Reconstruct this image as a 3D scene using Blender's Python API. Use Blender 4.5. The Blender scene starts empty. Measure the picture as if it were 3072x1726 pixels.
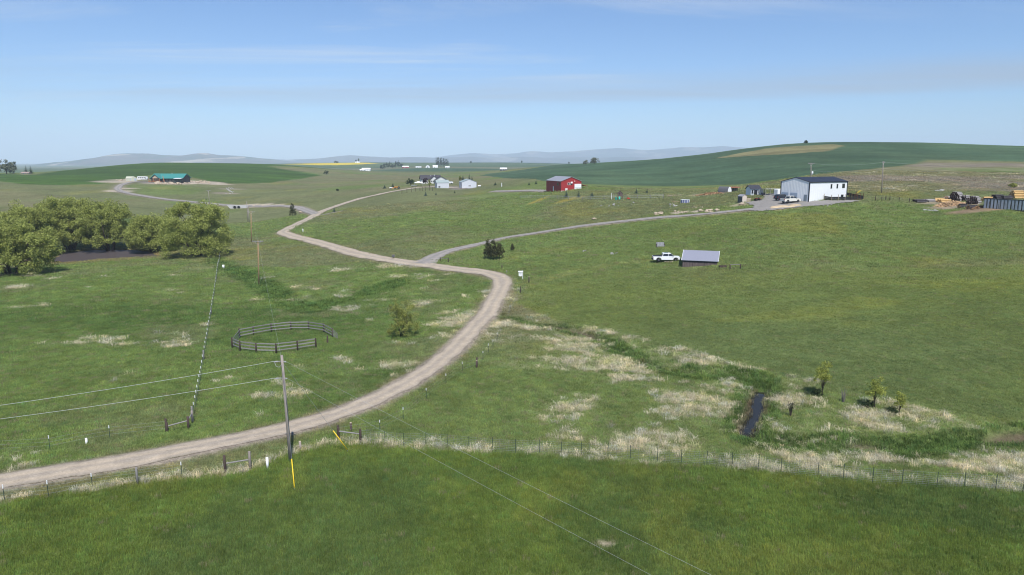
import bpy, math, random
import numpy as np
from mathutils import Vector

random.seed(11)
rng = np.random.default_rng(11)
scene = bpy.context.scene
col = scene.collection

# ------------------------------------------------------------------ camera
CAMZ, PITCH, FPX = 26.0, math.radians(10.18), 2100.0      # drone height, tilt, focal length for a 3072 px wide frame
cam_data = bpy.data.cameras.new("camera")
cam_data.sensor_width = 36.0
cam_data.lens = 36.0 * FPX / 3072.0
cam_data.clip_start, cam_data.clip_end = 0.5, 90000.0
cam = bpy.data.objects.new("camera", cam_data)
col.objects.link(cam)
cam.location = (0, 0, CAMZ)
cam.rotation_euler = (math.pi / 2 - PITCH, 0, 0)
scene.camera = cam

# ------------------------------------------------------------------ sky, sun, exposure
SUN_ELEV = math.radians(55)
SUN_DIR = Vector((0.24, -0.971, 0)).normalized()           # horizontal direction towards the sun: behind the camera, to the right
scene.view_settings.view_transform = 'Standard'
scene.view_settings.look = 'None'
scene.view_settings.exposure = 0.13
scene.view_settings.gamma = 1.0
scene.view_settings.use_curve_mapping = False

world = bpy.data.worlds.new("World")
scene.world = world
world.use_nodes = True
wn, wl = world.node_tree.nodes, world.node_tree.links
wn.clear()


def wnode(t, **kw):
    n = wn.new(t)
    for k, v in kw.items():
        setattr(n, k, v)
    return n


def wmath(op, a, b=None, c=None, clamp=False):
    n = wnode('ShaderNodeMath', operation=op, use_clamp=clamp)
    for i, s in enumerate((a, b, c)):
        if s is None:
            continue
        if isinstance(s, (int, float)):
            n.inputs[i].default_value = s
        else:
            wl.new(s, n.inputs[i])
    return n.outputs[0]


sky = wnode('ShaderNodeTexSky', sky_type='NISHITA', sun_disc=False)
sky.sun_elevation = SUN_ELEV
sky.sun_rotation = math.atan2(SUN_DIR.x, SUN_DIR.y)
sky.altitude = 900
sky.air_density, sky.dust_density, sky.ozone_density = 1.0, 0.9, 1.6
tc = wnode('ShaderNodeTexCoord')
sep = wnode('ShaderNodeSeparateXYZ')
wl.new(tc.outputs['Generated'], sep.inputs[0])
# thin cirrus and a smoke layer: noise on a horizontal plane high above (direction / height)
inv = wmath('DIVIDE', 1.0, wmath('MAXIMUM', wmath('ADD', sep.outputs[2], 0.035), 0.02))
comb = wnode('ShaderNodeCombineXYZ')
wl.new(wmath('MULTIPLY', sep.outputs[0], inv), comb.inputs[0])
wl.new(wmath('MULTIPLY', sep.outputs[1], inv), comb.inputs[1])


def wnoise(vec, scale, detail, rough, dist=0.0, off=(0, 0, 0), sc=(1, 1, 1), rz=0.0):
    m = wnode('ShaderNodeMapping')
    m.inputs['Location'].default_value = off
    m.inputs['Rotation'].default_value = (0, 0, rz)
    m.inputs['Scale'].default_value = sc
    wl.new(vec, m.inputs[0])
    n = wnode('ShaderNodeTexNoise')
    n.inputs['Scale'].default_value = scale
    n.inputs['Detail'].default_value = detail
    n.inputs['Roughness'].default_value = rough
    n.inputs['Distortion'].default_value = dist
    wl.new(m.outputs[0], n.inputs[0])
    return n.outputs[0]


def wramp(v, lo, hi):
    n = wnode('ShaderNodeMapRange', interpolation_type='SMOOTHSTEP')
    n.inputs['From Min'].default_value, n.inputs['From Max'].default_value = lo, hi
    wl.new(v, n.inputs[0])
    return n.outputs[0]


def wmix(fac, a, b):
    n = wnode('ShaderNodeMix', data_type='RGBA')
    wl.new(fac, n.inputs[0])
    for s, i in ((a, 6), (b, 7)):
        if isinstance(s, tuple):
            n.inputs[i].default_value = s
        else:
            wl.new(s, n.inputs[i])
    return n.outputs[2]


SKY_STRENGTH = 0.096
# sky colour as the photograph exposes it: Nishita, a little less yellow low down
tint = wnode('ShaderNodeMix', data_type='RGBA', blend_type='MULTIPLY')
tint.inputs[0].default_value = 1.0
wl.new(sky.outputs[0], tint.inputs[6])
tint.inputs[7].default_value = (0.80, 1.02, 1.31, 1)
c_a = wnoise(comb.outputs[0], 0.34, 9, 0.62, 0.7, off=(3.1, 7.4, 0), sc=(0.55, 1.7, 1), rz=0.5)
c_b = wnoise(comb.outputs[0], 0.10, 4, 0.5, 0.2, off=(11.0, 2.3, 0))
cirrus = wmath('MULTIPLY', wramp(c_a, 0.50, 0.74), wramp(c_b, 0.44, 0.60))
cirrus = wmath('MULTIPLY', cirrus, wmath('MULTIPLY', wramp(sep.outputs[2], 0.03, 0.09), 0.75))
s_a = wnoise(comb.outputs[0], 0.16, 6, 0.55, 0.3, off=(0.7, 4.0, 0), sc=(0.35, 1.0, 1))
elev = wmath('ADD', sep.outputs[2], wmath('MULTIPLY', wmath('SUBTRACT', s_a, 0.5), 0.085))
band = wmath('MULTIPLY', wramp(elev, 0.070, 0.092), wmath('SUBTRACT', 1.0, wramp(elev, 0.096, 0.132)))
s_b = wnoise(comb.outputs[0], 0.22, 5, 0.6, 0.4, off=(5.7, 1.0, 0), sc=(0.4, 1.0, 1))
smoke = wmath('MULTIPLY', wmath('MULTIPLY', band, wramp(s_b, 0.30, 0.58)), 0.70)
skyc = wmix(cirrus, tint.outputs[2], (7.2, 7.6, 8.2, 1))
skyc = wmix(smoke, skyc, (3.9, 4.5, 5.5, 1))
bg = wnode('ShaderNodeBackground')
wl.new(skyc, bg.inputs[0])
bg.inputs[1].default_value = SKY_STRENGTH
wo = wnode('ShaderNodeOutputWorld')
wl.new(bg.outputs[0], wo.inputs[0])

sun_data = bpy.data.lights.new("sun", 'SUN')
sun_data.energy = 4.9
sun_data.angle = math.radians(0.53)
sun_data.color = (1.0, 0.962, 0.91)
sun = bpy.data.objects.new("sun", sun_data)
col.objects.link(sun)
sun_vec = Vector((SUN_DIR.x * math.cos(SUN_ELEV), SUN_DIR.y * math.cos(SUN_ELEV), math.sin(SUN_ELEV)))
sun.rotation_euler = sun_vec.to_track_quat('Z', 'Y').to_euler()
sun.location = (60, -45, 120)
scene.cycles.volume_bounces = 4
scene.cycles.max_bounces = 5
scene.cycles.diffuse_bounces = 3
scene.cycles.use_denoising = True
scene.cycles.filter_width = 1.1


# ------------------------------------------------------------------ numeric helpers
_TAB = np.random.default_rng(5).random(512 * 512)


def vnoise(x, y, seed=0):
    x = np.asarray(x, np.float64); y = np.asarray(y, np.float64)
    ix = np.floor(x).astype(np.int32); iy = np.floor(y).astype(np.int32)
    fx = x - ix; fy = y - iy
    fx = fx * fx * (3 - 2 * fx); fy = fy * fy * (3 - 2 * fy)

    ox, oy = (seed * 131) & 511, (seed * 197) & 511

    def h(a, b):
        return _TAB[((a + ox) & 511) * 512 + ((b + oy) & 511)]
    a = h(ix, iy); b = h(ix + 1, iy); c = h(ix, iy + 1); d = h(ix + 1, iy + 1)
    return (a * (1 - fx) + b * fx) * (1 - fy) + (c * (1 - fx) + d * fx) * fy


def fbm(x, y, size, octaves=4, seed=0, gain=0.5):
    t = 0; amp = 1; tot = 0
    for o in range(octaves):
        t = t + amp * vnoise(np.asarray(x) / size + 17.3 * o, np.asarray(y) / size - 9.1 * o, seed + o)
        tot += amp; amp *= gain; size = size * 0.5
    return t / tot


def sstep(a, b, v):
    t = np.clip((v - a) / (b - a), 0, 1)
    return t * t * (3 - 2 * t)


def in_poly(x, y, poly):
    x = np.asarray(x, float); y = np.asarray(y, float)
    out = np.zeros(x.shape, bool)
    P = np.array(poly)
    box = (x > P[:, 0].min()) & (x < P[:, 0].max()) & (y > P[:, 1].min()) & (y < P[:, 1].max())
    x = x[box]; y = y[box]
    ins = np.zeros(x.shape, bool)
    n = len(poly)
    for i in range(n):
        x1, y1 = poly[i]; x2, y2 = poly[(i + 1) % n]
        if y1 == y2:
            continue
        c = ((y1 > y) != (y2 > y)) & (x < (x2 - x1) * (y - y1) / (y2 - y1) + x1)
        ins ^= c
    out[box] = ins
    return out


def dist_poly(x, y, line):
    """distance to an open polyline, in metres (only within 40 m of it)"""
    x = np.asarray(x, float); y = np.asarray(y, float)
    out = np.full(x.shape, 1e3)
    P = np.array(line)
    box = (x > P[:, 0].min() - 40) & (x < P[:, 0].max() + 40) & (y > P[:, 1].min() - 40) & (y < P[:, 1].max() + 40)
    x = x[box]; y = y[box]
    best = np.full(x.shape, 1e6)
    for (x1, y1), (x2, y2) in zip(line[:-1], line[1:]):
        dx, dy = x2 - x1, y2 - y1
        L = dx * dx + dy * dy + 1e-9
        t = np.clip(((x - x1) * dx + (y - y1) * dy) / L, 0, 1)
        best = np.minimum(best, (x - x1 - t * dx) ** 2 + (y - y1 - t * dy) ** 2)
    out[box] = np.sqrt(best)
    return out


def catmull(pts, per=8):
    P = [np.array(p, float) for p in pts]
    P = [2 * P[0] - P[1]] + P + [2 * P[-1] - P[-2]]
    out = []
    for i in range(1, len(P) - 2):
        for k in range(per):
            t = k / per
            a, b, c, d = P[i - 1], P[i], P[i + 1], P[i + 2]
            out.append(0.5 * (2 * b + (c - a) * t + (2 * a - 5 * b + 4 * c - d) * t * t + (3 * b - a - 3 * c + d) * t ** 3))
    out.append(P[-2])
    return out


# ------------------------------------------------------------------ the lie of the land
def ray(u, v):
    cx, cy = (u - 1536) / FPX, (v - 863) / FPX
    return np.array([cx, math.cos(PITCH) - cy * math.sin(PITCH), -math.sin(PITCH) - cy * math.cos(PITCH)])


def at_dist(u, v, Y):
    d = ray(u, v)
    return d * (Y / d[1]) + np.array([0, 0, CAMZ])


# survey points of the valley: sighting and estimated distance north of the viewpoint
SURVEY_D = [
    # left side: meadow, willows, wheat rise, hill
    (0, 640, 350), (0, 548, 500), (0, 520, 800), (300, 640, 330), (300, 560, 500), (150, 516, 850), (300, 501, 880),
    (430, 490, 900), (700, 491.5, 900), (820, 493.5, 950), (430, 530, 650), (700, 535, 640), (500, 545, 550), (445, 545, 545), (350, 562, 500),
    (418, 587, 455), (552, 604, 425), (640, 613, 415), (715, 621, 410), (742, 667, 340), (753, 726, 245), (775, 850, 164),
    (590, 765, 212), (330, 785, 205), (200, 760, 225), (300, 720, 250), (780, 552, 600), (960, 527, 760), (627, 625, 405),
    # middle
    (850, 700, 258), (945, 645, 325), (881, 621, 395), (840, 600, 425), (1037, 610, 372), (1156, 580, 415), (1258, 563, 432), (1400, 566, 430),
    (1300, 680, 230), (1300, 620, 312), (1070, 680, 258), (1156, 779, 182), (1276, 797, 172), (1503, 852, 143), (1425, 737, 196),
    (1536, 711, 204), (1536, 640, 280), (1536, 570, 360), (1100, 560, 480), (978, 526, 790), (1098, 513, 1300), (1400, 527, 780),
    (1500, 511, 1080), (1250, 501, 1800), (870, 494, 2000), (900, 492, 2300), (1000, 489.5, 2600), (1100, 488, 2750), (1330, 497, 2200), (1250, 489, 2900), (1450, 488, 3300), (1560, 488.5, 3300), (1350, 545, 520),
    # right
    (1690, 575, 297), (1800, 555, 380), (1860, 598, 250), (2055, 608, 226), (1800, 673, 206), (2000, 651, 200), (2250, 628, 190),
    (2425, 608, 194), (2350, 592, 210), (2520, 603, 196), (2300, 585, 222), (2180, 579, 245), (2645, 579, 226), (2100, 804, 143), (1990, 784, 153), (2700, 750, 150),
    (2700, 650, 184), (2850, 628, 192), (2950, 626, 180), (3072, 645, 168), (3072, 760, 140), (2700, 900, 112), (3072, 900, 108),
    (2050, 558, 372), (2230, 553, 352), (2480, 521, 335), (2740, 493, 400), (2800, 476, 470), (3072, 486, 420), (2900, 560, 260),
    (2420, 429, 700), (2750, 428, 650), (3072, 441, 600), (2100, 466, 800), (1800, 488.5, 960), (1680, 494.5, 1100), (2250, 445, 750),
    (1600, 535, 420),
]
SURVEY_Z = [   # sighting and estimated ground level
    (0, 1726, 0), (768, 1726, 0), (1536, 1726, 0), (2304, 1726, 0.2), (3072, 1726, 0.3),
    (0, 1447, 0.1), (0, 1300, -0.2), (0, 1000, -1.2), (0, 850, -2.2), (400, 1386, 0.1), (400, 1000, -1.2), (400, 850, -2.0), (100, 820, -2.3),
    (872, 1380, 0), (850, 1030, -1.0), (1000, 930, -1.6), (1216, 1155, 0), (1200, 1010, -0.6), (1200, 880, -0.8), (1435, 971, 0.5),
    (1536, 1340, 0.0), (1700, 1150, 0.0), (1620, 970, 0.5), (1700, 900, 1.2), (2304, 1395, 0.1), (2304, 1095, 0.6), (2250, 1250, 0),
    (3072, 1460, 0.2), (3072, 1290, 0.3), (2700, 1300, 0.2), (2700, 1150, 0.9), (2000, 960, 1.6), (3072, 1100, 1.4), (2000, 1090, 0.4),
]
SURVEY_XYZ = [  # ground out of sight or beyond the ridges
    (-700, 1500, 4), (-400, 1700, 4), (0, 1500, 9.5), (-1200, 1600, 0), (-2500, 4000, -6), (-5000, 9000, -10), (0, 5200, 2), (0, 9000, -10), (2500, 9000, -10),
    (500, 1200, 28), (250, 1500, 15), (900, 1300, 30), (900, 2200, 5), (1800, 4000, 0), (6000, 9000, -10), (-9000, 9000, -10), (9000, 9000, -10),
    (-14000, 15000, -15), (0, 16000, -15), (14000, 15000, -15),
    (-700, 500, 10), (-700, 250, 2), (-300, 100, -1), (-120, 40, 0), (900, 700, 35), (700, 400, 26), (400, 150, 12), (250, 90, 4), (120, 35, 0.5), (0, 20, 0),
]


def warp(x, y):
    x = np.asarray(x, float); y = np.asarray(y, float)
    a = np.clip(np.arctan2(x, np.maximum(y, 1e-3) + 25), -0.9, 0.9)
    return a * 2.6, np.log(np.hypot(x, y) + 25) * 1.15


_pts = [at_dist(u, v, d) for u, v, d in SURVEY_D]
for u, v, z in SURVEY_Z:
    d = ray(u, v)
    _pts.append(d * ((z - CAMZ) / d[2]) + np.array([0, 0, CAMZ]))
_pts += [np.array(p, float) for p in SURVEY_XYZ]
_pts = np.array(_pts)
_pa, _ps = warp(_pts[:, 0], _pts[:, 1])


def _tps(r2):
    return np.where(r2 > 1e-12, 0.5 * r2 * np.log(np.maximum(r2, 1e-12)), 0.0)


_n = len(_pts)
_A = np.zeros((_n + 3, _n + 3))
_A[:_n, :_n] = _tps((_pa[:, None] - _pa[None]) ** 2 + (_ps[:, None] - _ps[None]) ** 2) + 0.0012 * np.eye(_n)
_A[:_n, _n:] = np.stack([np.ones(_n), _pa, _ps], 1)
_A[_n:, :_n] = _A[:_n, _n:].T
_w = np.linalg.solve(_A, np.concatenate([_pts[:, 2], [0, 0, 0]]))


def base_z(x, y):
    x = np.asarray(x, float); y = np.asarray(y, float)
    sh = np.shape(x)
    x = x.ravel(); y = y.ravel()
    out = np.empty(len(x))
    for i in range(0, len(x), 40000):
        a, s = warp(x[i:i + 40000], y[i:i + 40000])
        K = _tps((a[:, None] - _pa[None]) ** 2 + (s[:, None] - _ps[None]) ** 2)
        out[i:i + 40000] = K @ _w[:_n] + _w[_n] + _w[_n + 1] * a + _w[_n + 2] * s
    r = np.hypot(x, y)
    # gentle undulation of the pasture
    amp = np.clip(r / 500, 0.12, 0.9)
    out += amp * (fbm(x, y, 34, 3, 5) - 0.5) * 1.1 + np.clip(r - 1500, 0, 6000) / 3000 * (fbm(x, y, 900, 3, 9) - 0.5) * 5
    return out.reshape(sh)


_T = 40.0 * np.exp(np.linspace(0, math.log(12000 / 40.0), 1400))


def gp(u, v):
    """first point of the ground along a sighting"""
    d = ray(u, v); d = d / math.hypot(d[0], d[1])
    z = base_z(d[0] * _T, d[1] * _T)
    below = np.nonzero(CAMZ + d[2] * _T < z)[0]
    if len(below) == 0:
        t = _T[-1]
    else:
        k = below[0]; lo, hi = (_T[k - 1] if k else 20.0), _T[k]
        for _ in range(3):
            tt = np.linspace(lo, hi, 24)
            b = np.nonzero(CAMZ + d[2] * tt < base_z(d[0] * tt, d[1] * tt))[0]
            j = b[0] if len(b) else 23
            lo, hi = tt[max(j - 1, 0)], tt[j]
        t = 0.5 * (lo + hi)
    return float(d[0] * t), float(d[1] * t)


def gline(px, per=6):
    """sightings -> smooth ground polyline (x, y)"""
    return [tuple(p) for p in catmull([gp(u, v) for u, v in px], per)]


def gpoly(px, per=4):
    out = []
    n = len(px)
    for i in range(n):
        (u1, v1), (u2, v2) = px[i], px[(i + 1) % n]
        for k in range(per):
            out.append(gp(u1 + (u2 - u1) * k / per, v1 + (v2 - v1) * k / per))
    return out


ROADS = {
    'main': [(-160, 1476), (0, 1447), (200, 1417), (388, 1386), (580, 1349), (768, 1310), (920, 1271), (1067, 1224), (1216, 1155), (1335, 1072),
             (1435, 971), (1487, 897), (1507, 852), (1490, 830), (1440, 818), (1365, 809), (1276, 796), (1156, 779), (1067, 762), (977, 735),
             (917, 719), (872, 708), (849, 697), (866, 686), (896, 671), (929, 656), (950, 643), (977, 630.5), (1037, 610), (1096, 593),
             (1156, 580), (1216, 569), (1262, 563), (1330, 563), (1400, 566)],
    'west': [(948, 643), (902, 626), (870, 620), (800, 619.5), (715, 618), (640, 612.5), (552, 604), (478, 596), (418, 587), (373, 578), (354, 569),
             (362, 557), (388, 549), (418, 545), (445, 544)],
    'drive': [(1255, 795), (1290, 779), (1320, 763), (1365, 750), (1425, 736.5), (1485, 722), (1536, 711), (1655, 693), (1745, 679.5), (1835, 668.5),
              (1924, 659.5), (2014, 651.5), (2103, 644.5), (2193, 636), (2262, 629)],
    'spur': [(962, 647), (990, 641), (1028, 633.5)],
    'barn': [(1478, 575), (1536, 574), (1590, 572.5), (1640, 574)],
}
ROAD_W = {'main': 3.0, 'west': 4.6, 'drive': 2.7, 'spur': 1.6, 'barn': 3.4}
ROAD_XY = {k: gline(v, 7) for k, v in ROADS.items()}
# the main road widens towards the grey farm, where it was measured wider
CREEK = gline([(1500, 938), (1560, 955), (1620, 968), (1720, 985), (1800, 1010), (1850, 1040), (1915, 1068), (1985, 1092), (2060, 1107), (2130, 1109), (2215, 1113),
               (2266, 1128), (2289, 1148), (2275, 1178), (2273, 1210), (2259, 1240), (2241, 1268), (2248, 1292), (2285, 1306), (2330, 1312), (2380, 1322), (2450, 1327), (2520, 1322),
               (2600, 1328), (2700, 1333), (2780, 1328), (2840, 1317), (2900, 1303), (3000, 1302), (3150, 1290)], 6)
OPEN_WATER = gline([(2282, 1160), (2275, 1178), (2273, 1210), (2259, 1240), (2241, 1268)], 5)


def openness(x, y):
    return 1 - sstep(0.3, 2.6, dist_poly(x, y, OPEN_WATER))


CREEK_L = gline([(1190, 846), (1130, 868), (1060, 890), (1000, 903), (930, 930), (880, 915), (800, 860), (740, 830), (690, 800), (640, 778)], 6)
POND = gpoly([(152, 780), (200, 758), (290, 746), (400, 744), (455, 752), (480, 764), (420, 770), (300, 777), (220, 786), (160, 788)], 4)
POND_Z = -3.0
FENCE_LOW = [(-200, 1538), (0, 1507), (109, 1489), (300, 1463), (470, 1437), (640, 1420), (752, 1410), (830, 1372), (1015, 1322), (1082, 1326), (1536, 1362), (2304, 1412), (3072, 1476), (3250, 1492)]
FENCE_XY = [gp(u, v) for u, v in FENCE_LOW]
YARD = gpoly([(2240, 634), (2262, 626), (2262, 617), (2236, 609), (2288, 602), (2294, 588), (2270, 585), (2330, 581), (2352, 590), (2354, 601), (2425, 606), (2480, 603),
              (2560, 602), (2585, 605), (2530, 611), (2480, 617), (2400, 622), (2360, 627), (2300, 633)], 4)
PADS = [gp(2440, 596), gp(2360, 606), gp(495, 544), gp(1300, 556), gp(1400, 563)]

# ------------------------------------------------------------------ the ground sheet
def _axis():
    xs = list(np.arange(0, 75, 0.75)); x = 75.0
    while x < 160:
        xs.append(x); x += 1.5
    while x < 17000:
        xs.append(x); x += 0.0165 * x
    xs.append(17000.0)
    return np.array([-v for v in xs[::-1]] + xs[1:])


def _axis_y():
    ys = list(np.arange(-60, 44, 3.0)); y = 44.0
    while y < 140:
        ys.append(y); y += 0.7
    while y < 700:
        ys.append(y); y += 0.0058 * y
    while y < 17000:
        ys.append(y); y += 0.022 * y
    ys.append(17000.0)
    return np.array(ys)


GX, GY = _axis(), _axis_y()
XX, YY = np.meshgrid(GX, GY)
ZZ = base_z(XX, YY)
near = (YY > 30) & (YY < 260) & (np.abs(XX) < 170)
xn, yn = XX[near], YY[near]
zn = ZZ[near]
zn += 0.22 * (fbm(xn, yn, 7, 3, 21) - 0.5) + 0.10 * (fbm(xn, yn, 1.8, 2, 22) - 0.5)
dc = dist_poly(xn, yn, CREEK)
wv = 0.75 + 0.5 * fbm(xn, yn, 9, 2, 31)
opn = openness(xn, yn)
zn -= (0.65 + 0.6 * opn) * (1 - sstep((0.1 + 0.35 * opn) * wv, (1.9 - 0.5 * opn) * wv, dc)) + 0.35 * (1 - sstep(2, 7, dc))
dl = dist_poly(xn, yn, CREEK_L)
zn -= 0.5 * (1 - sstep(0.4, 3.5, dl))
ip = in_poly(xn, yn, POND)
dpd = dist_poly(xn, yn, POND + POND[:1])
zn = np.where(ip, np.minimum(zn, POND_Z - 0.05 - 0.25 * sstep(0, 4, dpd)), zn + (np.minimum(zn, POND_Z + 0.25) - zn) * (1 - sstep(0.5, 9, dpd)))
for k in ('main', 'drive'):
    dr = dist_poly(xn, yn, ROAD_XY[k])
    hw = ROAD_W[k] / 2
    zn += 0.10 * (1 - sstep(hw, hw + 1.2, dr)) - 0.10 * np.exp(-((dr - hw - 2.2) / 0.9) ** 2)
ZZ[near] = zn


def gz(x, y):
    """height of the finished ground sheet"""
    x = np.asarray(x, float); y = np.asarray(y, float)
    i = np.clip(np.searchsorted(GX, x) - 1, 0, len(GX) - 2)
    j = np.clip(np.searchsorted(GY, y) - 1, 0, len(GY) - 2)
    fx = (x - GX[i]) / (GX[i + 1] - GX[i]); fy = (y - GY[j]) / (GY[j + 1] - GY[j])
    return (ZZ[j, i] * (1 - fx) + ZZ[j, i + 1] * fx) * (1 - fy) + (ZZ[j + 1, i] * (1 - fx) + ZZ[j + 1, i + 1] * fx) * fy


def G(u, v, dz=0.0):
    x, y = gp(u, v)
    return Vector((x, y, float(gz(x, y)) + dz))


# ---- what grows where (plant and soil colours, as albedo)
C_PAST = np.array([0.132, 0.150, 0.066])    # rough pasture
C_BROWN = np.array([0.175, 0.150, 0.085])   # dry stalks
C_HAY = np.array([0.098, 0.140, 0.031])     # hay field in front
C_MEAD = np.array([0.120, 0.154, 0.044])    # mown meadow
C_LUSH = np.array([0.062, 0.106, 0.028])
C_LEFT = np.array([0.114, 0.160, 0.046])
C_WHEAT = np.array([0.050, 0.092, 0.050])
C_GREEN = np.array([0.052, 0.102, 0.018])
C_DRY = np.array([0.42, 0.36, 0.215])
C_GRAV = np.array([0.30, 0.25, 0.20])

P_HAY = FENCE_XY + [(150, 20), (150, -60), (-150, -60), (-150, 20)]
P_MEAD = gpoly([(1545, 905), (1640, 948), (1750, 975), (1880, 998), (2010, 1035), (2150, 1072), (2310, 1108), (2500, 1150), (2640, 1190), (2800, 1232), (3072, 1262), (3300, 1275),
                (3300, 780), (2900, 800), (2500, 815), (2200, 815), (1950, 800), (1700, 840), (1585, 858)], 3)
P_LEFT = gpoly([(-200, 1500), (300, 1425), (768, 1330), (1067, 1238), (1216, 1165), (1335, 1085), (1435, 985), (1480, 900), (1480, 838), (1270, 800), (1060, 790), (900, 800), (700, 800), (480, 775), (150, 795), (-200, 830)], 3)
P_WHEAT = [gp(*p) for p in ((1440, 527), (1536, 536), (1640, 545), (1720, 551), (1800, 554), (1920, 557), (2050, 558), (2140, 556), (2230, 552), (2304, 543), (2380, 534), (2480, 521), (2600, 508), (2700, 498), (2750, 491), (2775, 479),
                            (2850, 480), (2960, 483), (3072, 486))] + [(420, 450), (900, 520), (1300, 900), (1300, 1900), (150, 1900)] + [gp(*p) for p in ((1640, 499), (1600, 505), (1536, 514), (1460, 522))]
P_GREENH = [gp(*p) for p in ((-60, 540), (60, 553), (180, 556), (300, 552), (345, 545), (400, 530), (470, 524), (560, 530), (640, 548), (700, 551), (780, 550), (860, 542), (930, 533), (965, 526), (900, 516), (840, 506), (810, 498))] + \
           [(-250, 1000), (-300, 1400), (-700, 1300)] + [gp(*p) for p in ((160, 516), (100, 525), (-60, 522))]
P_TAN = [gp(*p) for p in ((2140, 476), (2220, 470), (2300, 466), (2400, 460), (2480, 455), (2535, 436), (2500, 433), (2430, 437), (2350, 441), (2290, 447), (2200, 464))]
P_ROUGH = [gp(*p) for p in ((2330, 548), (2480, 525), (2600, 512), (2750, 495), (2780, 483), (3072, 489), (3200, 500), (3200, 580), (2960, 575), (2800, 570), (2640, 578), (2550, 580), (2480, 545))]
P_CANOLA = [gp(*p) for p in ((852, 493.5), (960, 496), (1040, 495.5), (1135, 491.5), (1090, 488.5), (1000, 489.5), (900, 491.5))]
TRACKS = [gline([(1545, 868), (1620, 848), (1700, 826), (1800, 804), (1870, 790), (1960, 786)], 5), gline([(1545, 858), (1620, 838), (1700, 818), (1800, 797), (1870, 785), (1960, 780)], 5)]


def soft(x, y, poly, jit, seed):
    """polygon membership with a ragged edge, 0..1"""
    out = np.zeros(np.shape(x))
    P = np.array(poly); m = 2 * jit
    box = (x > P[:, 0].min() - m) & (x < P[:, 0].max() + m) & (y > P[:, 1].min() - m) & (y < P[:, 1].max() + m)
    x = x[box]; y = y[box]
    jx = (fbm(x, y, jit * 4, 3, seed) - 0.5) * 3.2 * jit
    jy = (fbm(x, y, jit * 4, 3, seed + 3) - 0.5) * 3.2 * jit
    r = np.zeros(x.shape)
    for k in range(3):
        r += in_poly(x + jx + jit * 0.3 * (k - 1), y + jy + jit * 0.3 * (k % 2), poly)
    out[box] = r / 3
    return out


def lerp(a, b, m):
    return a + (b - a) * m[..., None]


def apply(c, m, fn):
    k = m > 0.001
    if k.any():
        c[k] = lerp(c[k], fn(k), m[k])
    return c


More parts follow.
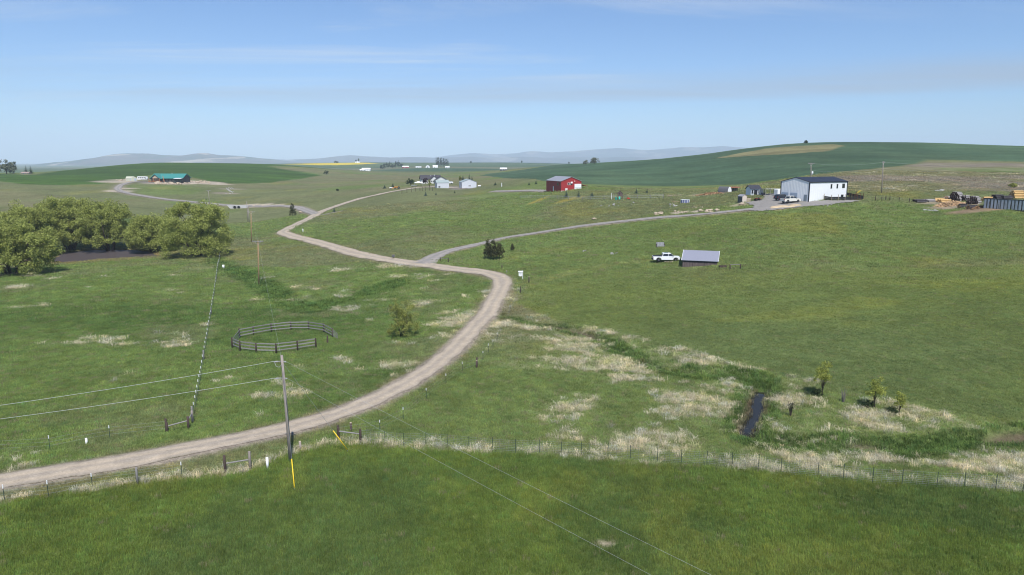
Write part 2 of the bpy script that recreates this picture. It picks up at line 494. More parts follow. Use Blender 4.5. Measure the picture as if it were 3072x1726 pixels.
def region(x, y):
    """albedo of the plant cover and how dry and how lush it is"""
    x = np.asarray(x, float); y = np.asarray(y, float)
    r = np.hypot(x, y)
    n1 = fbm(x, y, 60, 4, 1); n2 = fbm(x, y, 14, 4, 2); n3 = fbm(x * 0.35, y, 45, 4, 3)
    c = lerp(np.broadcast_to(C_PAST, x.shape + (3,)), C_BROWN, 0.5 * sstep(0.48, 0.72, n3))
    c = lerp(c, C_LEFT, 0.85 * sstep(0.5, 0.66, n1))
    c = lerp(c, np.array([0.17, 0.17, 0.045]), 0.5 * sstep(0.60, 0.75, fbm(x, y, 25, 4, 4)))
    dry = 0.05 * sstep(0.6, 0.72, n2)
    lush = np.zeros(x.shape)
    crop = np.zeros(x.shape)
    far = sstep(900, 1400, y)
    def flat_c(cc, k):
        return np.broadcast_to(np.array(cc), (int(k.sum()), 3))
    c = apply(c, far, lambda k: lerp(lerp(flat_c((0.085, 0.125, 0.052), k), np.array([0.045, 0.090, 0.045]), sstep(0.5, 0.54, fbm(x[k] * 0.25 + 0.12 * y[k], y[k], 420, 3, 40))), np.array([0.15, 0.15, 0.08]), 0.8 * sstep(0.60, 0.64, fbm(x[k] * 0.3, y[k], 300, 3, 44))))
    m = soft(x, y, P_LEFT, 1.5, 50)
    c = apply(c, m, lambda k: lerp(lerp(flat_c(C_LEFT, k), C_LUSH, 0.7 * sstep(0.45, 0.7, n1[k])), C_PAST, 0.6 * sstep(0.52, 0.7, n2[k])))
    k = m > 0
    dry[k] = np.maximum(dry[k], m[k] * 0.6 * sstep(0.66, 0.78, fbm(x[k] * 0.7, y[k], 6, 3, 60)))
    m = soft(x, y, P_MEAD, 1.2, 70)
    mm = m * (1 - 0.6 * sstep(118, 150, y))
    c = apply(c, mm, lambda k: lerp(lerp(flat_c(C_MEAD, k), np.array([0.094, 0.130, 0.048]), 0.7 * sstep(0.4, 0.7, fbm(x[k] * 0.5, y[k], 22, 4, 71))), np.array([0.15, 0.175, 0.045]), 0.6 * sstep(0.55, 0.7, fbm(x[k] * 0.4, y[k], 10, 4, 72))))
    dry = dry * (1 - mm)
    m = soft(x, y, P_HAY, 0.25, 80)
    c = apply(c, m, lambda k: lerp(lerp(flat_c(C_HAY, k), np.array([0.070, 0.108, 0.034]), 0.6 * sstep(0.42, 0.68, fbm(x[k], y[k], 10, 4, 81))), np.array([0.138, 0.168, 0.038]), 0.6 * sstep(0.55, 0.72, fbm(x[k], y[k], 6, 4, 82))))
    dry = dry * (1 - m)
    m = soft(x, y, P_WHEAT, 1.5, 90)
    crop = np.maximum(crop, m)
    c = apply(c, m, lambda k: lerp(lerp(flat_c(C_WHEAT, k), np.array([0.062, 0.105, 0.055]), sstep(0.4, 0.7, fbm(x[k], y[k] * 0.4, 60, 4, 91))), np.array([0.06, 0.115, 0.045]), 0.7 * sstep(500, 680, y[k]) * sstep(0.4, 0.6, fbm(x[k], y[k], 150, 3, 92))))
    dry = dry * (1 - m)
    m = soft(x, y, P_GREENH, 1.5, 100)
    crop = np.maximum(crop, m)
    c = apply(c, m, lambda k: lerp(flat_c(C_GREEN, k), np.array([0.044, 0.085, 0.018]), sstep(0.4, 0.65, fbm(x[k] * 0.3, y[k], 110, 3, 101))))
    dry = dry * (1 - m)
    c = lerp(c, np.array([0.19, 0.175, 0.085]), 0.9 * soft(x, y, P_TAN, 1.5, 110))
    m = soft(x, y, P_ROUGH, 2.0, 120)
    c = apply(c, m, lambda k: lerp(lerp(flat_c((0.150, 0.150, 0.075), k), np.array([0.175, 0.155, 0.115]), sstep(0.45, 0.6, fbm(x[k] * 0.4, y[k], 26, 4, 121))), np.array([0.11, 0.15, 0.05]), 0.8 * sstep(0.56, 0.66, fbm(x[k] * 0.5, y[k], 30, 3, 122))))
    k = m > 0
    dry[k] = np.maximum(dry[k], 0.22 * m[k] * sstep(0.5, 0.65, fbm(x[k], y[k], 10, 3, 123)))
    m = soft(x, y, P_CANOLA, 3, 130)
    c = lerp(c, np.array([0.55, 0.44, 0.03]), m)
    # creek margins: lush by the water, tall dead grass on the flood plain
    d1 = dist_poly(x, y, CREEK); d2 = dist_poly(x, y, CREEK_L)
    nj = fbm(x, y, 6, 4, 140)
    l1 = (1 - sstep(1.1, 2.7, d1 + 2.6 * (nj - 0.5))) * sstep(0.12, 0.30, fbm(x, y, 5, 3, 139)); l2 = 1 - sstep(2.0, 4.5, d2 + 4 * (nj - 0.5))
    lush = np.maximum(l1, 0.9 * l2)
    c = lerp(c, C_LUSH, lush * 0.9)
    hayin = in_poly(x, y, P_HAY); meadin = in_poly(x, y, P_MEAD)
    pat = fbm(x * 0.55 + 0.25 * y, y, 6.5, 4, 141)
    band = (1 - sstep(6, 15, d1)) * sstep(1.1, 2.4, d1 + 1.5 * (nj - 0.5)) * sstep(0.30, 0.52, pat)
    band2 = 0.8 * (1 - sstep(6, 14, d2)) * sstep(2.0, 4.0, d2 + (nj - 0.5)) * sstep(0.52, 0.62, fbm(x * 0.55 + 0.2 * y, y, 5, 4, 142)) * (x > -50)
    fr = dist_poly(x, y, FENCE_XY)
    band3 = 0.6 * (1 - sstep(0.6, 3.0, fr)) * sstep(0.48, 0.58, fbm(x, y, 4, 3, 143))
    flat = 0.7 * sstep(0.54, 0.68, fbm(x * 0.55 + 0.25 * y, y, 7, 4, 144)) * (x > -14) * (y < 135) * (1 - sstep(18, 30, d1))
    flat = np.maximum(flat, 0.30 * sstep(0.42, 0.60, fbm(x * 0.55 + 0.25 * y, y, 9, 4, 148)) * (x > -12) * (y < 135) * (1 - sstep(14, 30, d1)))
    rl = dist_poly(x, y, ROAD_XY['main'])
    flat = np.maximum(flat, 0.9 * (1 - sstep(2.2, 5.0, rl)) * sstep(1.6, 2.4, rl) * sstep(0.54, 0.62, fbm(x, y, 4, 3, 146)) * (y > 80) * (y < 150))
    thatch = 0.8 * (1 - sstep(0.25, 0.8, fr + 0.8 * (nj - 0.5))) * sstep(0.38, 0.52, fbm(x, y, 5, 3, 149)) * (x < -2) * (fr > 0.05)
    dry = np.maximum(dry, np.where(hayin | meadin, 0, np.maximum.reduce([band, 0.9 * band2, band3, flat])))
    # earth and gravel
    dirt = np.zeros(x.shape)
    ne = fbm(x, y, 3, 3, 150); nv = sstep(0.35, 0.6, fbm(x, y, 3, 3, 151))
    for k, ln in ROAD_XY.items():
        dr = dist_poly(x, y, ln)
        hw = ROAD_W[k] / 2 + 0.15
        dirt = np.maximum(dirt, 1 - sstep(hw - 0.1, hw + 0.55 + 0.9 * ne, dr))
        verge = 0.55 * (1 - sstep(hw + 0.4, hw + 2.4, dr)) * nv
        c = lerp(c, np.array([0.19, 0.165, 0.085]), verge)
    for ln in TRACKS:
        c = lerp(c, np.array([0.20, 0.20, 0.075]), 0.6 * (1 - sstep(0.15, 0.7, dist_poly(x, y, ln))))
    c = lerp(c, C_GRAV * 0.95, dirt)
    bare = 1 - sstep(0.2, 1.4, dist_poly(x, y, POND + POND[:1]) + 1.2 * (nj - 0.5))
    c = lerp(c, np.array([0.20, 0.155, 0.07]), 0.9 * bare)
    cut = np.maximum(openness(x, y) * sstep(0.5, 0.9, d1), sstep(0.50, 0.58, fbm(x, y, 8, 3, 145))) * (1 - sstep(0.7, 1.5, d1 + 0.8 * (nj - 0.5)))
    c = lerp(c, np.array([0.115, 0.085, 0.06]), 0.9 * cut)    # cut banks
    dirt = np.maximum(dirt, 0.95 * cut * (1 - sstep(0.0, 0.1, openness(x, y))))
    for (px, py, rad, cc) in DIRT_SPOTS:
        k = (np.abs(x - px) < rad * 2.2) & (np.abs(y - py) < rad * 2.2)
        if not k.any():
            continue
        dd = np.hypot((x[k] - px) * 0.8, y[k] - py) + rad * (fbm(x[k], y[k], rad, 3, 160) - 0.5)
        f = 1 - sstep(rad * 0.75, rad * 1.15, dd)
        c[k] = lerp(c[k], np.array(cc), 0.92 * f)
        dirt[k] = np.maximum(dirt[k], 0.8 * f)
    dry = np.maximum(dry, thatch)
    fine = sstep(0.40, 0.66, fbm(x * 0.6 + 0.3 * y, y, 2.2, 3, 147, 0.65))
    dry = np.maximum(np.where(y < 170, dry * (0.16 + 0.84 * fine), dry), thatch)
    dry = dry * (1 - dirt); lush = lush * (1 - dirt)
    c = c * (1 + (np.array([1.02, 0.99, 0.97]) - 1) * (1 - dirt)[..., None])
    return c, np.clip(dry, 0, 1), np.clip(lush, 0, 1), dirt, crop


_sand = (0.42, 0.32, 0.20); _rub = (0.42, 0.36, 0.28); _grey = (0.24, 0.215, 0.19)
DIRT_SPOTS = [gp(2352, 622) + (3.2, _sand), gp(2380, 618) + (2.0, _sand), gp(2330, 627) + (2.0, _sand),
              gp(500, 551) + (12, _rub), gp(550, 548) + (14, _rub), gp(600, 548) + (16, _rub), gp(460, 548) + (9, _grey), gp(640, 552) + (10, _rub),
              gp(345, 545) + (14, _rub), gp(380, 540) + (12, _rub), gp(352, 574) + (7, _rub), gp(384, 566) + (5, _rub),
              gp(690, 567) + (9, (0.22, 0.20, 0.13)), gp(680, 580) + (8, (0.24, 0.21, 0.15)), gp(780, 617) + (6, _rub), gp(740, 617) + (7, _rub), gp(820, 616) + (5, _rub),
              gp(1330, 561) + (9, _grey), gp(1385, 567) + (7, _grey), gp(2870, 618) + (5.5, (0.30, 0.24, 0.17)), gp(2800, 609) + (3.5, (0.28, 0.24, 0.16)), gp(2930, 628) + (6, (0.28, 0.2, 0.13)),
              gp(2020, 586) + (3.0, (0.30, 0.235, 0.16)), gp(2130, 583) + (6.0, (0.25, 0.22, 0.13)), gp(1825 + 200, 605.5) + (1.2, _sand), gp(2090, 634) + (1.8, _rub), gp(2040, 637) + (2.0, _rub),
              gp(1820, 1632) + (0.55, (0.30, 0.26, 0.18)), gp(2215, 615) + (2.5, (0.30, 0.27, 0.17)), gp(1705, 600) + (5.0, (0.26, 0.22, 0.05)), gp(1620, 600) + (4.0, (0.25, 0.21, 0.05)),
              gp(430, 453.0) + (1, _rub)][:-1]

CC, DRY, LUSH, DIRT, CROP = region(XX, YY)

# ------------------------------------------------------------------ materials
MATS = {}


def new_mat(name):
    m = bpy.data.materials.new(name)
    m.use_nodes = True
    MATS[name] = m
    return m, m.node_tree.nodes, m.node_tree.links, m.node_tree.nodes['Principled BSDF']


def nd(nodes, t, ins=None, **kw):
    n = nodes.new(t)
    for k, v in kw.items():
        setattr(n, k, v)
    for k, v in (ins or {}).items():
        n.inputs[k].default_value = v
    return n


def tex_noise(nodes, links, vec, scale, detail=4, rough=0.55, dist=0.0, stretch=None):
    if stretch:
        mp = nd(nodes, 'ShaderNodeMapping', {'Scale': stretch})
        links.new(vec, mp.inputs[0]); vec = mp.outputs[0]
    n = nd(nodes, 'ShaderNodeTexNoise', {'Scale': scale, 'Detail': detail, 'Roughness': rough, 'Distortion': dist})
    links.new(vec, n.inputs[0])
    return n.outputs[0]


def mrange(nodes, links, v, a, b, lo=0.0, hi=1.0):
    n = nd(nodes, 'ShaderNodeMapRange', {'From Min': a, 'From Max': b, 'To Min': lo, 'To Max': hi})
    links.new(v, n.inputs[0])
    return n.outputs[0]


def nmath(nodes, links, op, a, b):
    n = nd(nodes, 'ShaderNodeMath', operation=op)
    for i, s in enumerate((a, b)):
        if isinstance(s, (int, float)):
            n.inputs[i].default_value = s
        else:
            links.new(s, n.inputs[i])
    return n.outputs[0]


def cmix(nodes, links, fac, a, b, blend='MIX'):
    n = nd(nodes, 'ShaderNodeMix', data_type='RGBA', blend_type=blend)
    for s, i in ((fac, 0), (a, 6), (b, 7)):
        if isinstance(s, (int, float)):
            n.inputs[i].default_value = s
        elif isinstance(s, (tuple, list)):
            n.inputs[i].default_value = tuple(s) + (1,) if len(s) == 3 else s
        else:
            links.new(s, n.inputs[i])
    return n.outputs[2]


def scale_col(nodes, links, colr, val):
    n = nd(nodes, 'ShaderNodeVectorMath', operation='SCALE')
    links.new(colr, n.inputs[0]); links.new(val, n.inputs[3])
    return n.outputs[0]


def pmat(name, color, rough=0.75, metal=0.0, var=0.18, scale=2.0, stretch=None, bump=0.0, spec=0.3, stain=None, stain_at=(0.55, 0.75), stain_scale=0.6, stain_stretch=None, island=0.0):
    """painted / weathered surface: base colour, fine variation, optional stains with a shape of their own"""
    m, N, L, B = new_mat(name)
    tcn = N.new('ShaderNodeTexCoord')
    vec = tcn.outputs['Object']
    f = tex_noise(N, L, vec, scale, 5, 0.6, 0.2, stretch)
    rgb = nd(N, 'ShaderNodeRGB'); rgb.outputs[0].default_value = tuple(color) + (1,)
    c = scale_col(N, L, rgb.outputs[0], mrange(N, L, f, 0.2, 0.8, 1 - var, 1 + var))
    if stain:
        g = tex_noise(N, L, vec, stain_scale, 6, 0.65, 0.5, stain_stretch)
        c = cmix(N, L, mrange(N, L, g, stain_at[0], stain_at[1]), c, tuple(stain))
    if island:
        gi = N.new('ShaderNodeNewGeometry')
        c = scale_col(N, L, c, mrange(N, L, gi.outputs['Random Per Island'], 0, 1, 1 - island, 1 + island))
    oi = N.new('ShaderNodeObjectInfo')
    c = scale_col(N, L, c, mrange(N, L, oi.outputs['Random'], 0, 1, 1 - var * 0.5, 1 + var * 0.5))
    L.new(c, B.inputs['Base Color'])
    B.inputs['Roughness'].default_value = rough
    B.inputs['Metallic'].default_value = metal
    B.inputs['Specular IOR Level'].default_value = spec
    if bump:
        bn = nd(N, 'ShaderNodeBump', {'Strength': bump, 'Distance': 0.05})
        L.new(f, bn.inputs['Height']); L.new(bn.outputs[0], B.inputs['Normal'])
    return m


def ground_material():
    m, N, L, B = new_mat('ground_cover')
    geo = N.new('ShaderNodeNewGeometry')
    pos = geo.outputs['Position']
    at = nd(N, 'ShaderNodeAttribute', attribute_name='cover')
    dry = nd(N, 'ShaderNodeAttribute', attribute_name='dry')
    dirt = nd(N, 'ShaderNodeAttribute', attribute_name='dirt')
    n0 = tex_noise(N, L, pos, 0.035, 5, 0.6)
    n1 = tex_noise(N, L, pos, 0.25, 6, 0.62, 0.3)
    n2 = tex_noise(N, L, pos, 1.6, 5, 0.65, 0.2)
    n3 = tex_noise(N, L, pos, 7.0, 3, 0.6)
    v = nmath(N, L, 'MULTIPLY', mrange(N, L, n1, 0.25, 0.75, 0.80, 1.2), mrange(N, L, n2, 0.25, 0.75, 0.62, 1.38))
    v = nmath(N, L, 'MULTIPLY', v, mrange(N, L, n3, 0.25, 0.75, 0.75, 1.25))
    v = nmath(N, L, 'MULTIPLY', v, mrange(N, L, n0, 0.3, 0.7, 0.84, 1.16))
    # drilled crops: rows and uneven growth following the contour
    crop = nd(N, 'ShaderNodeAttribute', attribute_name='crop')
    rows = tex_noise(N, L, pos, 0.06, 3, 0.5, 0.6, (0.12, 1.0, 2.0))
    grow = tex_noise(N, L, pos, 0.012, 4, 0.6, 0.8, (0.5, 1.0, 1.0))
    rv = nmath(N, L, 'MULTIPLY', mrange(N, L, rows, 0.3, 0.7, 0.80, 1.20), mrange(N, L, grow, 0.3, 0.7, 0.80, 1.22))
    v = nmath(N, L, 'MULTIPLY', v, nmath(N, L, 'ADD', 1.0, nmath(N, L, 'MULTIPLY', crop.outputs['Fac'], nmath(N, L, 'SUBTRACT', rv, 1.0))))
    c = scale_col(N, L, at.outputs['Color'], v)
    # dead stalks showing through
    k = nmath(N, L, 'MULTIPLY', mrange(N, L, n2, 0.50, 0.62), mrange(N, L, tex_noise(N, L, pos, 0.5, 4, 0.6), 0.42, 0.6))
    k = nmath(N, L, 'MULTIPLY', k, nmath(N, L, 'MULTIPLY', nmath(N, L, 'SUBTRACT', 1.0, dirt.outputs['Fac']), 0.12))
    c = cmix(N, L, k, c, (0.27, 0.235, 0.14))
    c = cmix(N, L, nmath(N, L, 'MULTIPLY', dry.outputs['Fac'], mrange(N, L, n2, 0.35, 0.6, 0.35, 0.95)), c, (0.46, 0.41, 0.27))
    L.new(c, B.inputs['Base Color'])
    B.inputs['Roughness'].default_value = 0.95
    B.inputs['Specular IOR Level'].default_value = 0.08
    bn = nd(N, 'ShaderNodeBump', {'Strength': 0.8, 'Distance': 0.35})
    hsum = nmath(N, L, 'ADD', n2, nmath(N, L, 'MULTIPLY', n3, 0.35))
    L.new(hsum, bn.inputs['Height']); L.new(bn.outputs[0], B.inputs['Normal'])
    return m


def road_material(name, c1, c2):
    m, N, L, B = new_mat(name)
    geo = N.new('ShaderNodeNewGeometry'); pos = geo.outputs['Position']
    at = nd(N, 'ShaderNodeAttribute', attribute_name='across')
    n1 = tex_noise(N, L, pos, 0.35, 5, 0.6)
    n2 = tex_noise(N, L, pos, 5.0, 4, 0.6)
    n3 = tex_noise(N, L, pos, 24.0, 3, 0.6)
    # wheel tracks: packed fines at +-0.45 of the half width, loose grey gravel between and outside
    a = nmath(N, L, 'ABSOLUTE', at.outputs['Fac'], 0.0)
    a = nmath(N, L, 'ADD', a, nmath(N, L, 'MULTIPLY', nmath(N, L, 'SUBTRACT', n1, 0.5), 0.9))
    d = nmath(N, L, 'ABSOLUTE', nmath(N, L, 'SUBTRACT', a, 0.48), 0.0)
    c = cmix(N, L, mrange(N, L, d, 0.05, 0.42), c2, c1)
    v = nmath(N, L, 'MULTIPLY', mrange(N, L, n2, 0.25, 0.75, 0.84, 1.16), mrange(N, L, n3, 0.25, 0.75, 0.82, 1.18))
    v = nmath(N, L, 'MULTIPLY', v, mrange(N, L, tex_noise(N, L, pos, 0.9, 5, 0.65, 0.4), 0.3, 0.7, 0.86, 1.12))
    c = scale_col(N, L, c, v)
    c = cmix(N, L, nmath(N, L, 'MULTIPLY', mrange(N, L, a, 0.86, 1.05), mrange(N, L, n2, 0.4, 0.6)), c, (0.17, 0.15, 0.09))
    L.new(c, B.inputs['Base Color'])
    B.inputs['Roughness'].default_value = 0.95
    B.inputs['Specular IOR Level'].default_value = 0.1
    bn = nd(N, 'ShaderNodeBump', {'Strength': 0.6, 'Distance': 0.04})
    L.new(nmath(N, L, 'ADD', n2, n3), bn.inputs['Height']); L.new(bn.outputs[0], B.inputs['Normal'])
    return m


def leaf_material(name, c1, c2, trans=0.35, instanced=False):
    """foliage or grass: two tones per leaf, light passing through"""
    m, N, L, B = new_mat(name)
    N.remove(B)
    geo = N.new('ShaderNodeNewGeometry')
    if instanced:
        at = nd(N, 'ShaderNodeAttribute', attribute_name='tint', attribute_type='INSTANCER')
        c = scale_col(N, L, at.outputs['Color'], mrange(N, L, geo.outputs['Random Per Island'], 0, 1, 0.7, 1.35))
    else:
        c = cmix(N, L, geo.outputs['Random Per Island'], c1, c2)
        n = tex_noise(N, L, geo.outputs['Position'], 0.35, 3, 0.5)
        c = scale_col(N, L, c, mrange(N, L, n, 0.3, 0.7, 0.8, 1.2))
    df = N.new('ShaderNodeBsdfDiffuse'); tr = N.new('ShaderNodeBsdfTranslucent'); mx = nd(N, 'ShaderNodeMixShader', {0: trans})
    L.new(c, df.inputs[0]); L.new(c, tr.inputs[0])
    L.new(df.outputs[0], mx.inputs[1]); L.new(tr.outputs[0], mx.inputs[2])
    L.new(mx.outputs[0], N['Material Output'].inputs[0])
    return m


def water_material(name, tintc, rough, bump, nscale, spec=0.5):
    m, N, L, B = new_mat(name)
    geo = N.new('ShaderNodeNewGeometry')
    n = tex_noise(N, L, geo.outputs['Position'], nscale, 4, 0.6)
    B.inputs['Base Color'].default_value = tuple(tintc) + (1,)
    B.inputs['Roughness'].default_value = rough
    B.inputs['IOR'].default_value = 1.33
    B.inputs['Specular IOR Level'].default_value = spec
    bn = nd(N, 'ShaderNodeBump', {'Strength': bump, 'Distance': 0.04})
    L.new(n, bn.inputs['Height']); L.new(bn.outputs[0], B.inputs['Normal'])
    return m


ground_material()
road_material('road_gravel', (0.35, 0.30, 0.24), (0.435, 0.36, 0.27))
road_material('drive_gravel', (0.25, 0.235, 0.215), (0.31, 0.28, 0.25))
water_material('creek_water', (0.022, 0.02, 0.014), 0.04, 0.15, 3.0, 0.35)
water_material('pond_water', (0.075, 0.060, 0.058), 0.55, 1.0, 2.2, 0.25)


# ------------------------------------------------------------------ mesh building
def np_mesh(name, verts, faces, mat=None, smooth=False):
    """faces: (m,3) or (m,4) int array"""
    verts = np.asarray(verts, np.float32); faces = np.asarray(faces, np.int32)
    me = bpy.data.meshes.new(name)
    me.vertices.add(len(verts)); me.vertices.foreach_set('co', verts.ravel())
    k = faces.shape[1]
    me.loops.add(faces.size); me.loops.foreach_set('vertex_index', faces.ravel())
    me.polygons.add(len(faces))
    me.polygons.foreach_set('loop_start', np.arange(0, faces.size, k, dtype=np.int32))
    me.polygons.foreach_set('use_smooth', np.full(len(faces), smooth, bool))
    me.update(calc_edges=True)
    if mat:
        me.materials.append(MATS[mat])
    return me


def add(name, me, parent=None, loc=(0, 0, 0), rz=0.0):
    o = bpy.data.objects.new(name, me)
    col.objects.link(o)
    o.location = loc
    o.rotation_euler = (0, 0, rz)
    if parent is not None:
        o.parent = parent
    return o


def tag(o, label=None, cat=None, group=None, kind=None):
    if label: o['label'] = label
    if cat: o['category'] = cat
    if group: o['group'] = group
    if kind: o['kind'] = kind
    return o


def thing(name, label, cat, loc=(0, 0, 0), rz=0.0, group=None):
    return tag(add(name, None, None, loc, rz), label, cat, group)


class MB:
    """collects shapes of one part"""
    def __init__(s):
        s.v = []; s.f = []

    def raw(s, v, f):
        b = len(s.v)
        s.v += [tuple(p) for p in v]; s.f += [tuple(i + b for i in q) for q in f]
        return s

    def box(s, c, d, rz=0.0, rx=0.0, ry=0.0):
        x, y, z = d[0] / 2, d[1] / 2, d[2] / 2
        P = [(-x, -y, -z), (x, -y, -z), (x, y, -z), (-x, y, -z), (-x, -y, z), (x, -y, z), (x, y, z), (-x, y, z)]
        if rx or ry or rz:
            from mathutils import Euler
            R = Euler((rx, ry, rz)).to_matrix()
            P = [R @ Vector(p) for p in P]
        P = [(p[0] + c[0], p[1] + c[1], p[2] + c[2]) for p in P]
        return s.raw(P, [(0, 3, 2, 1), (4, 5, 6, 7), (0, 1, 5, 4), (1, 2, 6, 5), (2, 3, 7, 6), (3, 0, 4, 7)])

    def bar(s, a, b, w, h=None):
        """rectangular bar from a to b"""
        h = h or w
        a, b = Vector(a), Vector(b); d = (b - a).normalized()
        side = d.cross(Vector((0, 0, 1)))
        side = side.normalized() if side.length > 1e-4 else Vector((1, 0, 0))
        up = side.cross(d).normalized()
        P = []
        for q in (a, b):
            P += [q - side * w / 2 - up * h / 2, q + side * w / 2 - up * h / 2, q + side * w / 2 + up * h / 2, q - side * w / 2 + up * h / 2]
        return s.raw(P, [(0, 1, 2, 3), (7, 6, 5, 4), (0, 4, 5, 1), (1, 5, 6, 2), (2, 6, 7, 3), (3, 7, 4, 0)])

    def tube(s, pts, radii, n=8, caps=True):
        pts = [Vector(p) for p in pts]
        if isinstance(radii, (int, float)):
            radii = [radii] * len(pts)
        b = len(s.v); side = None
        for i, p in enumerate(pts):
            d = (pts[min(i + 1, len(pts) - 1)] - pts[max(i - 1, 0)]).normalized()
            ref = side if side is not None else (Vector((1, 0, 0)) if abs(d.x) < 0.9 else Vector((0, 1, 0)))
            side = (ref - d * ref.dot(d)).normalized(); up = d.cross(side)
            for k in range(n):
                a = 2 * math.pi * k / n
                s.v.append(tuple(p + (side * math.cos(a) + up * math.sin(a)) * radii[i]))
        for i in range(len(pts) - 1):
            for k in range(n):
                a0, a1 = b + i * n + k, b + i * n + (k + 1) % n
                s.f.append((a0, a1, a1 + n, a0 + n))
        if caps:
            s.f.append(tuple(b + k for k in range(n))[::-1])
            s.f.append(tuple(b + (len(pts) - 1) * n + k for k in range(n)))
        return s

    def prism(s, poly, y0, y1, axis='y'):
        """polygon in x,z extruded along y (or in y,z along x)"""
        n = len(poly); b = len(s.v)
        for yy in (y0, y1):
            for (p, q) in poly:
                s.v.append((p, yy, q) if axis == 'y' else (yy, p, q))
        s.f.append(tuple(b + i for i in range(n))); s.f.append(tuple(b + n + i for i in range(n))[::-1])
        for i in range(n):
            j = (i + 1) % n
            s.f.append((b + j, b + i, b + n + i, b + n + j))
        return s

    def mesh(s, name, mat, smooth=False, bevel=0.0):
        me = bpy.data.meshes.new(name)
        me.from_pydata(s.v, [], s.f)
        import bmesh
        bm = bmesh.new(); bm.from_mesh(me)
        bmesh.ops.recalc_face_normals(bm, faces=bm.faces)
        if bevel:
            bmesh.ops.bevel(bm, geom=list(bm.edges), offset=bevel, segments=1, affect='EDGES', clamp_overlap=True)
        bm.to_mesh(me); bm.free()
        if smooth:
            me.polygons.foreach_set('use_smooth', np.ones(len(me.polygons), bool))
        me.materials.append(MATS[mat])
        me.update()
        return me

    def build(s, name, mat, parent=None, smooth=False, bevel=0.0, loc=(0, 0, 0), rz=0.0):
        return add(name, s.mesh(name, mat, smooth, bevel), parent, loc, rz)


def copy_thing(o, loc, rz, label, group=None):
    c = o.copy(); col.objects.link(c); c.location = loc; c.rotation_euler = (0, 0, rz)
    c['label'] = label
    if group: c['group'] = group
    for ch in o.children:
        d = ch.copy(); col.objects.link(d); d.parent = c
        for g in ch.children:
            e = g.copy(); col.objects.link(e); e.parent = d
    return c


# ---- ground sheet
ny, nx = XX.shape
idx = np.arange(ny * nx).reshape(ny, nx)
gf = np.stack([idx[:-1, :-1], idx[:-1, 1:], idx[1:, 1:], idx[1:, :-1]], -1).reshape(-1, 4)
gm = np_mesh('ground', np.stack([XX, YY, ZZ], -1).reshape(-1, 3), gf, 'ground_cover', True)
ca = gm.attributes.new('cover', 'FLOAT_COLOR', 'POINT')
ca.data.foreach_set('color', np.concatenate([CC.reshape(-1, 3), np.ones((ny * nx, 1))], 1).astype(np.float32).ravel())
for nm, arr in (('dry', DRY), ('dirt', DIRT), ('crop', CROP)):
    a = gm.attributes.new(nm, 'FLOAT', 'POINT'); a.data.foreach_set('value', arr.astype(np.float32).ravel())
tag(add('ground', gm), 'rolling green pasture and crop fields', None, None, 'structure')


# ---- roads: ribbons laid on the ground
def resample(line, step_rel=0.012, step_min=0.7):
    P = np.array(line); out = [P[0]]
    for a, b in zip(P[:-1], P[1:]):
        L = np.hypot(*(b - a)); st = max(step_min, step_rel * a[1]); k = max(1, int(L / st))
        for i in range(1, k + 1):
            out.append(a + (b - a) * i / k)
    return np.array(out)


def ribbon(name, line, half, mat, lift=0.05, seed=0, rag=0.5, n=9, zfix=None, lift_rel=0.00045):
    P = resample(line)
    T = np.gradient(P, axis=0); T /= np.linalg.norm(T, axis=1)[:, None] + 1e-9
    Nn = np.stack([-T[:, 1], T[:, 0]], 1)
    s = np.linspace(-1, 1, n)
    hw = half(P) if callable(half) else np.full(len(P), float(half))
    wl_ = hw * (1 + rag * (fbm(P[:, 0], P[:, 1], 3, 3, 200 + seed) - 0.5)); wr_ = hw * (1 + rag * (fbm(P[:, 0], P[:, 1], 3, 3, 230 + seed) - 0.5))
    wid = np.where(s[None] < 0, wl_[:, None], wr_[:, None])
    X = P[:, 0, None] + Nn[:, 0, None] * s * wid; Y = P[:, 1, None] + Nn[:, 1, None] * s * wid
    if zfix is None:
        edge = np.abs(s) > 0.99
        Z = gz(X, Y) + np.where(edge, 0.015, lift) + lift_rel * Y - 0.035 * np.exp(-((np.abs(s) - 0.48) / 0.18) ** 2)
    else:
        Z = zfix(P)[:, None] + 0 * X
    k, m = X.shape
    ii = np.arange(k * m).reshape(k, m)
    f = np.stack([ii[:-1, :-1], ii[:-1, 1:], ii[1:, 1:], ii[1:, :-1]], -1).reshape(-1, 4)[:, ::-1]
    me = np_mesh(name, np.stack([X, Y, Z], -1).reshape(-1, 3), f, mat, True)
    a = me.attributes.new('across', 'FLOAT', 'POINT')
    a.data.foreach_set('value', np.broadcast_to(s, (k, m)).astype(np.float32).ravel())
    return add(name, me)


def main_half(P):
    y = P[:, 1]
    return 1.5 + 0.8 * sstep(110, 180, y) + 0.35 * sstep(230, 330, y)


def drive_half(P):
    d0 = np.hypot(P[:, 0] - ROAD_XY['drive'][0][0], P[:, 1] - ROAD_XY['drive'][0][1])
    return 1.45 + 2.6 * np.exp(-d0 / 9.0)


tag(ribbon('road', ROAD_XY['main'], main_half, 'road_gravel', seed=1), 'tan gravel road winding from the front corner to the grey farm', None, None, 'structure')
tag(ribbon('driveway', ROAD_XY['drive'], drive_half, 'drive_gravel', 0.062, seed=2), 'grey gravel drive leading to the white metal building', None, None, 'structure')
tag(ribbon('farm_lane', ROAD_XY['west'], 2.3, 'drive_gravel', 0.07, seed=3), 'grey lane curling up to the green roofed house', None, None, 'structure')
tag(ribbon('track', ROAD_XY['spur'], 0.9, 'drive_gravel', 0.05, seed=4), 'short dirt spur beside the road fork', None, None, 'structure')
tag(ribbon('barn_lane', ROAD_XY['barn'], 2.0, 'drive_gravel', 0.05, seed=5), 'gravel lane running to the red barn', None, None, 'structure')


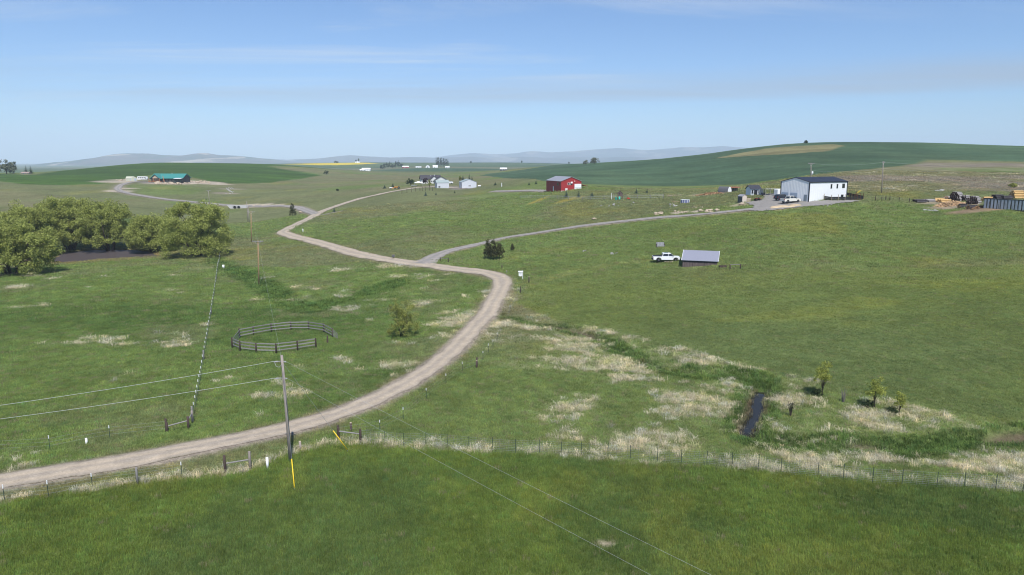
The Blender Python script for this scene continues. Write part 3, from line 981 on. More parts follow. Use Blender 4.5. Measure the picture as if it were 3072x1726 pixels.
def sheet(name, poly, mat, lift, cell, zconst=None):
    P = np.array(poly)
    xs = np.arange(P[:, 0].min() - cell, P[:, 0].max() + 2 * cell, cell); ys = np.arange(P[:, 1].min() - cell, P[:, 1].max() + 2 * cell, cell)
    X, Y = np.meshgrid(xs, ys)
    cx, cy = X[:-1, :-1] + cell / 2, Y[:-1, :-1] + cell / 2
    keep = in_poly(cx + (fbm(cx, cy, 3, 3, 300) - 0.5) * cell * 3, cy + (fbm(cx, cy, 3, 3, 301) - 0.5) * cell * 3, poly)
    Z = gz(X, Y) + lift if zconst is None else np.full(X.shape, zconst)
    ii = np.arange(X.size).reshape(X.shape)
    f = np.stack([ii[:-1, :-1], ii[:-1, 1:], ii[1:, 1:], ii[1:, :-1]], -1)[keep]
    used, inv_ = np.unique(f.ravel(), return_inverse=True)
    V = np.stack([X, Y, Z], -1).reshape(-1, 3)[used]
    return add(name, np_mesh(name, V, inv_.reshape(-1, 4), mat, True))


tag(sheet('gravel_yard', YARD, 'drive_gravel', 0.16, 0.5), 'grey gravel parking yard in front of the white building', None, None, 'structure')
tag(sheet('pond', POND, 'pond_water', 0, 0.8, POND_Z), 'dark rippled farm pond beneath the willows', None, None, 'structure')
creek_w = [p for p in CREEK if True]
base_c = lambda P: base_z(P[:, 0], P[:, 1])
_cz = base_z(np.array(CREEK)[:, 0], np.array(CREEK)[:, 1])


def creek_level(P):
    y = P[:, 1]
    return np.minimum(base_z(P[:, 0], P[:, 1]), 0.25 + 0.012 * np.maximum(y - 75, 0)) - 1.02 - 0.3 * (1 - openness(P[:, 0], P[:, 1]))


tag(ribbon('creek', CREEK, lambda P: 0.2 + 0.75 * openness(P[:, 0], P[:, 1]), 'creek_water', rag=0.9, seed=7, zfix=creek_level), 'narrow dark creek winding through the wet meadow', None, None, 'structure')


# ---- far mountains
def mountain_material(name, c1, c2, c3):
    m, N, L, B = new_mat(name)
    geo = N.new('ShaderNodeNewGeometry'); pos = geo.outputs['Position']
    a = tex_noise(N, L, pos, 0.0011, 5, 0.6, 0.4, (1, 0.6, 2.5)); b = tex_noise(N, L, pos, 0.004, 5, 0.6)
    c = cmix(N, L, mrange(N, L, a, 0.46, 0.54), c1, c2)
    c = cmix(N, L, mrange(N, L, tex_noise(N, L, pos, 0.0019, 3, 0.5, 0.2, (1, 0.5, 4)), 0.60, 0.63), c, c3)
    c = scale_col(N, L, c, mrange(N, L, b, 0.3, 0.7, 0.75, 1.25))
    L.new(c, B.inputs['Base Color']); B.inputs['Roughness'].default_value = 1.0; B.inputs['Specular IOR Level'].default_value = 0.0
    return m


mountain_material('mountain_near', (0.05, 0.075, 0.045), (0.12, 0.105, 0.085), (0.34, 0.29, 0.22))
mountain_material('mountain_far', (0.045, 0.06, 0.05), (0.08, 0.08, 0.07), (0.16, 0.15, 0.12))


def mountains(name, sil, Y, depth, mat, label, seed, u0=None, u1=None):
    us = np.arange(sil[0][0], sil[-1][0] + 1, 5.0)
    vs = np.interp(us, [p[0] for p in sil], [p[1] for p in sil])
    vs = np.convolve(np.pad(vs, 3, 'edge'), np.ones(7) / 7, 'valid')
    vs += (fbm(us * 1.0, us * 0 + seed, 40, 4, seed) - 0.5) * 2.2
    crest = np.array([at_dist(u, v, Y) for u, v in zip(us, vs)])
    rows = np.concatenate([np.linspace(-1, 0, 26), np.linspace(0.08, 1, 10)])
    base = -60.0
    V = []
    for r in rows:
        yy = Y + r * depth
        X = crest[:, 0] * (1 + 0.0 * r)
        prof = (1 - abs(r)) ** 1.15
        h = (crest[:, 2] - base) * prof
        n = fbm(X, np.full(len(X), yy) * 1.0, 900, 5, seed + 3, 0.55) - 0.5
        h = h * (1 + 1.1 * n * min(1.0, abs(r) * 5) * (1 - abs(r)) ** 0.5)
        h = np.minimum(h, (crest[:, 2] - base) * (1 - 0.35 * abs(r)) if r < 0 else 1e9)
        V.append(np.stack([X, np.full(len(X), yy), base + h], 1))
    V = np.array(V)
    k, m = V.shape[:2]
    ii = np.arange(k * m).reshape(k, m)
    f = np.stack([ii[:-1, :-1], ii[:-1, 1:], ii[1:, 1:], ii[1:, :-1]], -1).reshape(-1, 4)
    return tag(add(name, np_mesh(name, V.reshape(-1, 3), f, mat, True)), label, None, None, 'structure')


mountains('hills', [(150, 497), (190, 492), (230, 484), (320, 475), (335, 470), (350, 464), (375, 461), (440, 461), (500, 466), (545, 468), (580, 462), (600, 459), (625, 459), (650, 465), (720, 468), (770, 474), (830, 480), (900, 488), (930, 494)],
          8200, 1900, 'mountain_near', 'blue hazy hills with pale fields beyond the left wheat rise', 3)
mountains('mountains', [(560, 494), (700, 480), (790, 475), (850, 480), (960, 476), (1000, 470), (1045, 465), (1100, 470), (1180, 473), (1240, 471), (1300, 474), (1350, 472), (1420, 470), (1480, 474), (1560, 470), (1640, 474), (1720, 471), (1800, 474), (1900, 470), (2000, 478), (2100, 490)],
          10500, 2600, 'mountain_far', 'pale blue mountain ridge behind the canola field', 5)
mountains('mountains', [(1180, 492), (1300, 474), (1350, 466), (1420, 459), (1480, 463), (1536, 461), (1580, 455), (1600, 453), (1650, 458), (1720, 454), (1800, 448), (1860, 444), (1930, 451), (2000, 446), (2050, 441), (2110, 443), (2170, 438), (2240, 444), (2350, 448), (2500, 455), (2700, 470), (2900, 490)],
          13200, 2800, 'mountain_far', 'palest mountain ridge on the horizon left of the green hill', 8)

# ---- the air: thin haze through the whole valley
m, N, L, B = new_mat('haze_air')
N.remove(B)
pv = nd(N, 'ShaderNodeVolumePrincipled')
pv.inputs['Color'].default_value = (0.72, 0.85, 1.0, 1)
pv.inputs['Density'].default_value = 0.00010
pv.inputs['Anisotropy'].default_value = -0.3
L.new(pv.outputs[0], N['Material Output'].inputs['Volume'])
HZ_TOP = 520.0
hz = MB().box((0, 7900, (HZ_TOP - 90) / 2), (36000, 16300, HZ_TOP + 90)).build('haze', 'haze_air')
tag(hz, 'thin blue haze hanging over the whole valley', None, None, 'stuff')

# ------------------------------------------------------------------ vegetation
leaf_material('willow_leaf', (0.235, 0.275, 0.062), (0.40, 0.43, 0.135), 0.35)
leaf_material('bush_leaf', (0.22, 0.25, 0.06), (0.40, 0.41, 0.13), 0.35)
leaf_material('sapling_leaf', (0.25, 0.29, 0.06), (0.40, 0.42, 0.11), 0.35)
leaf_material('dark_leaf', (0.035, 0.055, 0.025), (0.075, 0.10, 0.045), 0.2)
leaf_material('pale_leaf', (0.12, 0.14, 0.09), (0.20, 0.21, 0.14), 0.2)
leaf_material('plum_leaf', (0.035, 0.018, 0.022), (0.07, 0.035, 0.04), 0.2)
leaf_material('needle', (0.025, 0.045, 0.028), (0.06, 0.085, 0.05), 0.1)
leaf_material('blue_needle', (0.04, 0.065, 0.05), (0.09, 0.12, 0.09), 0.1)
leaf_material('juniper_needle', (0.06, 0.07, 0.03), (0.12, 0.115, 0.055), 0.1)
leaf_material('sage_leaf', (0.16, 0.18, 0.13), (0.26, 0.27, 0.21), 0.2)
leaf_material('grass_blade', (0.1, 0.1, 0.1), (0.1, 0.1, 0.1), 0.35, instanced=True)
pmat('bark', (0.085, 0.065, 0.05), 0.9, var=0.35, scale=3, bump=0.5)
pmat('grey_twig', (0.20, 0.175, 0.16), 0.9, var=0.3, scale=6)


def leaf_quads(centers, normals_bias, size, aspect, up_bias, rs, droop=0.0):
    """small leaf-shaped quads (as kites) at the given points"""
    n = len(centers)
    d = rs.normal(size=(n, 3)); d[:, 2] = d[:, 2] * 0.7 - droop
    d /= np.linalg.norm(d, axis=1)[:, None]
    nn = rs.normal(size=(n, 3)) + normals_bias * up_bias
    sd = np.cross(d, nn); sd /= np.linalg.norm(sd, axis=1)[:, None] + 1e-9
    L = (size * rs.uniform(0.6, 1.4, n))[:, None]; Wd = L * aspect
    a = centers - d * L * 0.5; b = centers + d * L * 0.5
    m = centers - d * L * 0.08
    V = np.stack([a, m + sd * Wd * 0.5, b, m - sd * Wd * 0.5], 1).reshape(-1, 3)
    F = np.arange(4 * n).reshape(n, 4)
    return V, F


def blob_crown(h0, h1, rx, ry, ncl, per, cl_r, size, rs, aspect=0.45, droop=0.3, inner=0.25, flat=1.0, shape=None):
    """leaf positions gathered in clumps through an uneven dome"""
    pts = []; out = []
    cz = h0 + (h1 - h0) * 0.42
    cents = []
    for i in range(ncl):
        a = rs.uniform(0, 2 * math.pi); sz = rs.uniform(-0.75, 1.0)
        rr = math.sqrt(max(0.0, 1 - sz * sz)) if sz > 0 else 1 - 0.25 * sz * sz
        k = rs.uniform(0.25, 0.6) if rs.random() < inner else rs.uniform(0.72, 1.05)
        lob = 1 + 0.16 * math.sin(3 * a + 1.3) + 0.10 * math.sin(5 * a + 4)
        if shape:
            rr *= shape(sz)
        c = np.array([math.cos(a) * rr * rx * k * lob, math.sin(a) * rr * ry * k * lob, cz + sz * k * ((h1 - cz) if sz > 0 else (cz - h0))])
        cents.append(c)
        r = cl_r * rs.uniform(0.6, 1.35)
        q = rs.normal(size=(int(per * rs.uniform(0.6, 1.4)), 3)); q /= np.linalg.norm(q, axis=1)[:, None] + 1e-9
        q *= (rs.random(len(q)) ** 0.45)[:, None] * r
        q[:, 2] *= 0.85
        q[:, 2] = np.maximum(q[:, 2], h0 * 0.6 - c[2])
        pts.append(c + q); out.append(q / r)
    P = np.concatenate(pts); O = np.concatenate(out)
    O[:, 2] += 0.35
    V, F = leaf_quads(P, O, size, aspect, 1.6, rs, droop)
    return V, F, cents


def make_tree(name, label, loc, h, w, seed, leaf, d=None, ncl=70, per=120, cl_r=1.7, size=0.5, h0=0.12, stems=1, trunk_r=0.25, cat='tree', group=None, droop=0.3, aspect=0.45, inner=0.25, shape=None, bark='bark', limbs=10, lean=(0, 0)):
    rs = np.random.default_rng(seed)
    t = thing(name, label, cat, loc, 0, group)
    V, F, cents = blob_crown(h0 * h, h, w / 2, (d or w) / 2, ncl, per, cl_r, size, rs, aspect, droop, inner, shape=shape)
    mb = MB()
    cents.sort(key=lambda c: -c[2])
    for s_ in range(stems):
        a = 2 * math.pi * (s_ + rs.uniform(-0.3, 0.3)) / max(stems, 1)
        sp = 0.0 if stems == 1 else w * 0.10
        b0 = Vector((math.cos(a) * sp * 0.4, math.sin(a) * sp * 0.4, -0.3))
        top = Vector((math.cos(a) * sp * 2.4, math.sin(a) * sp * 2.4, h * (0.62 if stems > 1 else 0.8)))
        mid = b0.lerp(top, 0.5) + Vector((rs.uniform(-.3, .3), rs.uniform(-.3, .3), 0)) * w * 0.05
        mb.tube([b0, mid, top], [trunk_r, trunk_r * 0.7, trunk_r * 0.2], 7)
    for i in range(limbs):
        c = Vector(cents[rs.integers(0, len(cents))])
        st = Vector((c.x * 0.12, c.y * 0.12, max(0.1 * h, c.z * rs.uniform(0.3, 0.5))))
        mid = st.lerp(c, 0.5) + Vector((0, 0, 0.05 * h))
        mb.tube([st, mid, c], [trunk_r * 0.45, trunk_r * 0.28, trunk_r * 0.08], 5)
    mb.build('trunk', bark, t, True)
    add('crown', np_mesh('crown', V, F, leaf), t)
    return t


def conifer_mesh(h, w, seed, leaf, levels=9, per=9, base=0.06):
    rs = np.random.default_rng(seed)
    P = []; Nn = []
    V = []; F = []
    for l in range(levels):
        f = l / levels
        z = h * (base + (0.97 - base) * f)
        r = w / 2 * (1 - f) ** 0.85 * (1 + rs.uniform(-0.12, 0.12)) + 0.03 * w
        nb = max(4, int(per * (1 - 0.5 * f)))
        for b in range(nb):
            a = 2 * math.pi * (b + rs.uniform(-0.35, 0.35)) / nb + l
            rr = r * rs.uniform(0.75, 1.12)
            for k in range(3):
                q0, q1 = 0.12 + 0.3 * k, 0.42 + 0.3 * k
                zz0 = z - rr * 0.30 * q0 + 0.01 * h * rs.uniform(-1, 1); zz1 = z - rr * 0.36 * q1
                wd = 0.34 * rr * (1.15 - q0)
                ca, sa = math.cos(a + rs.uniform(-.15, .15)), math.sin(a + rs.uniform(-.15, .15))
                i0 = len(V)
                V += [(ca * rr * q0 - sa * wd * 0.3, sa * rr * q0 + ca * wd * 0.3, zz0 + 0.03 * rr), (ca * rr * q0 + sa * wd * 0.3, sa * rr * q0 - ca * wd * 0.3, zz0 + 0.03 * rr),
                      (ca * rr * q1 + sa * wd, sa * rr * q1 - ca * wd, zz1 - 0.05 * rr), (ca * rr * q1 * 1.1, sa * rr * q1 * 1.1, zz1), (ca * rr * q1 - sa * wd, sa * rr * q1 + ca * wd, zz1 - 0.05 * rr)]
                F += [(i0, i0 + 1, i0 + 3, i0 + 3), (i0 + 1, i0 + 2, i0 + 3, i0 + 3), (i0, i0 + 3, i0 + 4, i0 + 4)]
    me = bpy.data.meshes.new('crown')
    me.from_pydata(V, [], [f[:3] for f in F])
    # leader
    me.materials.append(MATS[leaf]); me.update()
    return me


def conifer(name, label, loc, h, w, seed, leaf='needle', cat='tree', group=None, levels=9, per=9):
    t = thing(name, label, cat, loc, 0, group)
    MB().tube([(0, 0, -0.2), (0, 0, h * 0.6), (0, 0, h)], [0.022 * h + 0.03, 0.012 * h + 0.02, 0.008], 6).build('trunk', 'bark', t)
    add('crown', conifer_mesh(h, w, seed, leaf, levels, per), t)
    return t


def px_m(n, Y):
    """metres spanned by n photo pixels at distance Y"""
    return n * Y / FPX


# ---- willows round the pond
WILLOWS = [  # base px, top v, half width px, label
    (36, 822, 664, 118, 'rounded yellow-green willow on the near bank at the far left'),
    (95, 762, 612, 105, 'pale willow crown behind the near left willow'),
    (212, 752, 590, 92, 'tallest willow of the group on the far pond bank'),
    (330, 748, 603, 88, 'willow with dark bare limbs leaning over the far pond bank'),
    (462, 752, 646, 70, 'lower willow on the right bank, half behind the broad one'),
    (592, 768, 611, 104, 'broad dense willow right of the pond with a gnarled trunk'),
]
for i, (u, v, vt, hwp, lab) in enumerate(WILLOWS):
    g = G(u, v)
    h = px_m(v - vt, g.y) * 1.02; w = 2 * px_m(hwp, g.y)
    make_tree('willow_tree', lab, g, h, w, 400 + i, 'willow_leaf', d=w * 0.85, ncl=210, per=200, cl_r=1.6, size=0.52, h0=0.0 if i in (0, 5, 4) else 0.08, stems=5, trunk_r=0.34, group='willows round the pond',
              droop=0.75, aspect=0.40, inner=0.22, limbs=26)

# ---- bush by the road and young trees by the creek
g = G(1207, 1010)
make_tree('leafy_bush', 'round yellow-green bush between the round pen and the road', g, px_m(118, g.y), px_m(100, g.y), 431, 'bush_leaf', ncl=110, per=110, cl_r=0.5, size=0.16, h0=-0.05, stems=9, trunk_r=0.04, cat='bush', droop=0.0, inner=0.45, bark='bark', limbs=20)
for i, (u, v, vt, wp, lab) in enumerate([(2466, 1188, 1074, 62, 'tallest yellow-green sapling beside the creek meadow'), (2622, 1226, 1124, 54, 'middle sapling of the row beside the creek'), (2697, 1243, 1170, 28, 'slimmest sapling at the right end of the row')]):
    g = G(u, v)
    make_tree('sapling', lab, g, px_m(v - vt, g.y) * 1.03, px_m(wp, g.y), 440 + i, 'sapling_leaf', ncl=40 - 9 * i, per=60, cl_r=0.36, size=0.14, h0=0.30, stems=1, trunk_r=0.045, group='saplings by the creek', droop=0.0, inner=0.45, aspect=0.6, limbs=16)
    rs = np.random.default_rng(90 + i)
    Vb, Fb, _ = blob_crown(0.05, 0.75, 0.5, 0.4, 14, 60, 0.25, 0.14, rs)
    gb = Vector((g.x - 0.45, g.y + 0.15, g.z))
    sh = thing('shrub', 'dark low leaf clump drawn as shadow at the foot of the ' + ('tallest', 'middle', 'slimmest')[i] + ' sapling', 'shrub', gb, 0, 'dark shadow clumps under the saplings')  # added dark leaf clump, stands in for the sapling's cast shadow
    MB().tube([(0, 0, -0.1), (0.05, 0, 0.4)], [0.03, 0.01], 5).build('stem', 'bark', sh)
    add('foliage', np_mesh('foliage', Vb, Fb, 'dark_leaf'), sh)


def twig_shrub(name, label, loc, h, w, seed, mat, n=26, leaves=None):
    rs = np.random.default_rng(seed)
    t = thing(name, label, 'shrub', loc)
    mb = MB()
    tips = []
    for i in range(n):
        a = rs.uniform(0, 6.283); r = rs.uniform(0.1, 0.5) * w; hh = h * rs.uniform(0.55, 1.0)
        tip = (math.cos(a) * r, math.sin(a) * r, hh); tips.append(tip)
        mb.tube([(math.cos(a) * r * 0.15, math.sin(a) * r * 0.15, -0.05), (math.cos(a) * r * 0.5, math.sin(a) * r * 0.5, hh * 0.55), tip], [0.022, 0.015, 0.006], 4, False)
    mb.build('twigs', mat, t)
    if leaves:
        P = np.array(tips)[rs.integers(0, n, 160)] * rs.uniform(0.4, 1, (160, 1)) + rs.normal(size=(160, 3)) * 0.1
        V, F = leaf_quads(P, P * 0, 0.13, 0.6, 0, rs)
        add('foliage', np_mesh('foliage', V, F, leaves), t)
    return t


g = G(2372, 1243); twig_shrub('dead_shrub', 'dark half-dead shrub in dry grass right of the creek water', g, px_m(58, g.y), 0.8, 51, 'bark', 22, 'dark_leaf')
g = G(2530, 1206); twig_shrub('bare_shrub', 'leafless grey shrub between the two larger saplings', g, px_m(46, g.y), 1.0, 52, 'grey_twig', 30)

# ---- conifers
CON = [  # u, v base, v top, width px, leaf, label
    (1464, 777, 724, 34, 'juniper_needle', 'leftmost juniper of the clump above the drive fork'), (1480, 779, 727, 38, 'juniper_needle', 'middle juniper of the clump above the drive fork'),
    (1498, 777, 731, 34, 'juniper_needle', 'right juniper of the clump above the drive fork'), (1537, 752, 733, 12, 'juniper_needle', 'tiny juniper standing alone right of the juniper clump'),
    (878, 649, 616, 22, 'juniper_needle', 'upright dark juniper beside the upper road fork'), (1003, 637, 620, 10, 'blue_needle', 'little spruce at the roadside just past the upper fork'),
    (1699, 593, 571, 15, 'blue_needle', 'larger spruce in front of the red barn, left of three'), (1736, 592, 572, 12, 'blue_needle', 'middle spruce of three in front of the red barn'),
    (1776, 591, 575, 13, 'blue_needle', 'right spruce of three in front of the red barn'), (1909, 583, 565, 12, 'blue_needle', 'left spruce of the pair behind the play house'),
    (1941, 580, 565, 9, 'blue_needle', 'right spruce of the pair behind the play house'), (1587, 556, 546, 7, 'needle', 'left of two tiny spruces beyond the barn lane'), (1608, 553, 541, 8, 'needle', 'right of two tiny spruces beyond the barn lane'),
    (1154, 566, 554, 10, 'blue_needle', 'small spruce left of the orange tractor'), (1179, 563, 549, 11, 'needle', 'dark spruce behind the orange tractor'),
    (1277, 588, 574, 10, 'blue_needle', 'small spruce below the grey farm garden fence'), (1308, 586, 576, 6, 'blue_needle', 'tiny spruce below the small grey shed'), (1364, 580, 571, 5, 'needle', 'tiny spruce below the large grey shed'),
    (1389, 541, 526, 10, 'needle', 'left dark spruce behind the large grey shed'), (1408, 542, 521, 10, 'needle', 'tallest spruce behind the large grey shed'), (1416, 545, 528, 9, 'needle', 'right spruce behind the large grey shed'),
    (1486, 556, 546, 9, 'needle', 'spruce standing alone right of the large grey shed'),
    (79, 521, 497, 12, 'needle', 'left of two dark spruces by the far left farmstead'), (93, 521, 497, 12, 'needle', 'right of two dark spruces by the far left farmstead'),
]
for i, (u, v, vt, wp, lf, lab) in enumerate(CON):
    g = G(u, v)
    big = i < 5
    if 'juniper' in lab:
        hh, ww = px_m(v - vt, g.y) * 1.05, px_m(wp, g.y)
        make_tree('juniper_tree', lab, g, hh * 1.1, ww * 0.85, 500 + i, lf, ncl=70, per=40, cl_r=ww * 0.13, size=max(0.2, ww * 0.10), h0=0.0, trunk_r=0.08, droop=-0.5, inner=0.4, shape=lambda sz: 1.0 - 0.62 * max(0.0, sz), limbs=5)
        continue
    conifer('spruce_tree', lab, g, px_m(v - vt, g.y) * 1.05, px_m(wp, g.y) * 1.25, 500 + i, lf, levels=15 if big else 11, per=14 if big else 11)

# ---- broadleaf trees far off
FAR = [  # u, v base, v top, width px, leaf, label, name
    (20, 522, 484, 44, 'pale_leaf', 'large grey-green tree at the far left edge of the fields', 'broadleaf_tree'),
    (42, 521, 488, 26, 'dark_leaf', 'darker tree right beside the large grey-green one', 'broadleaf_tree'),
    (978, 526, 512, 14, 'dark_leaf', 'lone dark tree at the foot of the left green hill', 'broadleaf_tree'),
    (1231, 556, 537, 24, 'dark_leaf', 'round green tree by the lane to the grey house', 'broadleaf_tree'),
    (1276, 552, 536, 16, 'plum_leaf', 'purple-leaved tree in front of the grey house', 'plum_tree'),
    (1289, 561, 538, 9, 'bush_leaf', 'thin yellow-green tree left of the small grey shed', 'broadleaf_tree'),
    (1381, 542, 528, 8, 'bush_leaf', 'pale yellow-green tree left of the spruces behind the large grey shed', 'broadleaf_tree'),
    (1757, 494, 482, 15, 'pale_leaf', 'smaller pale tree on the shoulder of the right hill', 'broadleaf_tree'),
    (1783, 493, 476, 26, 'pale_leaf', 'larger pale tree on the shoulder of the right hill', 'broadleaf_tree'),
    (2418, 431, 423, 11, 'dark_leaf', 'small lone tree on top of the right hill', 'broadleaf_tree'),
    (3038, 563, 551, 18, 'bush_leaf', 'low green bush behind the right log stack', 'leafy_bush'),
    (1012, 573, 568, 8, 'dark_leaf', 'dark low bush in the far pasture left of the farm lane', 'leafy_bush'),
    (1008, 490, 484, 12, 'dark_leaf', 'dark tree standing in the canola field', 'broadleaf_tree'),
]
for i, (u, v, vt, wp, lf, lab, nm) in enumerate(FAR):
    g = G(u, v); h = px_m(v - vt, g.y); w = px_m(wp, g.y)
    make_tree(nm, lab, g, h * 1.05, w, 600 + i, lf, ncl=36, per=46, cl_r=w * 0.16, size=max(0.35, w * 0.075), h0=0.1, trunk_r=0.04 * h + 0.03, cat='bush' if 'bush' in nm else 'tree', inner=0.3, droop=0.1, aspect=0.6, limbs=6)

# distant windbreaks: tall narrow poplars and a dark clump
ORD = ['first', 'second', 'third', 'fourth', 'fifth', 'sixth', 'seventh', 'eighth', 'ninth', 'tenth', 'eleventh', 'twelfth', 'last']
col_shape = lambda sz: 1.0 - 0.35 * max(0, sz)
gw = at_dist(1330, 500, 1800)
proto = None
for i in range(13):
    u = 1309 + i * 2.9 + random.uniform(-0.7, 0.7)
    x, y = at_dist(u, 500, 1790 + 6 * i)[:2]
    z = float(gz(x, y)); h = px_m(29 - 0.6 * i + random.uniform(-1.5, 1.5), y)
    lab = ORD[i] + ' poplar from the left in the distant windbreak row'
    if i < 3:
        t = make_tree('poplar_tree', lab, (x, y, z), h, 2.7, 640 + i, 'dark_leaf', ncl=46, per=34, cl_r=0.8, size=0.9, h0=0.05, trunk_r=0.25, group='poplar windbreak', inner=0.3, droop=-0.4, shape=col_shape, limbs=3)
        protos = [t] if i == 0 else protos + [t]
    else:
        src = protos[i % 3]
        c = copy_thing(src, (x, y, z), random.uniform(0, 6), lab, 'poplar windbreak')
        k = h / px_m(28, 1790); c.scale = (1, 1, k)
for i, (u, hpx, wpx) in enumerate([(1145, 10, 12), (1153, 15, 9), (1161, 19, 9), (1170, 18, 9), (1178, 11, 10), (1186, 20, 7), (1196, 19, 8), (1204, 10, 9)]):
    x, y = at_dist(u, 497, 1750 + 10 * i)[:2]; z = float(gz(x, y))
    make_tree('windbreak_tree', ORD[i] + ' tree from the left in the dark windbreak beside the distant red barn', (x, y, z), px_m(hpx, y), px_m(wpx, y), 660 + i, 'dark_leaf', ncl=30, per=30, cl_r=1.8, size=1.3, h0=0.05, trunk_r=0.3, group='dark windbreak trees', inner=0.3, limbs=3)
for i, (u, hpx, wpx, lab) in enumerate([(1068, 9, 4, 'left of two dark trees by the distant white houses'), (1076, 12, 4, 'right of two dark trees by the distant white houses'), (1412, 9, 5, 'tree on the skyline right of the poplar row'), (1565, 6, 4, 'tiny tree on the far field skyline'), (1707, 6, 4, 'tiny tree on the skyline left of the pale pair')]):
    x, y = at_dist(u, 491, 2600 if u < 1500 else 2900)[:2]; z = float(gz(x, y))
    make_tree('skyline_tree', lab, (x, y, z), px_m(hpx, y), px_m(wpx, y), 690 + i, 'dark_leaf', ncl=20, per=24, cl_r=2.0, size=1.6, h0=0.05, trunk_r=0.3, inner=0.3, limbs=3)


# ---- grass: tufts set out over the near ground
def tuft_mesh(name, n, rad, hgt, wid, lean, seed, seg=2):
    rs = np.random.default_rng(seed)
    V = []; F = []
    for i in range(n):
        a = rs.uniform(0, 6.283); r = rad * math.sqrt(rs.random())
        bx, by = math.cos(a) * r, math.sin(a) * r
        h = hgt * rs.uniform(0.55, 1.15); d = rs.uniform(0, 6.283); ln = h * lean * rs.uniform(0.4, 1.4)
        fx, fy = math.cos(d), math.sin(d); px_, py_ = -fy, fx
        w = wid * rs.uniform(0.7, 1.3)
        k = len(V)
        m = (bx + fx * ln * 0.35, by + fy * ln * 0.35, h * 0.62); t = (bx + fx * ln, by + fy * ln, h * (1 - 0.25 * min(1, lean)))
        V += [(bx - px_ * w / 2, by - py_ * w / 2, -0.04), (bx + px_ * w / 2, by + py_ * w / 2, -0.04), (m[0] + px_ * w / 2, m[1] + py_ * w / 2, m[2]), (m[0] - px_ * w / 2, m[1] - py_ * w / 2, m[2]), t]
        F += [(k, k + 1, k + 2), (k, k + 2, k + 3), (k + 3, k + 2, k + 4)]
    me = np_mesh(name, np.array(V), np.array(F), 'grass_blade')
    return me


def scatter(name, label, P, rot, scl, tintc, meshes):
    me = bpy.data.meshes.new(name)
    n = len(P)
    me.vertices.add(n); me.vertices.foreach_set('co', P.astype(np.float32).ravel())
    a = me.attributes.new('rot', 'FLOAT_VECTOR', 'POINT'); a.data.foreach_set('vector', rot.astype(np.float32).ravel())
    a = me.attributes.new('scl', 'FLOAT_VECTOR', 'POINT'); a.data.foreach_set('vector', scl.astype(np.float32).ravel())
    a = me.attributes.new('tint', 'FLOAT_COLOR', 'POINT'); a.data.foreach_set('color', np.concatenate([tintc, np.ones((n, 1))], 1).astype(np.float32).ravel())
    a = me.attributes.new('pick', 'INT', 'POINT'); a.data.foreach_set('value', np.random.default_rng(n).integers(0, len(meshes), n).astype(np.int32))
    pc = bpy.data.collections.new(name + '_tufts')
    for k, tm in enumerate(meshes):
        pc.objects.link(bpy.data.objects.new(f'{name}_tuft', tm))
    ng = bpy.data.node_groups.new(name, 'GeometryNodeTree')
    ng.interface.new_socket('Geometry', in_out='INPUT', socket_type='NodeSocketGeometry')
    ng.interface.new_socket('Geometry', in_out='OUTPUT', socket_type='NodeSocketGeometry')
    gn, gl = ng.nodes, ng.links
    gi, go = gn.new('NodeGroupInput'), gn.new('NodeGroupOutput')
    ci = gn.new('GeometryNodeCollectionInfo'); ci.inputs['Collection'].default_value = pc
    ci.inputs['Separate Children'].default_value = True; ci.inputs['Reset Children'].default_value = True
    ip_ = gn.new('GeometryNodeInstanceOnPoints'); ip_.inputs['Pick Instance'].default_value = True

    def attr(nm, dt):
        x = gn.new('GeometryNodeInputNamedAttribute'); x.data_type = dt; x.inputs['Name'].default_value = nm
        return x.outputs['Attribute']
    gl.new(gi.outputs[0], ip_.inputs['Points']); gl.new(ci.outputs[0], ip_.inputs['Instance'])
    gl.new(attr('pick', 'INT'), ip_.inputs['Instance Index'])
    gl.new(attr('rot', 'FLOAT_VECTOR'), ip_.inputs['Rotation']); gl.new(attr('scl', 'FLOAT_VECTOR'), ip_.inputs['Scale'])
    gl.new(ip_.outputs[0], go.inputs[0])
    o = add(name, me)
    md = o.modifiers.new('tufts', 'NODES'); md.node_group = ng
    return tag(o, label, None, None, 'stuff')


def bands(spec):
    out = []
    for y0, y1, c in spec:
        ys = np.arange(y0, y1, c)
        for y in ys:
            w = 0.80 * y + 14
            xs = np.arange(-w, w, c)
            q = np.stack([xs + rng.uniform(-0.5, 0.5, len(xs)) * c, y + rng.uniform(-0.5, 0.5, len(xs)) * c, np.full(len(xs), c)], 1)
            out.append(q)
    return np.concatenate(out)


Q = bands([(40, 60, 0.36), (60, 85, 0.46), (85, 120, 0.64), (120, 170, 0.95), (170, 240, 1.5), (240, 340, 2.3)])
qx, qy, qc = Q[:, 0], Q[:, 1], Q[:, 2]
tc_, td_, tl_, tdirt, _ = region(qx, qy)
hay_in = in_poly(qx, qy, P_HAY); mead_in = in_poly(qx, qy, P_MEAD)
in_water = (dist_poly(qx, qy, CREEK) < 0.15 + 0.6 * openness(qx, qy)) | in_poly(qx, qy, POND)
in_yard = in_poly(qx, qy, YARD)
_sa = G(2047, 803)
in_yard |= (np.abs(qx - _sa.x - 3.8) < 4.2) & (np.abs(qy - _sa.y - 1.0) < 3.4)
onroad = np.zeros(len(qx), bool)
for k, ln in ROAD_XY.items():
    onroad |= dist_poly(qx, qy, ln) < (np.where(qy > 150, 2.6, 1.75) if k == 'main' else 2.3 if k == 'west' else 1.7)
ok = (tdirt < 0.45) & ~in_water & ~in_yard & ~onroad
rv = rng.random(len(qx))
is_dry = ok & (rv < sstep(0.05, 0.85, td_) * 0.85)
is_lush = ok & ~is_dry & (tl_ > 0.35)
is_grn = ok & ~is_dry & ~is_lush


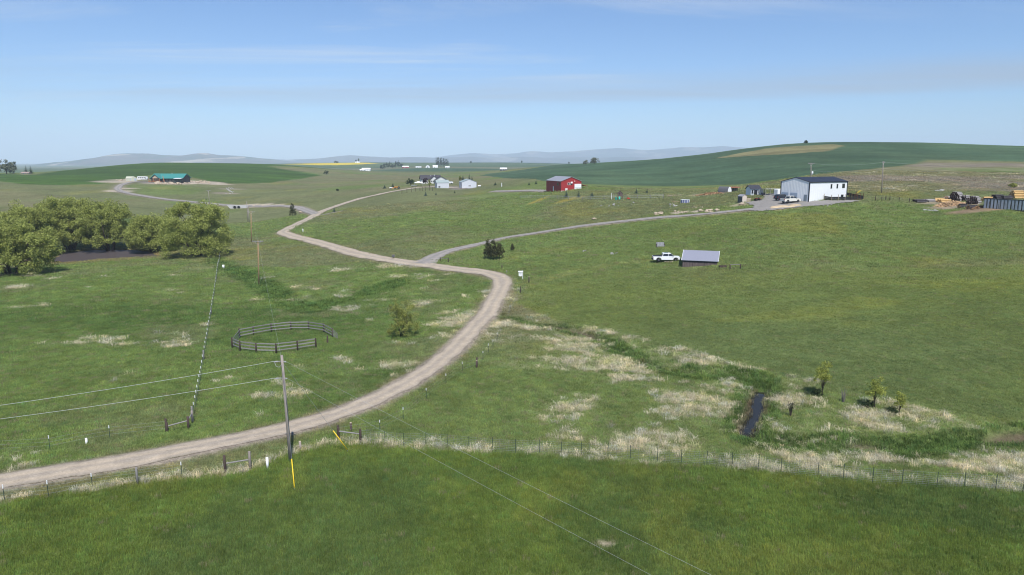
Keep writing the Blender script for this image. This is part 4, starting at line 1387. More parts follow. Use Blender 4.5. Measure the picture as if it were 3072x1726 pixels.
def place(msk, hmul, tint, spread):
    x, y, c = qx[msk], qy[msk], qc[msk]
    n = len(x)
    P = np.stack([x, y, gz(x, y)], 1)
    rot = np.stack([rng.normal(0, 0.08, n), rng.normal(0, 0.08, n), rng.uniform(0, 6.283, n)], 1)
    s = np.stack([c * spread, c * spread, hmul], 1)
    s[:, 2] *= rng.uniform(0.7, 1.3, n)
    return P, rot, s, tint


GAIN = 1.88
hg = np.where(hay_in, 0.85, np.where(mead_in & (qy < 150), 0.42, 0.62)) * (1 + 0.35 * (qc > 0.9))
vary = np.where(hay_in | (mead_in & (qy < 150)), 0.68 + 0.64 * fbm(qx, qy, 2.4, 3, 77), 0.46 + 1.12 * fbm(qx, qy, 1.9, 4, 78, 0.65))[:, None] * rng.uniform(0.78, 1.22, (len(qx), 1)) * (1 + 0.10 * rng.normal(size=(len(qx), 1)) * np.array([1.0, 0.2, -0.4]))
dead = (rng.random((len(qx), 1)) < np.where(hay_in, 0.012, np.where(mead_in & (qy < 150), 0.02, 0.065))[:, None])
tg = np.where(dead, np.array([0.30, 0.26, 0.15]), tc_ * GAIN * vary)
gmesh = [tuft_mesh('tuft', 44, 0.75, 0.38, 0.028, 0.5, 700 + k) for k in range(6)]
P, R_, S, T = place(is_grn, hg[is_grn], tg[is_grn], 1.25)
scatter('meadow_grass', 'short green grass covering the near fields', P, R_, S, T, gmesh)
dmesh = [tuft_mesh('tuft', 34, 0.7, 0.46, 0.030, 1.7, 720 + k) for k in range(5)]
td = np.where(rng.random((len(qx), 1)) < 0.3, np.array([0.50, 0.50, 0.25]), np.array([0.74, 0.665, 0.48])) * rng.uniform(0.6, 1.2, (len(qx), 1)) * (1 + 0.12 * rng.normal(size=(len(qx), 1)) * np.array([1, 0.6, 0]))
P, R_, S, T = place(is_dry, np.full(is_dry.sum(), 1.0), td[is_dry], 1.5)
scatter('dry_grass', 'tall bleached dead grass on the creek flats', P, R_, S, T, dmesh)
lmesh = [tuft_mesh('tuft', 40, 0.6, 0.55, 0.04, 0.75, 740 + k) for k in range(4)]
P, R_, S, T = place(is_lush, np.full(is_lush.sum(), 0.85), (tc_ * GAIN * vary)[is_lush], 1.5)
scatter('creek_grass', 'lush dark green grass along the creek banks', P, R_, S, T, lmesh)

# ------------------------------------------------------------------ materials for built things
pmat('pole_wood', (0.26, 0.225, 0.20), 0.9, var=0.3, scale=4, stretch=(6, 6, 0.4), bump=0.3)
pmat('pole_new', (0.36, 0.235, 0.13), 0.85, var=0.2, scale=4, stretch=(6, 6, 0.4))
pmat('post_dark', (0.075, 0.052, 0.045), 0.9, var=0.35, scale=5, stretch=(5, 5, 0.6), stain=(0.20, 0.16, 0.13), stain_scale=3)
pmat('rail_grey', (0.25, 0.235, 0.225), 0.9, var=0.25, scale=4, stretch=(1, 1, 1), stain=(0.16, 0.14, 0.13), stain_scale=2.5)
pmat('galv', (0.52, 0.53, 0.54), 0.45, 0.6, var=0.08)
pmat('wire', (0.55, 0.56, 0.55), 0.5, 0.3, var=0.05)
pmat('wire_dark', (0.25, 0.27, 0.26), 0.6, 0.2, var=0.05)
pmat('tpost_green', (0.035, 0.06, 0.045), 0.7, var=0.15)
pmat('white_paint', (0.80, 0.80, 0.79), 0.55, var=0.05, stain=(0.62, 0.61, 0.58), stain_at=(0.6, 0.8))
pmat('white_metal', (0.80, 0.81, 0.82), 0.5, var=0.03)
pmat('yellow_plastic', (0.80, 0.56, 0.03), 0.45, var=0.06)
pmat('black_plastic', (0.02, 0.02, 0.022), 0.6, var=0.1)
pmat('concrete', (0.46, 0.45, 0.44), 0.9, var=0.12, bump=0.2)
pmat('insulator', (0.36, 0.35, 0.36), 0.3, var=0.05)
pmat('black_trim', (0.022, 0.024, 0.032), 0.5, var=0.1)
pmat('navy_roof', (0.026, 0.029, 0.044), 0.5, var=0.12, stretch=(1, 6, 1))
pmat('blue_grey_door', (0.36, 0.42, 0.50), 0.55, var=0.05)
pmat('grey_door', (0.22, 0.26, 0.29), 0.55, var=0.05)
pmat('glass', (0.025, 0.03, 0.035), 0.08, var=0.0, spec=0.6)
pmat('red_siding', (0.33, 0.030, 0.032), 0.6, var=0.10, scale=1.2)
pmat('grey_roof', (0.36, 0.355, 0.37), 0.45, 0.2, var=0.06)
pmat('shed_siding', (0.56, 0.58, 0.62), 0.6, var=0.04)
pmat('shed_roof', (0.33, 0.39, 0.38), 0.5, 0.1, var=0.06)
pmat('house_siding', (0.62, 0.63, 0.62), 0.65, var=0.05)
pmat('charcoal_roof', (0.058, 0.055, 0.062), 0.8, var=0.15)
pmat('green_roof', (0.055, 0.25, 0.225), 0.45, 0.1, var=0.08)
pmat('green_trim', (0.03, 0.075, 0.07), 0.6, var=0.1)
pmat('log_wall', (0.05, 0.052, 0.05), 0.7, var=0.3)
pmat('cedar', (0.36, 0.15, 0.065), 0.75, var=0.15)
pmat('tan_board', (0.48, 0.40, 0.29), 0.8, var=0.1)
pmat('canvas', (0.66, 0.66, 0.60), 0.8, var=0.08)
pmat('tan_tarp', (0.46, 0.47, 0.37), 0.8, var=0.1)
pmat('shelter_board', (0.135, 0.105, 0.10), 0.9, var=0.35, scale=3, stretch=(7, 7, 0.5), stain=(0.055, 0.04, 0.04), stain_scale=1.4, stain_stretch=(3, 3, 0.6))
pmat('shelter_roof', (0.34, 0.345, 0.40), 0.40, 0.25, var=0.04)
pmat('weathered_panel', (0.30, 0.30, 0.31), 0.85, var=0.2, stretch=(6, 6, 0.7))
pmat('auto_white', (0.80, 0.81, 0.82), 0.25, var=0.01, spec=0.5)
pmat('auto_cream', (0.66, 0.64, 0.57), 0.3, var=0.02, spec=0.5)
pmat('auto_dark', (0.028, 0.032, 0.045), 0.25, var=0.02, spec=0.5)
pmat('tyre', (0.018, 0.018, 0.018), 0.9, var=0.1)
pmat('rim', (0.12, 0.12, 0.125), 0.4, 0.7, var=0.03)
pmat('lamp_red', (0.35, 0.02, 0.02), 0.3, var=0.0)
pmat('lamp_clear', (0.60, 0.62, 0.65), 0.15, var=0.0)
pmat('pool_blue', (0.16, 0.18, 0.32), 0.5, var=0.12, scale=5)
pmat('pool_water', (0.10, 0.24, 0.30), 0.1, var=0.02)
pmat('play_wood', (0.145, 0.105, 0.095), 0.85, var=0.25, scale=4)
pmat('teal_plastic', (0.05, 0.42, 0.33), 0.5, var=0.05)
pmat('red_plastic', (0.55, 0.055, 0.03), 0.45, var=0.05)
pmat('orange_paint', (0.62, 0.25, 0.03), 0.5, var=0.08)
pmat('shingle_dark', (0.045, 0.047, 0.06), 0.85, var=0.15)
pmat('shed_white', (0.72, 0.75, 0.80), 0.65, var=0.04)
pmat('shed_beige', (0.58, 0.51, 0.44), 0.7, var=0.05)
pmat('shed_grey_wall', (0.115, 0.115, 0.125), 0.8, var=0.12)
pmat('rust', (0.24, 0.10, 0.05), 0.8, var=0.3)
pmat('peeled_log', (0.60, 0.40, 0.17), 0.8, var=0.16, scale=3, stretch=(0.6, 5, 5), stain=(0.42, 0.25, 0.10), stain_scale=1.5)
pmat('grey_log', (0.30, 0.28, 0.27), 0.9, var=0.2, scale=3, stretch=(0.6, 5, 5), stain=(0.17, 0.15, 0.14), stain_scale=1.5)
pmat('black_log', (0.055, 0.05, 0.055), 0.9, var=0.3, scale=3, stretch=(0.6, 5, 5), stain=(0.15, 0.14, 0.14), stain_scale=2)
pmat('log_end_dark', (0.035, 0.02, 0.016), 0.9, var=0.3)
pmat('log_end_tan', (0.45, 0.27, 0.13), 0.9, var=0.2)
pmat('split_wood', (0.56, 0.38, 0.22), 0.9, var=0.25, island=0.45)
pmat('bark_chips', (0.28, 0.17, 0.09), 0.95, var=0.3, island=0.4)
pmat('container_steel', (0.47, 0.50, 0.56), 0.5, 0.3, var=0.06, stain=(0.15, 0.135, 0.11), stain_at=(0.56, 0.66), stain_scale=0.9, stain_stretch=(2.4, 2.4, 0.35))
pmat('container_dark', (0.24, 0.245, 0.25), 0.7, 0.1, var=0.1, stain=(0.09, 0.08, 0.065), stain_at=(0.42, 0.58), stain_scale=0.8, stain_stretch=(1.5, 1.5, 0.5))
pmat('dark_steel', (0.06, 0.06, 0.07), 0.6, 0.3, var=0.1)
pmat('boulder_tan', (0.42, 0.34, 0.25), 0.95, var=0.2, scale=2, bump=0.5)
pmat('boulder_grey', (0.36, 0.35, 0.33), 0.95, var=0.25, scale=2, bump=0.5)
pmat('black_board', (0.016, 0.016, 0.018), 0.7, var=0.3)
pmat('rust_post', (0.20, 0.085, 0.05), 0.85, var=0.2)
pmat('red_roof', (0.45, 0.10, 0.10), 0.6, var=0.08)
pmat('dome_white', (0.82, 0.83, 0.84), 0.55, var=0.03)
pmat('brown_roof', (0.33, 0.25, 0.22), 0.8, var=0.1)


# ------------------------------------------------------------------ building helpers
def gable(root, x0, x1, y0, y1, eave, rise, ridge, wall, roof, over=0.35, t=0.12, rise_at=0.5, wname='wall', rname='roof'):
    """walls with two gables and a pitched roof; ridge 'x' or 'y'"""
    if ridge == 'x':
        c = y0 + (y1 - y0) * rise_at
        MB().prism([(y0, -0.6), (y1, -0.6), (y1, eave), (c, eave + rise), (y0, eave)], x0, x1, 'x').build(wname, wall, root)
        a0, a1, lo, hi = x0 - over, x1 + over, y0, y1
    else:
        c = x0 + (x1 - x0) * rise_at
        MB().prism([(x0, -0.6), (x1, -0.6), (x1, eave), (c, eave + rise), (x0, eave)], y0, y1, 'y').build(wname, wall, root)
        a0, a1, lo, hi = y0 - over, y1 + over, x0, x1
    s1 = rise / (c - lo); s2 = rise / (hi - c)
    g = 0.012
    pr = [(lo - over, eave - s1 * over + g), (c, eave + rise + g), (hi + over, eave - s2 * over + g), (hi + over, eave - s2 * over + t), (c, eave + rise + t + 0.03), (lo - over, eave - s1 * over + t)]
    return MB().prism(pr, a0, a1, 'x' if ridge == 'x' else 'y').build(rname, roof, root)


def panel(root, name, face, c, w, h, mat, d=0.05, parent=None):
    """flat panel standing proud of a wall; face: 'x-','x+','y-','y+'; c = (along, plane, z centre)"""
    s = -1 if face[1] == '-' else 1
    if face[0] == 'x':
        return MB().box((c[1] + s * d / 2, c[0], c[2]), (d, w, h)).build(name, mat, parent or root)
    return MB().box((c[0], c[1] + s * d / 2, c[2]), (w, d, h)).build(name, mat, parent or root)


def window(root, face, c, w, h, frame='white_paint'):
    f = panel(root, 'window', face, c, w + 0.16, h + 0.16, frame, 0.05)
    s = -1 if face[1] == '-' else 1
    panel(root, 'pane', face, (c[0], c[1] + s * 0.052, c[2]), w, h, 'glass', 0.012, f)
    return f


def rail_between(root, name, a, b, w, h, mat):
    return MB().bar(a, b, w, h).build(name, mat, root)


def up_at(p, u, v):
    """point above ground point p seen at photo height v (same distance)"""
    return Vector(at_dist(u, v, p.y))


# ------------------------------------------------------------------ utility poles and lines
def utility_pole(label, base, top, r0, r1, mat, arm=None, arm_w=2.4, arm_rz=0.0, arm_drop=0.35, ins=True, transformer=False, arm_mat='rail_grey'):
    t = thing('utility_pole', label, 'pole', base)
    tv = Vector(top) - Vector(base)
    MB().tube([(0, 0, -1.0), tv * 0.5, tv], [r0, (r0 + r1) / 2, r1], 10).build('shaft', mat, t, True)
    if arm:
        d = Vector((math.cos(arm_rz), math.sin(arm_rz), 0))
        c = tv - Vector((0, 0, arm_drop))
        o = Vector((0, -r1 - 0.05, 0))
        ca = MB().bar(c - d * arm_w / 2 + o, c + d * arm_w / 2 + o, 0.11, 0.13).build('crossarm', arm_mat, t)
        for k in (-0.46, -0.25, 0.25, 0.46):
            p = c + d * arm_w * k + o
            MB().tube([p + Vector((0, 0, 0.06)), p + Vector((0, 0, 0.13)), p + Vector((0, 0, 0.2)), p + Vector((0, 0, 0.26))], [0.03, 0.06, 0.06, 0.03], 8).build('insulator', 'insulator', ca)
        for k in (-0.3, 0.3):
            MB().bar(c + d * arm_w * k + o, tv - Vector((0, 0, arm_drop + 0.75)) + o, 0.03, 0.03).build('brace', 'galv', t)
    if transformer:
        p = tv * 0.62 + Vector((0.42, -0.1, 0))
        MB().tube([p - Vector((0, 0, .55)), p + Vector((0, 0, .45)), p + Vector((0, 0, .55))], [0.27, 0.27, 0.14], 12).build('transformer', 'white_metal', t, True)
    return t


def line(label, a, b, sag, r=0.012, mat='wire', name='power_line', n=18, group=None):
    a, b = Vector(a), Vector(b)
    t = [i / n for i in range(n + 1)]
    pts = [a.lerp(b, k) - Vector((0, 0, 4 * sag * k * (1 - k))) - a for k in t]
    return tag(MB().tube(pts, r, 5, False).build(name, mat, None, True, loc=a), label, 'wire', group)


np_base = G(872, 1382)
np_top = up_at(np_base, 845, 1066)
near_pole = utility_pole('tall weathered grey utility pole beside the gravel road in front', np_base, np_top, 0.155, 0.115, 'pole_wood')
tv = np_top - np_base
for dz, side in ((0.55, -1), (2.05, -1)):      # dead-end insulators and brackets
    p = tv - Vector((0, 0, dz))
    MB().bar(p + Vector((-0.30, 0, 0)), p + Vector((0.2, 0, 0)), 0.05, 0.05).build('bracket', 'galv', near_pole)
    MB().tube([p + Vector((-0.30, 0, 0)), p + Vector((-0.42, -0.02, -0.01)), p + Vector((-0.56, -0.03, -0.02)), p + Vector((-0.7, -0.04, -0.03))], [0.03, 0.06, 0.06, 0.03], 8).build('insulator', 'insulator', near_pole)
    MB().tube([p + Vector((0.12, 0, 0)), p + Vector((0.26, -0.05, -0.02)), p + Vector((0.40, -0.1, -0.04))], [0.03, 0.06, 0.03], 8).build('insulator', 'insulator', near_pole)
MB().tube([tv - Vector((0.08, 0.13, 0.5)), tv * 0.5 + Vector((0.13, -0.13, 0)), Vector((0.14, -0.14, 0.2))], 0.018, 5).build('ground_wire', 'dark_steel', near_pole)
MB().tube([tv + Vector((-0.65, -0.04, -0.57)), tv + Vector((-0.5, -0.1, -0.95)), tv + Vector((-0.25, -0.1, -1.05)), tv + Vector((0, -0.1, -0.8))], 0.014, 5).build('jumper_wire', 'wire', near_pole)

pA = np_top - Vector((0, 0, 0.55)); pB = np_top - Vector((0, 0, 2.05))
lw = at_dist(-420, 1272, 50.0), at_dist(-420, 1308, 50.0)
line('upper of the two pale wires running left from the near pole', pA + Vector((-0.7, 0, 0)), lw[0], 0.25, 0.013, group='wires left of the near pole')
line('lower of the two pale wires running left from the near pole', pB + Vector((-0.7, 0, 0)), lw[1], 0.25, 0.013, group='wires left of the near pole')
rw = at_dist(2330, 1822, 30.0), at_dist(2330, 1925, 30.0)
line('upper thin wire descending from the near pole to the bottom right', pA + Vector((0.4, -0.1, 0)), rw[0], 0.12, 0.0055, group='wires right of the near pole')
line('lower thin wire descending from the near pole to the bottom right', pB + Vector((0.4, -0.1, 0)), rw[1], 0.12, 0.0055, group='wires right of the near pole')
# guys with yellow guards
for (ub, vb, ut, vt, lab, frac) in ((884, 1470, 874, 1382, 'yellow guarded guy wire anchored below the near pole', 1.0), (1045, 1354, 1001, 1296, 'yellow guarded guy wire anchored right of the near pole', 1.0)):
    g = G(ub, vb)
    top = np_top - Vector((0, 0, 0.6)) - g
    dirv = top.normalized()
    t = thing('guy_wire', lab, 'guy wire', g)
    MB().tube([(0, 0, 0), top], 0.012, 5).build('wire', 'wire_dark', t)
    L = 2.35
    MB().tube([dirv * 0.15, dirv * (0.15 + L)], [0.05, 0.045], 8).build('guard', 'yellow_plastic', t, True)
    MB().tube([(0, 0, -0.2), dirv * 0.16], 0.03, 6).build('anchor_rod', 'galv', t)

b1 = G(776, 849); t1 = up_at(b1, 774, 722)
utility_pole('brown utility pole with pale crossarm standing below the road bend', b1, t1, 0.17, 0.13, 'pole_new', True, 2.5, 0.08, 0.25)
b2 = G(754, 727); t2 = up_at(b2, 753, 634)
utility_pole('brown utility pole with crossarm, second from the round pen', b2, t2, 0.17, 0.13, 'pole_new', True, 2.5, 0.08, 0.25)
b3 = G(744, 667); t3 = up_at(b3, 740, 605)
utility_pole('left of two close grey utility poles by the creek crossing', b3, t3, 0.17, 0.13, 'pole_wood')
b4 = G(748, 668); t4 = up_at(b4, 744, 621)
utility_pole('right, shorter of two close grey utility poles by the creek crossing', b4, t4, 0.16, 0.12, 'pole_wood')
b5 = G(630, 622); t5 = up_at(b5, 625, 571)
utility_pole('grey utility pole with crossarm rising behind the broad willow', b5, t5, 0.17, 0.13, 'pole_wood', True, 2.6, 0.05, 0.2)
b6 = G(2433, 569); t6 = up_at(b6, 2433, 489)
utility_pole('utility pole with transformer and two crossarms behind the white building', b6, t6, 0.16, 0.12, 'pole_wood', True, 2.2, 0.1, 0.25, transformer=True)
b7 = G(2645, 580); t7 = up_at(b7, 2650, 485)
utility_pole('dark utility pole standing alone right of the white building', b7, t7, 0.17, 0.12, 'pole_wood', True, 1.6, 0.5, 0.3)
line('faint wire between the near pole and the brown pole by the bend', pA, t1, 0.5, 0.006)
line('faint wire linking the two brown poles', t1 + Vector((0, 0, -0.1)), t2 + Vector((0, 0, -0.1)), 0.8, 0.006)
line('upper wire between the transformer pole and the lone dark pole', t6 - Vector((0, 0, .1)), t7 - Vector((0, 0, .2)), 0.8, 0.012)
line('lower wire between the transformer pole and the lone dark pole', t6 - Vector((0, 0, 2.4)), t7 - Vector((0, 0, 2.2)), 0.8, 0.01)
line('upper wire running right from the lone dark pole', t7 - Vector((0, 0, .2)), at_dist(3250, 492, 190), 0.9, 0.012)
line('lower wire running right from the lone dark pole', t7 - Vector((0, 0, 2.2)), at_dist(3250, 515, 190), 0.9, 0.010)
gm_ = G(2568, 583)
t = thing('guy_wire', 'yellow guarded guy wire slanting behind the white building pen', 'guy wire', gm_)
d7 = (t7 - gm_ - Vector((0, 0, 0.5)))
MB().tube([(0, 0, 0), d7], 0.012, 5).build('wire', 'wire_dark', t)
for k in (0, 0.5):
    MB().tube([(k, 0.3 * k, 0.1), d7.normalized() * 2.2 + Vector((k, 0.3 * k, 0))], 0.035, 6).build('guard', 'yellow_plastic', t)

# ------------------------------------------------------------------ round pen
PEN_NEAR = [(697, 1044), (720.5, 1054), (769, 1060), (829, 1062), (893, 1053), (948, 1045)]
PEN_FAR = [(697, 1036), (719, 1015), (761, 1007), (815, 997), (873, 990.5), (926, 989), (972, 996), (998, 1012)]
pen = thing('round_pen', 'round wooden corral of dark posts and grey rails on the meadow', 'corral', G(850, 1025))
pen_o = pen.location.copy()
post_me = MB().tube([(0, 0, -0.4), (0, 0, 1.45), (0, 0, 1.5)], [0.12, 0.115, 0.09], 8).mesh('post', 'post_dark', True)


def pen_post(u, v, sc=1.0):
    g = G(u, v)
    o = add('post', post_me, pen, g - pen_o, random.uniform(0, 3)); o.scale = (1, 1, sc * random.uniform(0.95, 1.05))
    return g - pen_o


def pen_rails(A, B, inward, skip=()):
    for k, z in enumerate((0.42, 0.90, 1.36)):
        if k in skip:
            continue
        a = A + Vector((0, 0, z + random.uniform(-0.03, 0.03))) + inward; b = B + Vector((0, 0, z + random.uniform(-0.03, 0.03))) + inward
        MB().bar(a, b, 0.05, 0.145).build('rail', 'rail_grey', pen)


near_p = [pen_post(*q) for q in PEN_NEAR]
far_p = [pen_post(*q) for q in PEN_FAR[1:]]
ring = [near_p[::-1], [near_p[0]] + far_p]
for chain in ring:
    for a, b in zip(chain[:-1], chain[1:]):
        mid = (a + b) / 2; inw = Vector((-mid.x, -mid.y, 0)).normalized() * 0.14
        pen_rails(a, b, inw)
# sagging gate hung on the last far post, and its latch post
ge = G(983, 1030) - pen_o
MB().tube([ge + Vector((0, 0, -0.3)), ge + Vector((0, 0, 1.15))], [0.13, 0.11], 8).build('gate_post', 'post_dark', pen)
gt = add('gate', MB().bar((0, 0, 0.2), (0, 0, 1.25), 0.05, 0.05).mesh('gate', 'rail_grey'), pen, far_p[-1] + Vector((0.1, -0.1, 0)), 0)
gd = Vector((1.05, -1.5, 0))
for k in range(5):
    z = 0.25 + 0.24 * k
    MB().bar((0.02, 0, z), (gd.x, gd.y, z - 0.25), 0.035, 0.06).build('rail', 'rail_grey', gt)
for f in (0.4, 0.75, 1.0):
    MB().bar((gd.x * f, gd.y * f + 0.05, 0.15 - 0.25 * f), (gd.x * f, gd.y * f + 0.05, 1.3 - 0.25 * f), 0.035, 0.05).build('slat', 'rail_grey', gt)

# ------------------------------------------------------------------ fences
tpost_me = MB().box((0, 0, 0.62), (0.042, 0.03, 1.4)).mesh('post', 'tpost_green')
tcap_me = MB().box((0, 0, 1.20), (0.062, 0.048, 0.30)).mesh('post_tip', 'white_paint')
wpost_me = MB().tube([(0, 0, -0.4), (0, 0, 1.3), (0, 0, 1.35)], [0.11, 0.10, 0.08], 8).mesh('post', 'post_dark', True)
gpost_me = MB().tube([(0, 0, -0.4), (0, 0, 1.4), (0, 0, 1.44)], [0.10, 0.09, 0.07], 8).mesh('post', 'rail_grey', True)


def fence(name, label, px, kinds, wires, wire_r, wire_mat='wire_dark', interp=0, cat='fence', verticals=0.0, scale=1.0, tips=True):
    pts = [G(u, v) for u, v in px]
    root = thing(name, label, cat, pts[0])
    o = pts[0]
    for i, g in enumerate(pts):
        k = kinds[i % len(kinds)]
        me = {'t': tpost_me, 'w': wpost_me, 'g': gpost_me}[k]
        q = add('post', me, root, g - o, random.uniform(-0.3, 0.3)); q.scale = (1, 1, scale * random.uniform(0.93, 1.07))
        if k == 't' and tips:
            add('post_tip', tcap_me, q)
    for z in wires:
        mb = MB()
        for a, b in zip(pts[:-1], pts[1:]):
            n = max(2, int((b - a).length / 3))
            P = []
            for j in range(n + 1):
                f = j / n; x, y = a.x + (b.x - a.x) * f, a.y + (b.y - a.y) * f
                P.append((x - o.x, y - o.y, float(gz(x, y)) * 0.5 + 0.5 * (a.z + (b.z - a.z) * f) + z - o.z))
            mb.tube(P, wire_r, 4, False)
        mb.build('wire', wire_mat, root)
    if verticals:
        mb = MB()
        for a, b in zip(pts[:-1], pts[1:]):
            n = int((b - a).length / verticals)
            for j in range(n):
                p = a.lerp(b, (j + 0.5) / n) - o; zg = 0.5 * (p.z + float(gz(p.x + o.x, p.y + o.y)) - o.z)
                mb.bar((p.x, p.y, zg + wires[0]), (p.x, p.y, zg + wires[-1]), wire_r * 1.6)
        mb.build('stay_wire', wire_mat, root)
    return root


def lerp_px(pts, n):
    out = []
    for (a, b) in zip(pts[:-1], pts[1:]):
        for k in range(n):
            out.append((a[0] + (b[0] - a[0]) * k / n, a[1] + (b[1] - a[1]) * k / n))
    return out + [pts[-1]]


# woven wire fence across the front, right part
WV = [(1082, 1327), (1155, 1332), (1212, 1338), (1278, 1334), (1342, 1342), (1405, 1348), (1478, 1356)] + [(1536 + x / 3.349, 1284 + y / 3.349) for x, y in
     ((35, 255), (277, 262), (497, 270), (695, 285), (963, 300), (1187, 318), (1460, 340), (1700, 358), (1957, 374), (2210, 390), (2475, 405))] + \
     [(2304 + x / 3.349, 1284 + y / 3.349) for x, y in ((130, 452), (500, 492), (755, 515), (1050, 548), (1345, 568), (1695, 598), (1970, 606), (2285, 622), (2560, 640))] + [(3160, 1486)]
fence('woven_wire_fence', 'woven wire fence on green steel posts crossing the front field', WV, ['w'] + ['t'] * (len(WV) - 1), (0.05, 0.2, 0.36, 0.52, 0.68, 0.84, 1.0, 1.2), 0.006, 'wire_dark', verticals=0.4, tips=False)
# roadside fence, front left
fence('wire_fence', 'wire fence with white tipped posts along the near side of the road', [(-60, 1516), (14, 1503), (146, 1491), (278, 1467), (413, 1451), (546, 1430)], ['t', 't', 't', 't', 'g', 't'], (0.3, 0.6, 0.9, 1.15), 0.006)
# fence beside the road, right side, going up to the bend
RD = [(1015, 1316), (1140, 1295), (1210, 1258), (1279, 1195), (1338, 1152), (1387, 1117), (1431, 1103), (1449, 1081), (1465, 1060), (1479, 1044), (1492, 1022), (1530, 930), (1562, 880)]
fence('wire_fence', 'wire fence with white tipped posts following the inside of the road bend', RD, ['w', 't', 't', 't', 't', 't', 'w', 't', 't', 't', 't', 't', 'w'], (0.4, 0.75, 1.1), 0.006, scale=0.95)
# long straight fence running away from the near corner to the willow
LF = [(578, 1262), (587, 1222), (593, 1190), (599, 1158), (604, 1127), (609, 1094), (614, 1064), (619, 1036), (623, 1010), (627, 985), (631, 962), (634, 942), (637, 922), (640, 903), (643, 885), (645, 868), (648, 850), (650, 834), (652, 818), (654, 805), (656, 793), (658, 782), (660, 770)]
fence('wire_fence', 'straight wire fence with white tipped posts running from the road to the willows', lerp_px(LF, 2), ['g' if i % 11 == 0 else 't' for i in range(2 * len(LF) - 1)], (0.4, 0.7, 1.0), 0.005, 'wire_dark', scale=1.0)
# fence left of the far side of the road
fence('wire_fence', 'short wire fence run with white tipped posts left beyond the road', [(-40, 1360), (150, 1349), (330, 1315), (500, 1297)], ['t', 't', 't', 'w'], (0.4, 0.75, 1.1), 0.006)
# yard fence behind the grey pasture, right
fence('pasture_fence', 'thin fence with pale posts between the red barn and the play house', [(1560, 597), (1596, 596), (1611, 596), (1630, 596), (1650, 597), (1672, 598), (1705, 600), (1748, 601), (1772, 600), (1812, 599), (1912, 597), (1951, 597), (1990, 596)], ['g'], (0.5, 1.0, 1.3), 0.025, 'wire', scale=0.95)
fence('garden_fence', 'dark post garden fence in front of the grey farm', [(1206, 582), (1221, 579), (1234, 577), (1246, 575), (1260, 574), (1268, 573), (1276, 573), (1289, 572), (1298, 573)], ['w'], (0.8, 1.6), 0.02, 'wire_dark', scale=1.7)
fence('post_row', 'row of short dark posts between the pen and the log stacks', [(2626, 603), (2645, 604), (2657, 602), (2669, 602), (2697, 604), (2728, 607)], ['w', 'w', 'w', 'w', 'w', 'w'], (0.8,), 0.008, 'wire_dark', scale=0.95)


def brace_panel(label, pts, rails, name='fence_brace', group='fence corner braces'):
    """pairs of stout posts joined by a rail"""
    P = [(G(u, v), h, m) for u, v, h, m in pts]
    o = P[0][0]
    root = thing(name, label, 'fence', o, 0, group)
    for g, h, m in P:
        MB().tube([(0, 0, -0.4), (0, 0, h), (0, 0, h + 0.04)], [0.13, 0.115, 0.09], 8).build('post', m, root, True, loc=g - o)
    for i, j, z0, z1 in rails:
        MB().tube([P[i][0] - o + Vector((0, 0, z0)), P[j][0] - o + Vector((0, 0, z1))], 0.06, 7).build('rail', 'rail_grey', root)
    return root


brace_panel('brown and grey posts joined by a thin rail below the road at the left', [(676, 1417, 1.45, 'post_dark'), (751, 1406, 1.5, 'pole_wood')], [(0, 1, 0.75, 0.8)])
brace_panel('dark post pair with a heavy rail right of the near utility pole', [(1016, 1316, 1.15, 'post_dark'), (1082, 1325, 1.1, 'post_dark')], [(0, 1, 0.75, 0.75)])
brace_panel('three post corner brace at the end of the straight fence', [(502, 1297, 0.95, 'post_dark'), (566, 1288, 1.25, 'post_dark'), (578, 1268, 1.2, 'pole_wood')], [(0, 1, 0.6, 0.85), (1, 2, 0.9, 0.95)])
brace_panel('dark post pair with a grey rail beside the drive fork', [(1321, 783, 0.95, 'post_dark'), (1345, 786, 0.95, 'post_dark')], [(0, 1, 0.75, 0.8)])
brace_panel('hitching rail on two dark posts right of the open shelter', [(2190, 809, 0.95, 'post_dark'), (2221, 808, 0.95, 'post_dark')], [(0, 1, 0.95, 0.95)], 'hitching_rail', None)
for (u, v, h, m, lab) in ((901, 1349, 0.75, 'pole_wood', 'short grey stump post right of the near utility pole'), (1053, 1292, 0.8, 'post_dark', 'dark short post beyond the dark post pair'), (1430, 1104, 0.9, 'post_dark', 'single dark post right of the road curve'),
                        (1506, 806, 0.8, 'post_dark', 'dark post above the outside of the road bend'), (1587, 848, 1.25, 'post_dark', 'dark post with pale cut top beside the white yard sign'),
                        (1520, 818, 0.5, 'rail_grey', 'stubby post by the roadside left of the yard sign')):
    t = thing('fence_post', lab, 'post', G(u, v))
    MB().tube([(0, 0, -0.4), (0, 0, h)], [0.12, 0.11], 8).build('shaft', m, t, True)
    MB().tube([(0, 0, h), (0, 0, h + 0.05)], [0.115, 0.10], 8).build('cut_top', 'tan_board', t)
for (u, v, h, r, lab) in ((803, 1406, 0.95, 0.11, 'thick white pipe standing in the grass left of the near pole'), (260, 1332, 0.5, 0.10, 'white pipe marker beyond the road at the left'), (670, 803, 0.9, 0.30, 'white box marker at the willow end of the straight fence'),
                        (909, 697, 1.2, 0.14, 'white marker post inside the upper road bend')):
    t = thing('marker_pipe', lab, 'marker', G(u, v))
    MB().tube([(0, 0, -0.2), (0, 0, h)], [r, r], 12).build('pipe', 'white_paint', t, True)
    MB().tube([(0, 0, h), (0, 0, h + 0.03)], [r * 1.08, r * 0.9], 12).build('cap', 'white_paint', t)

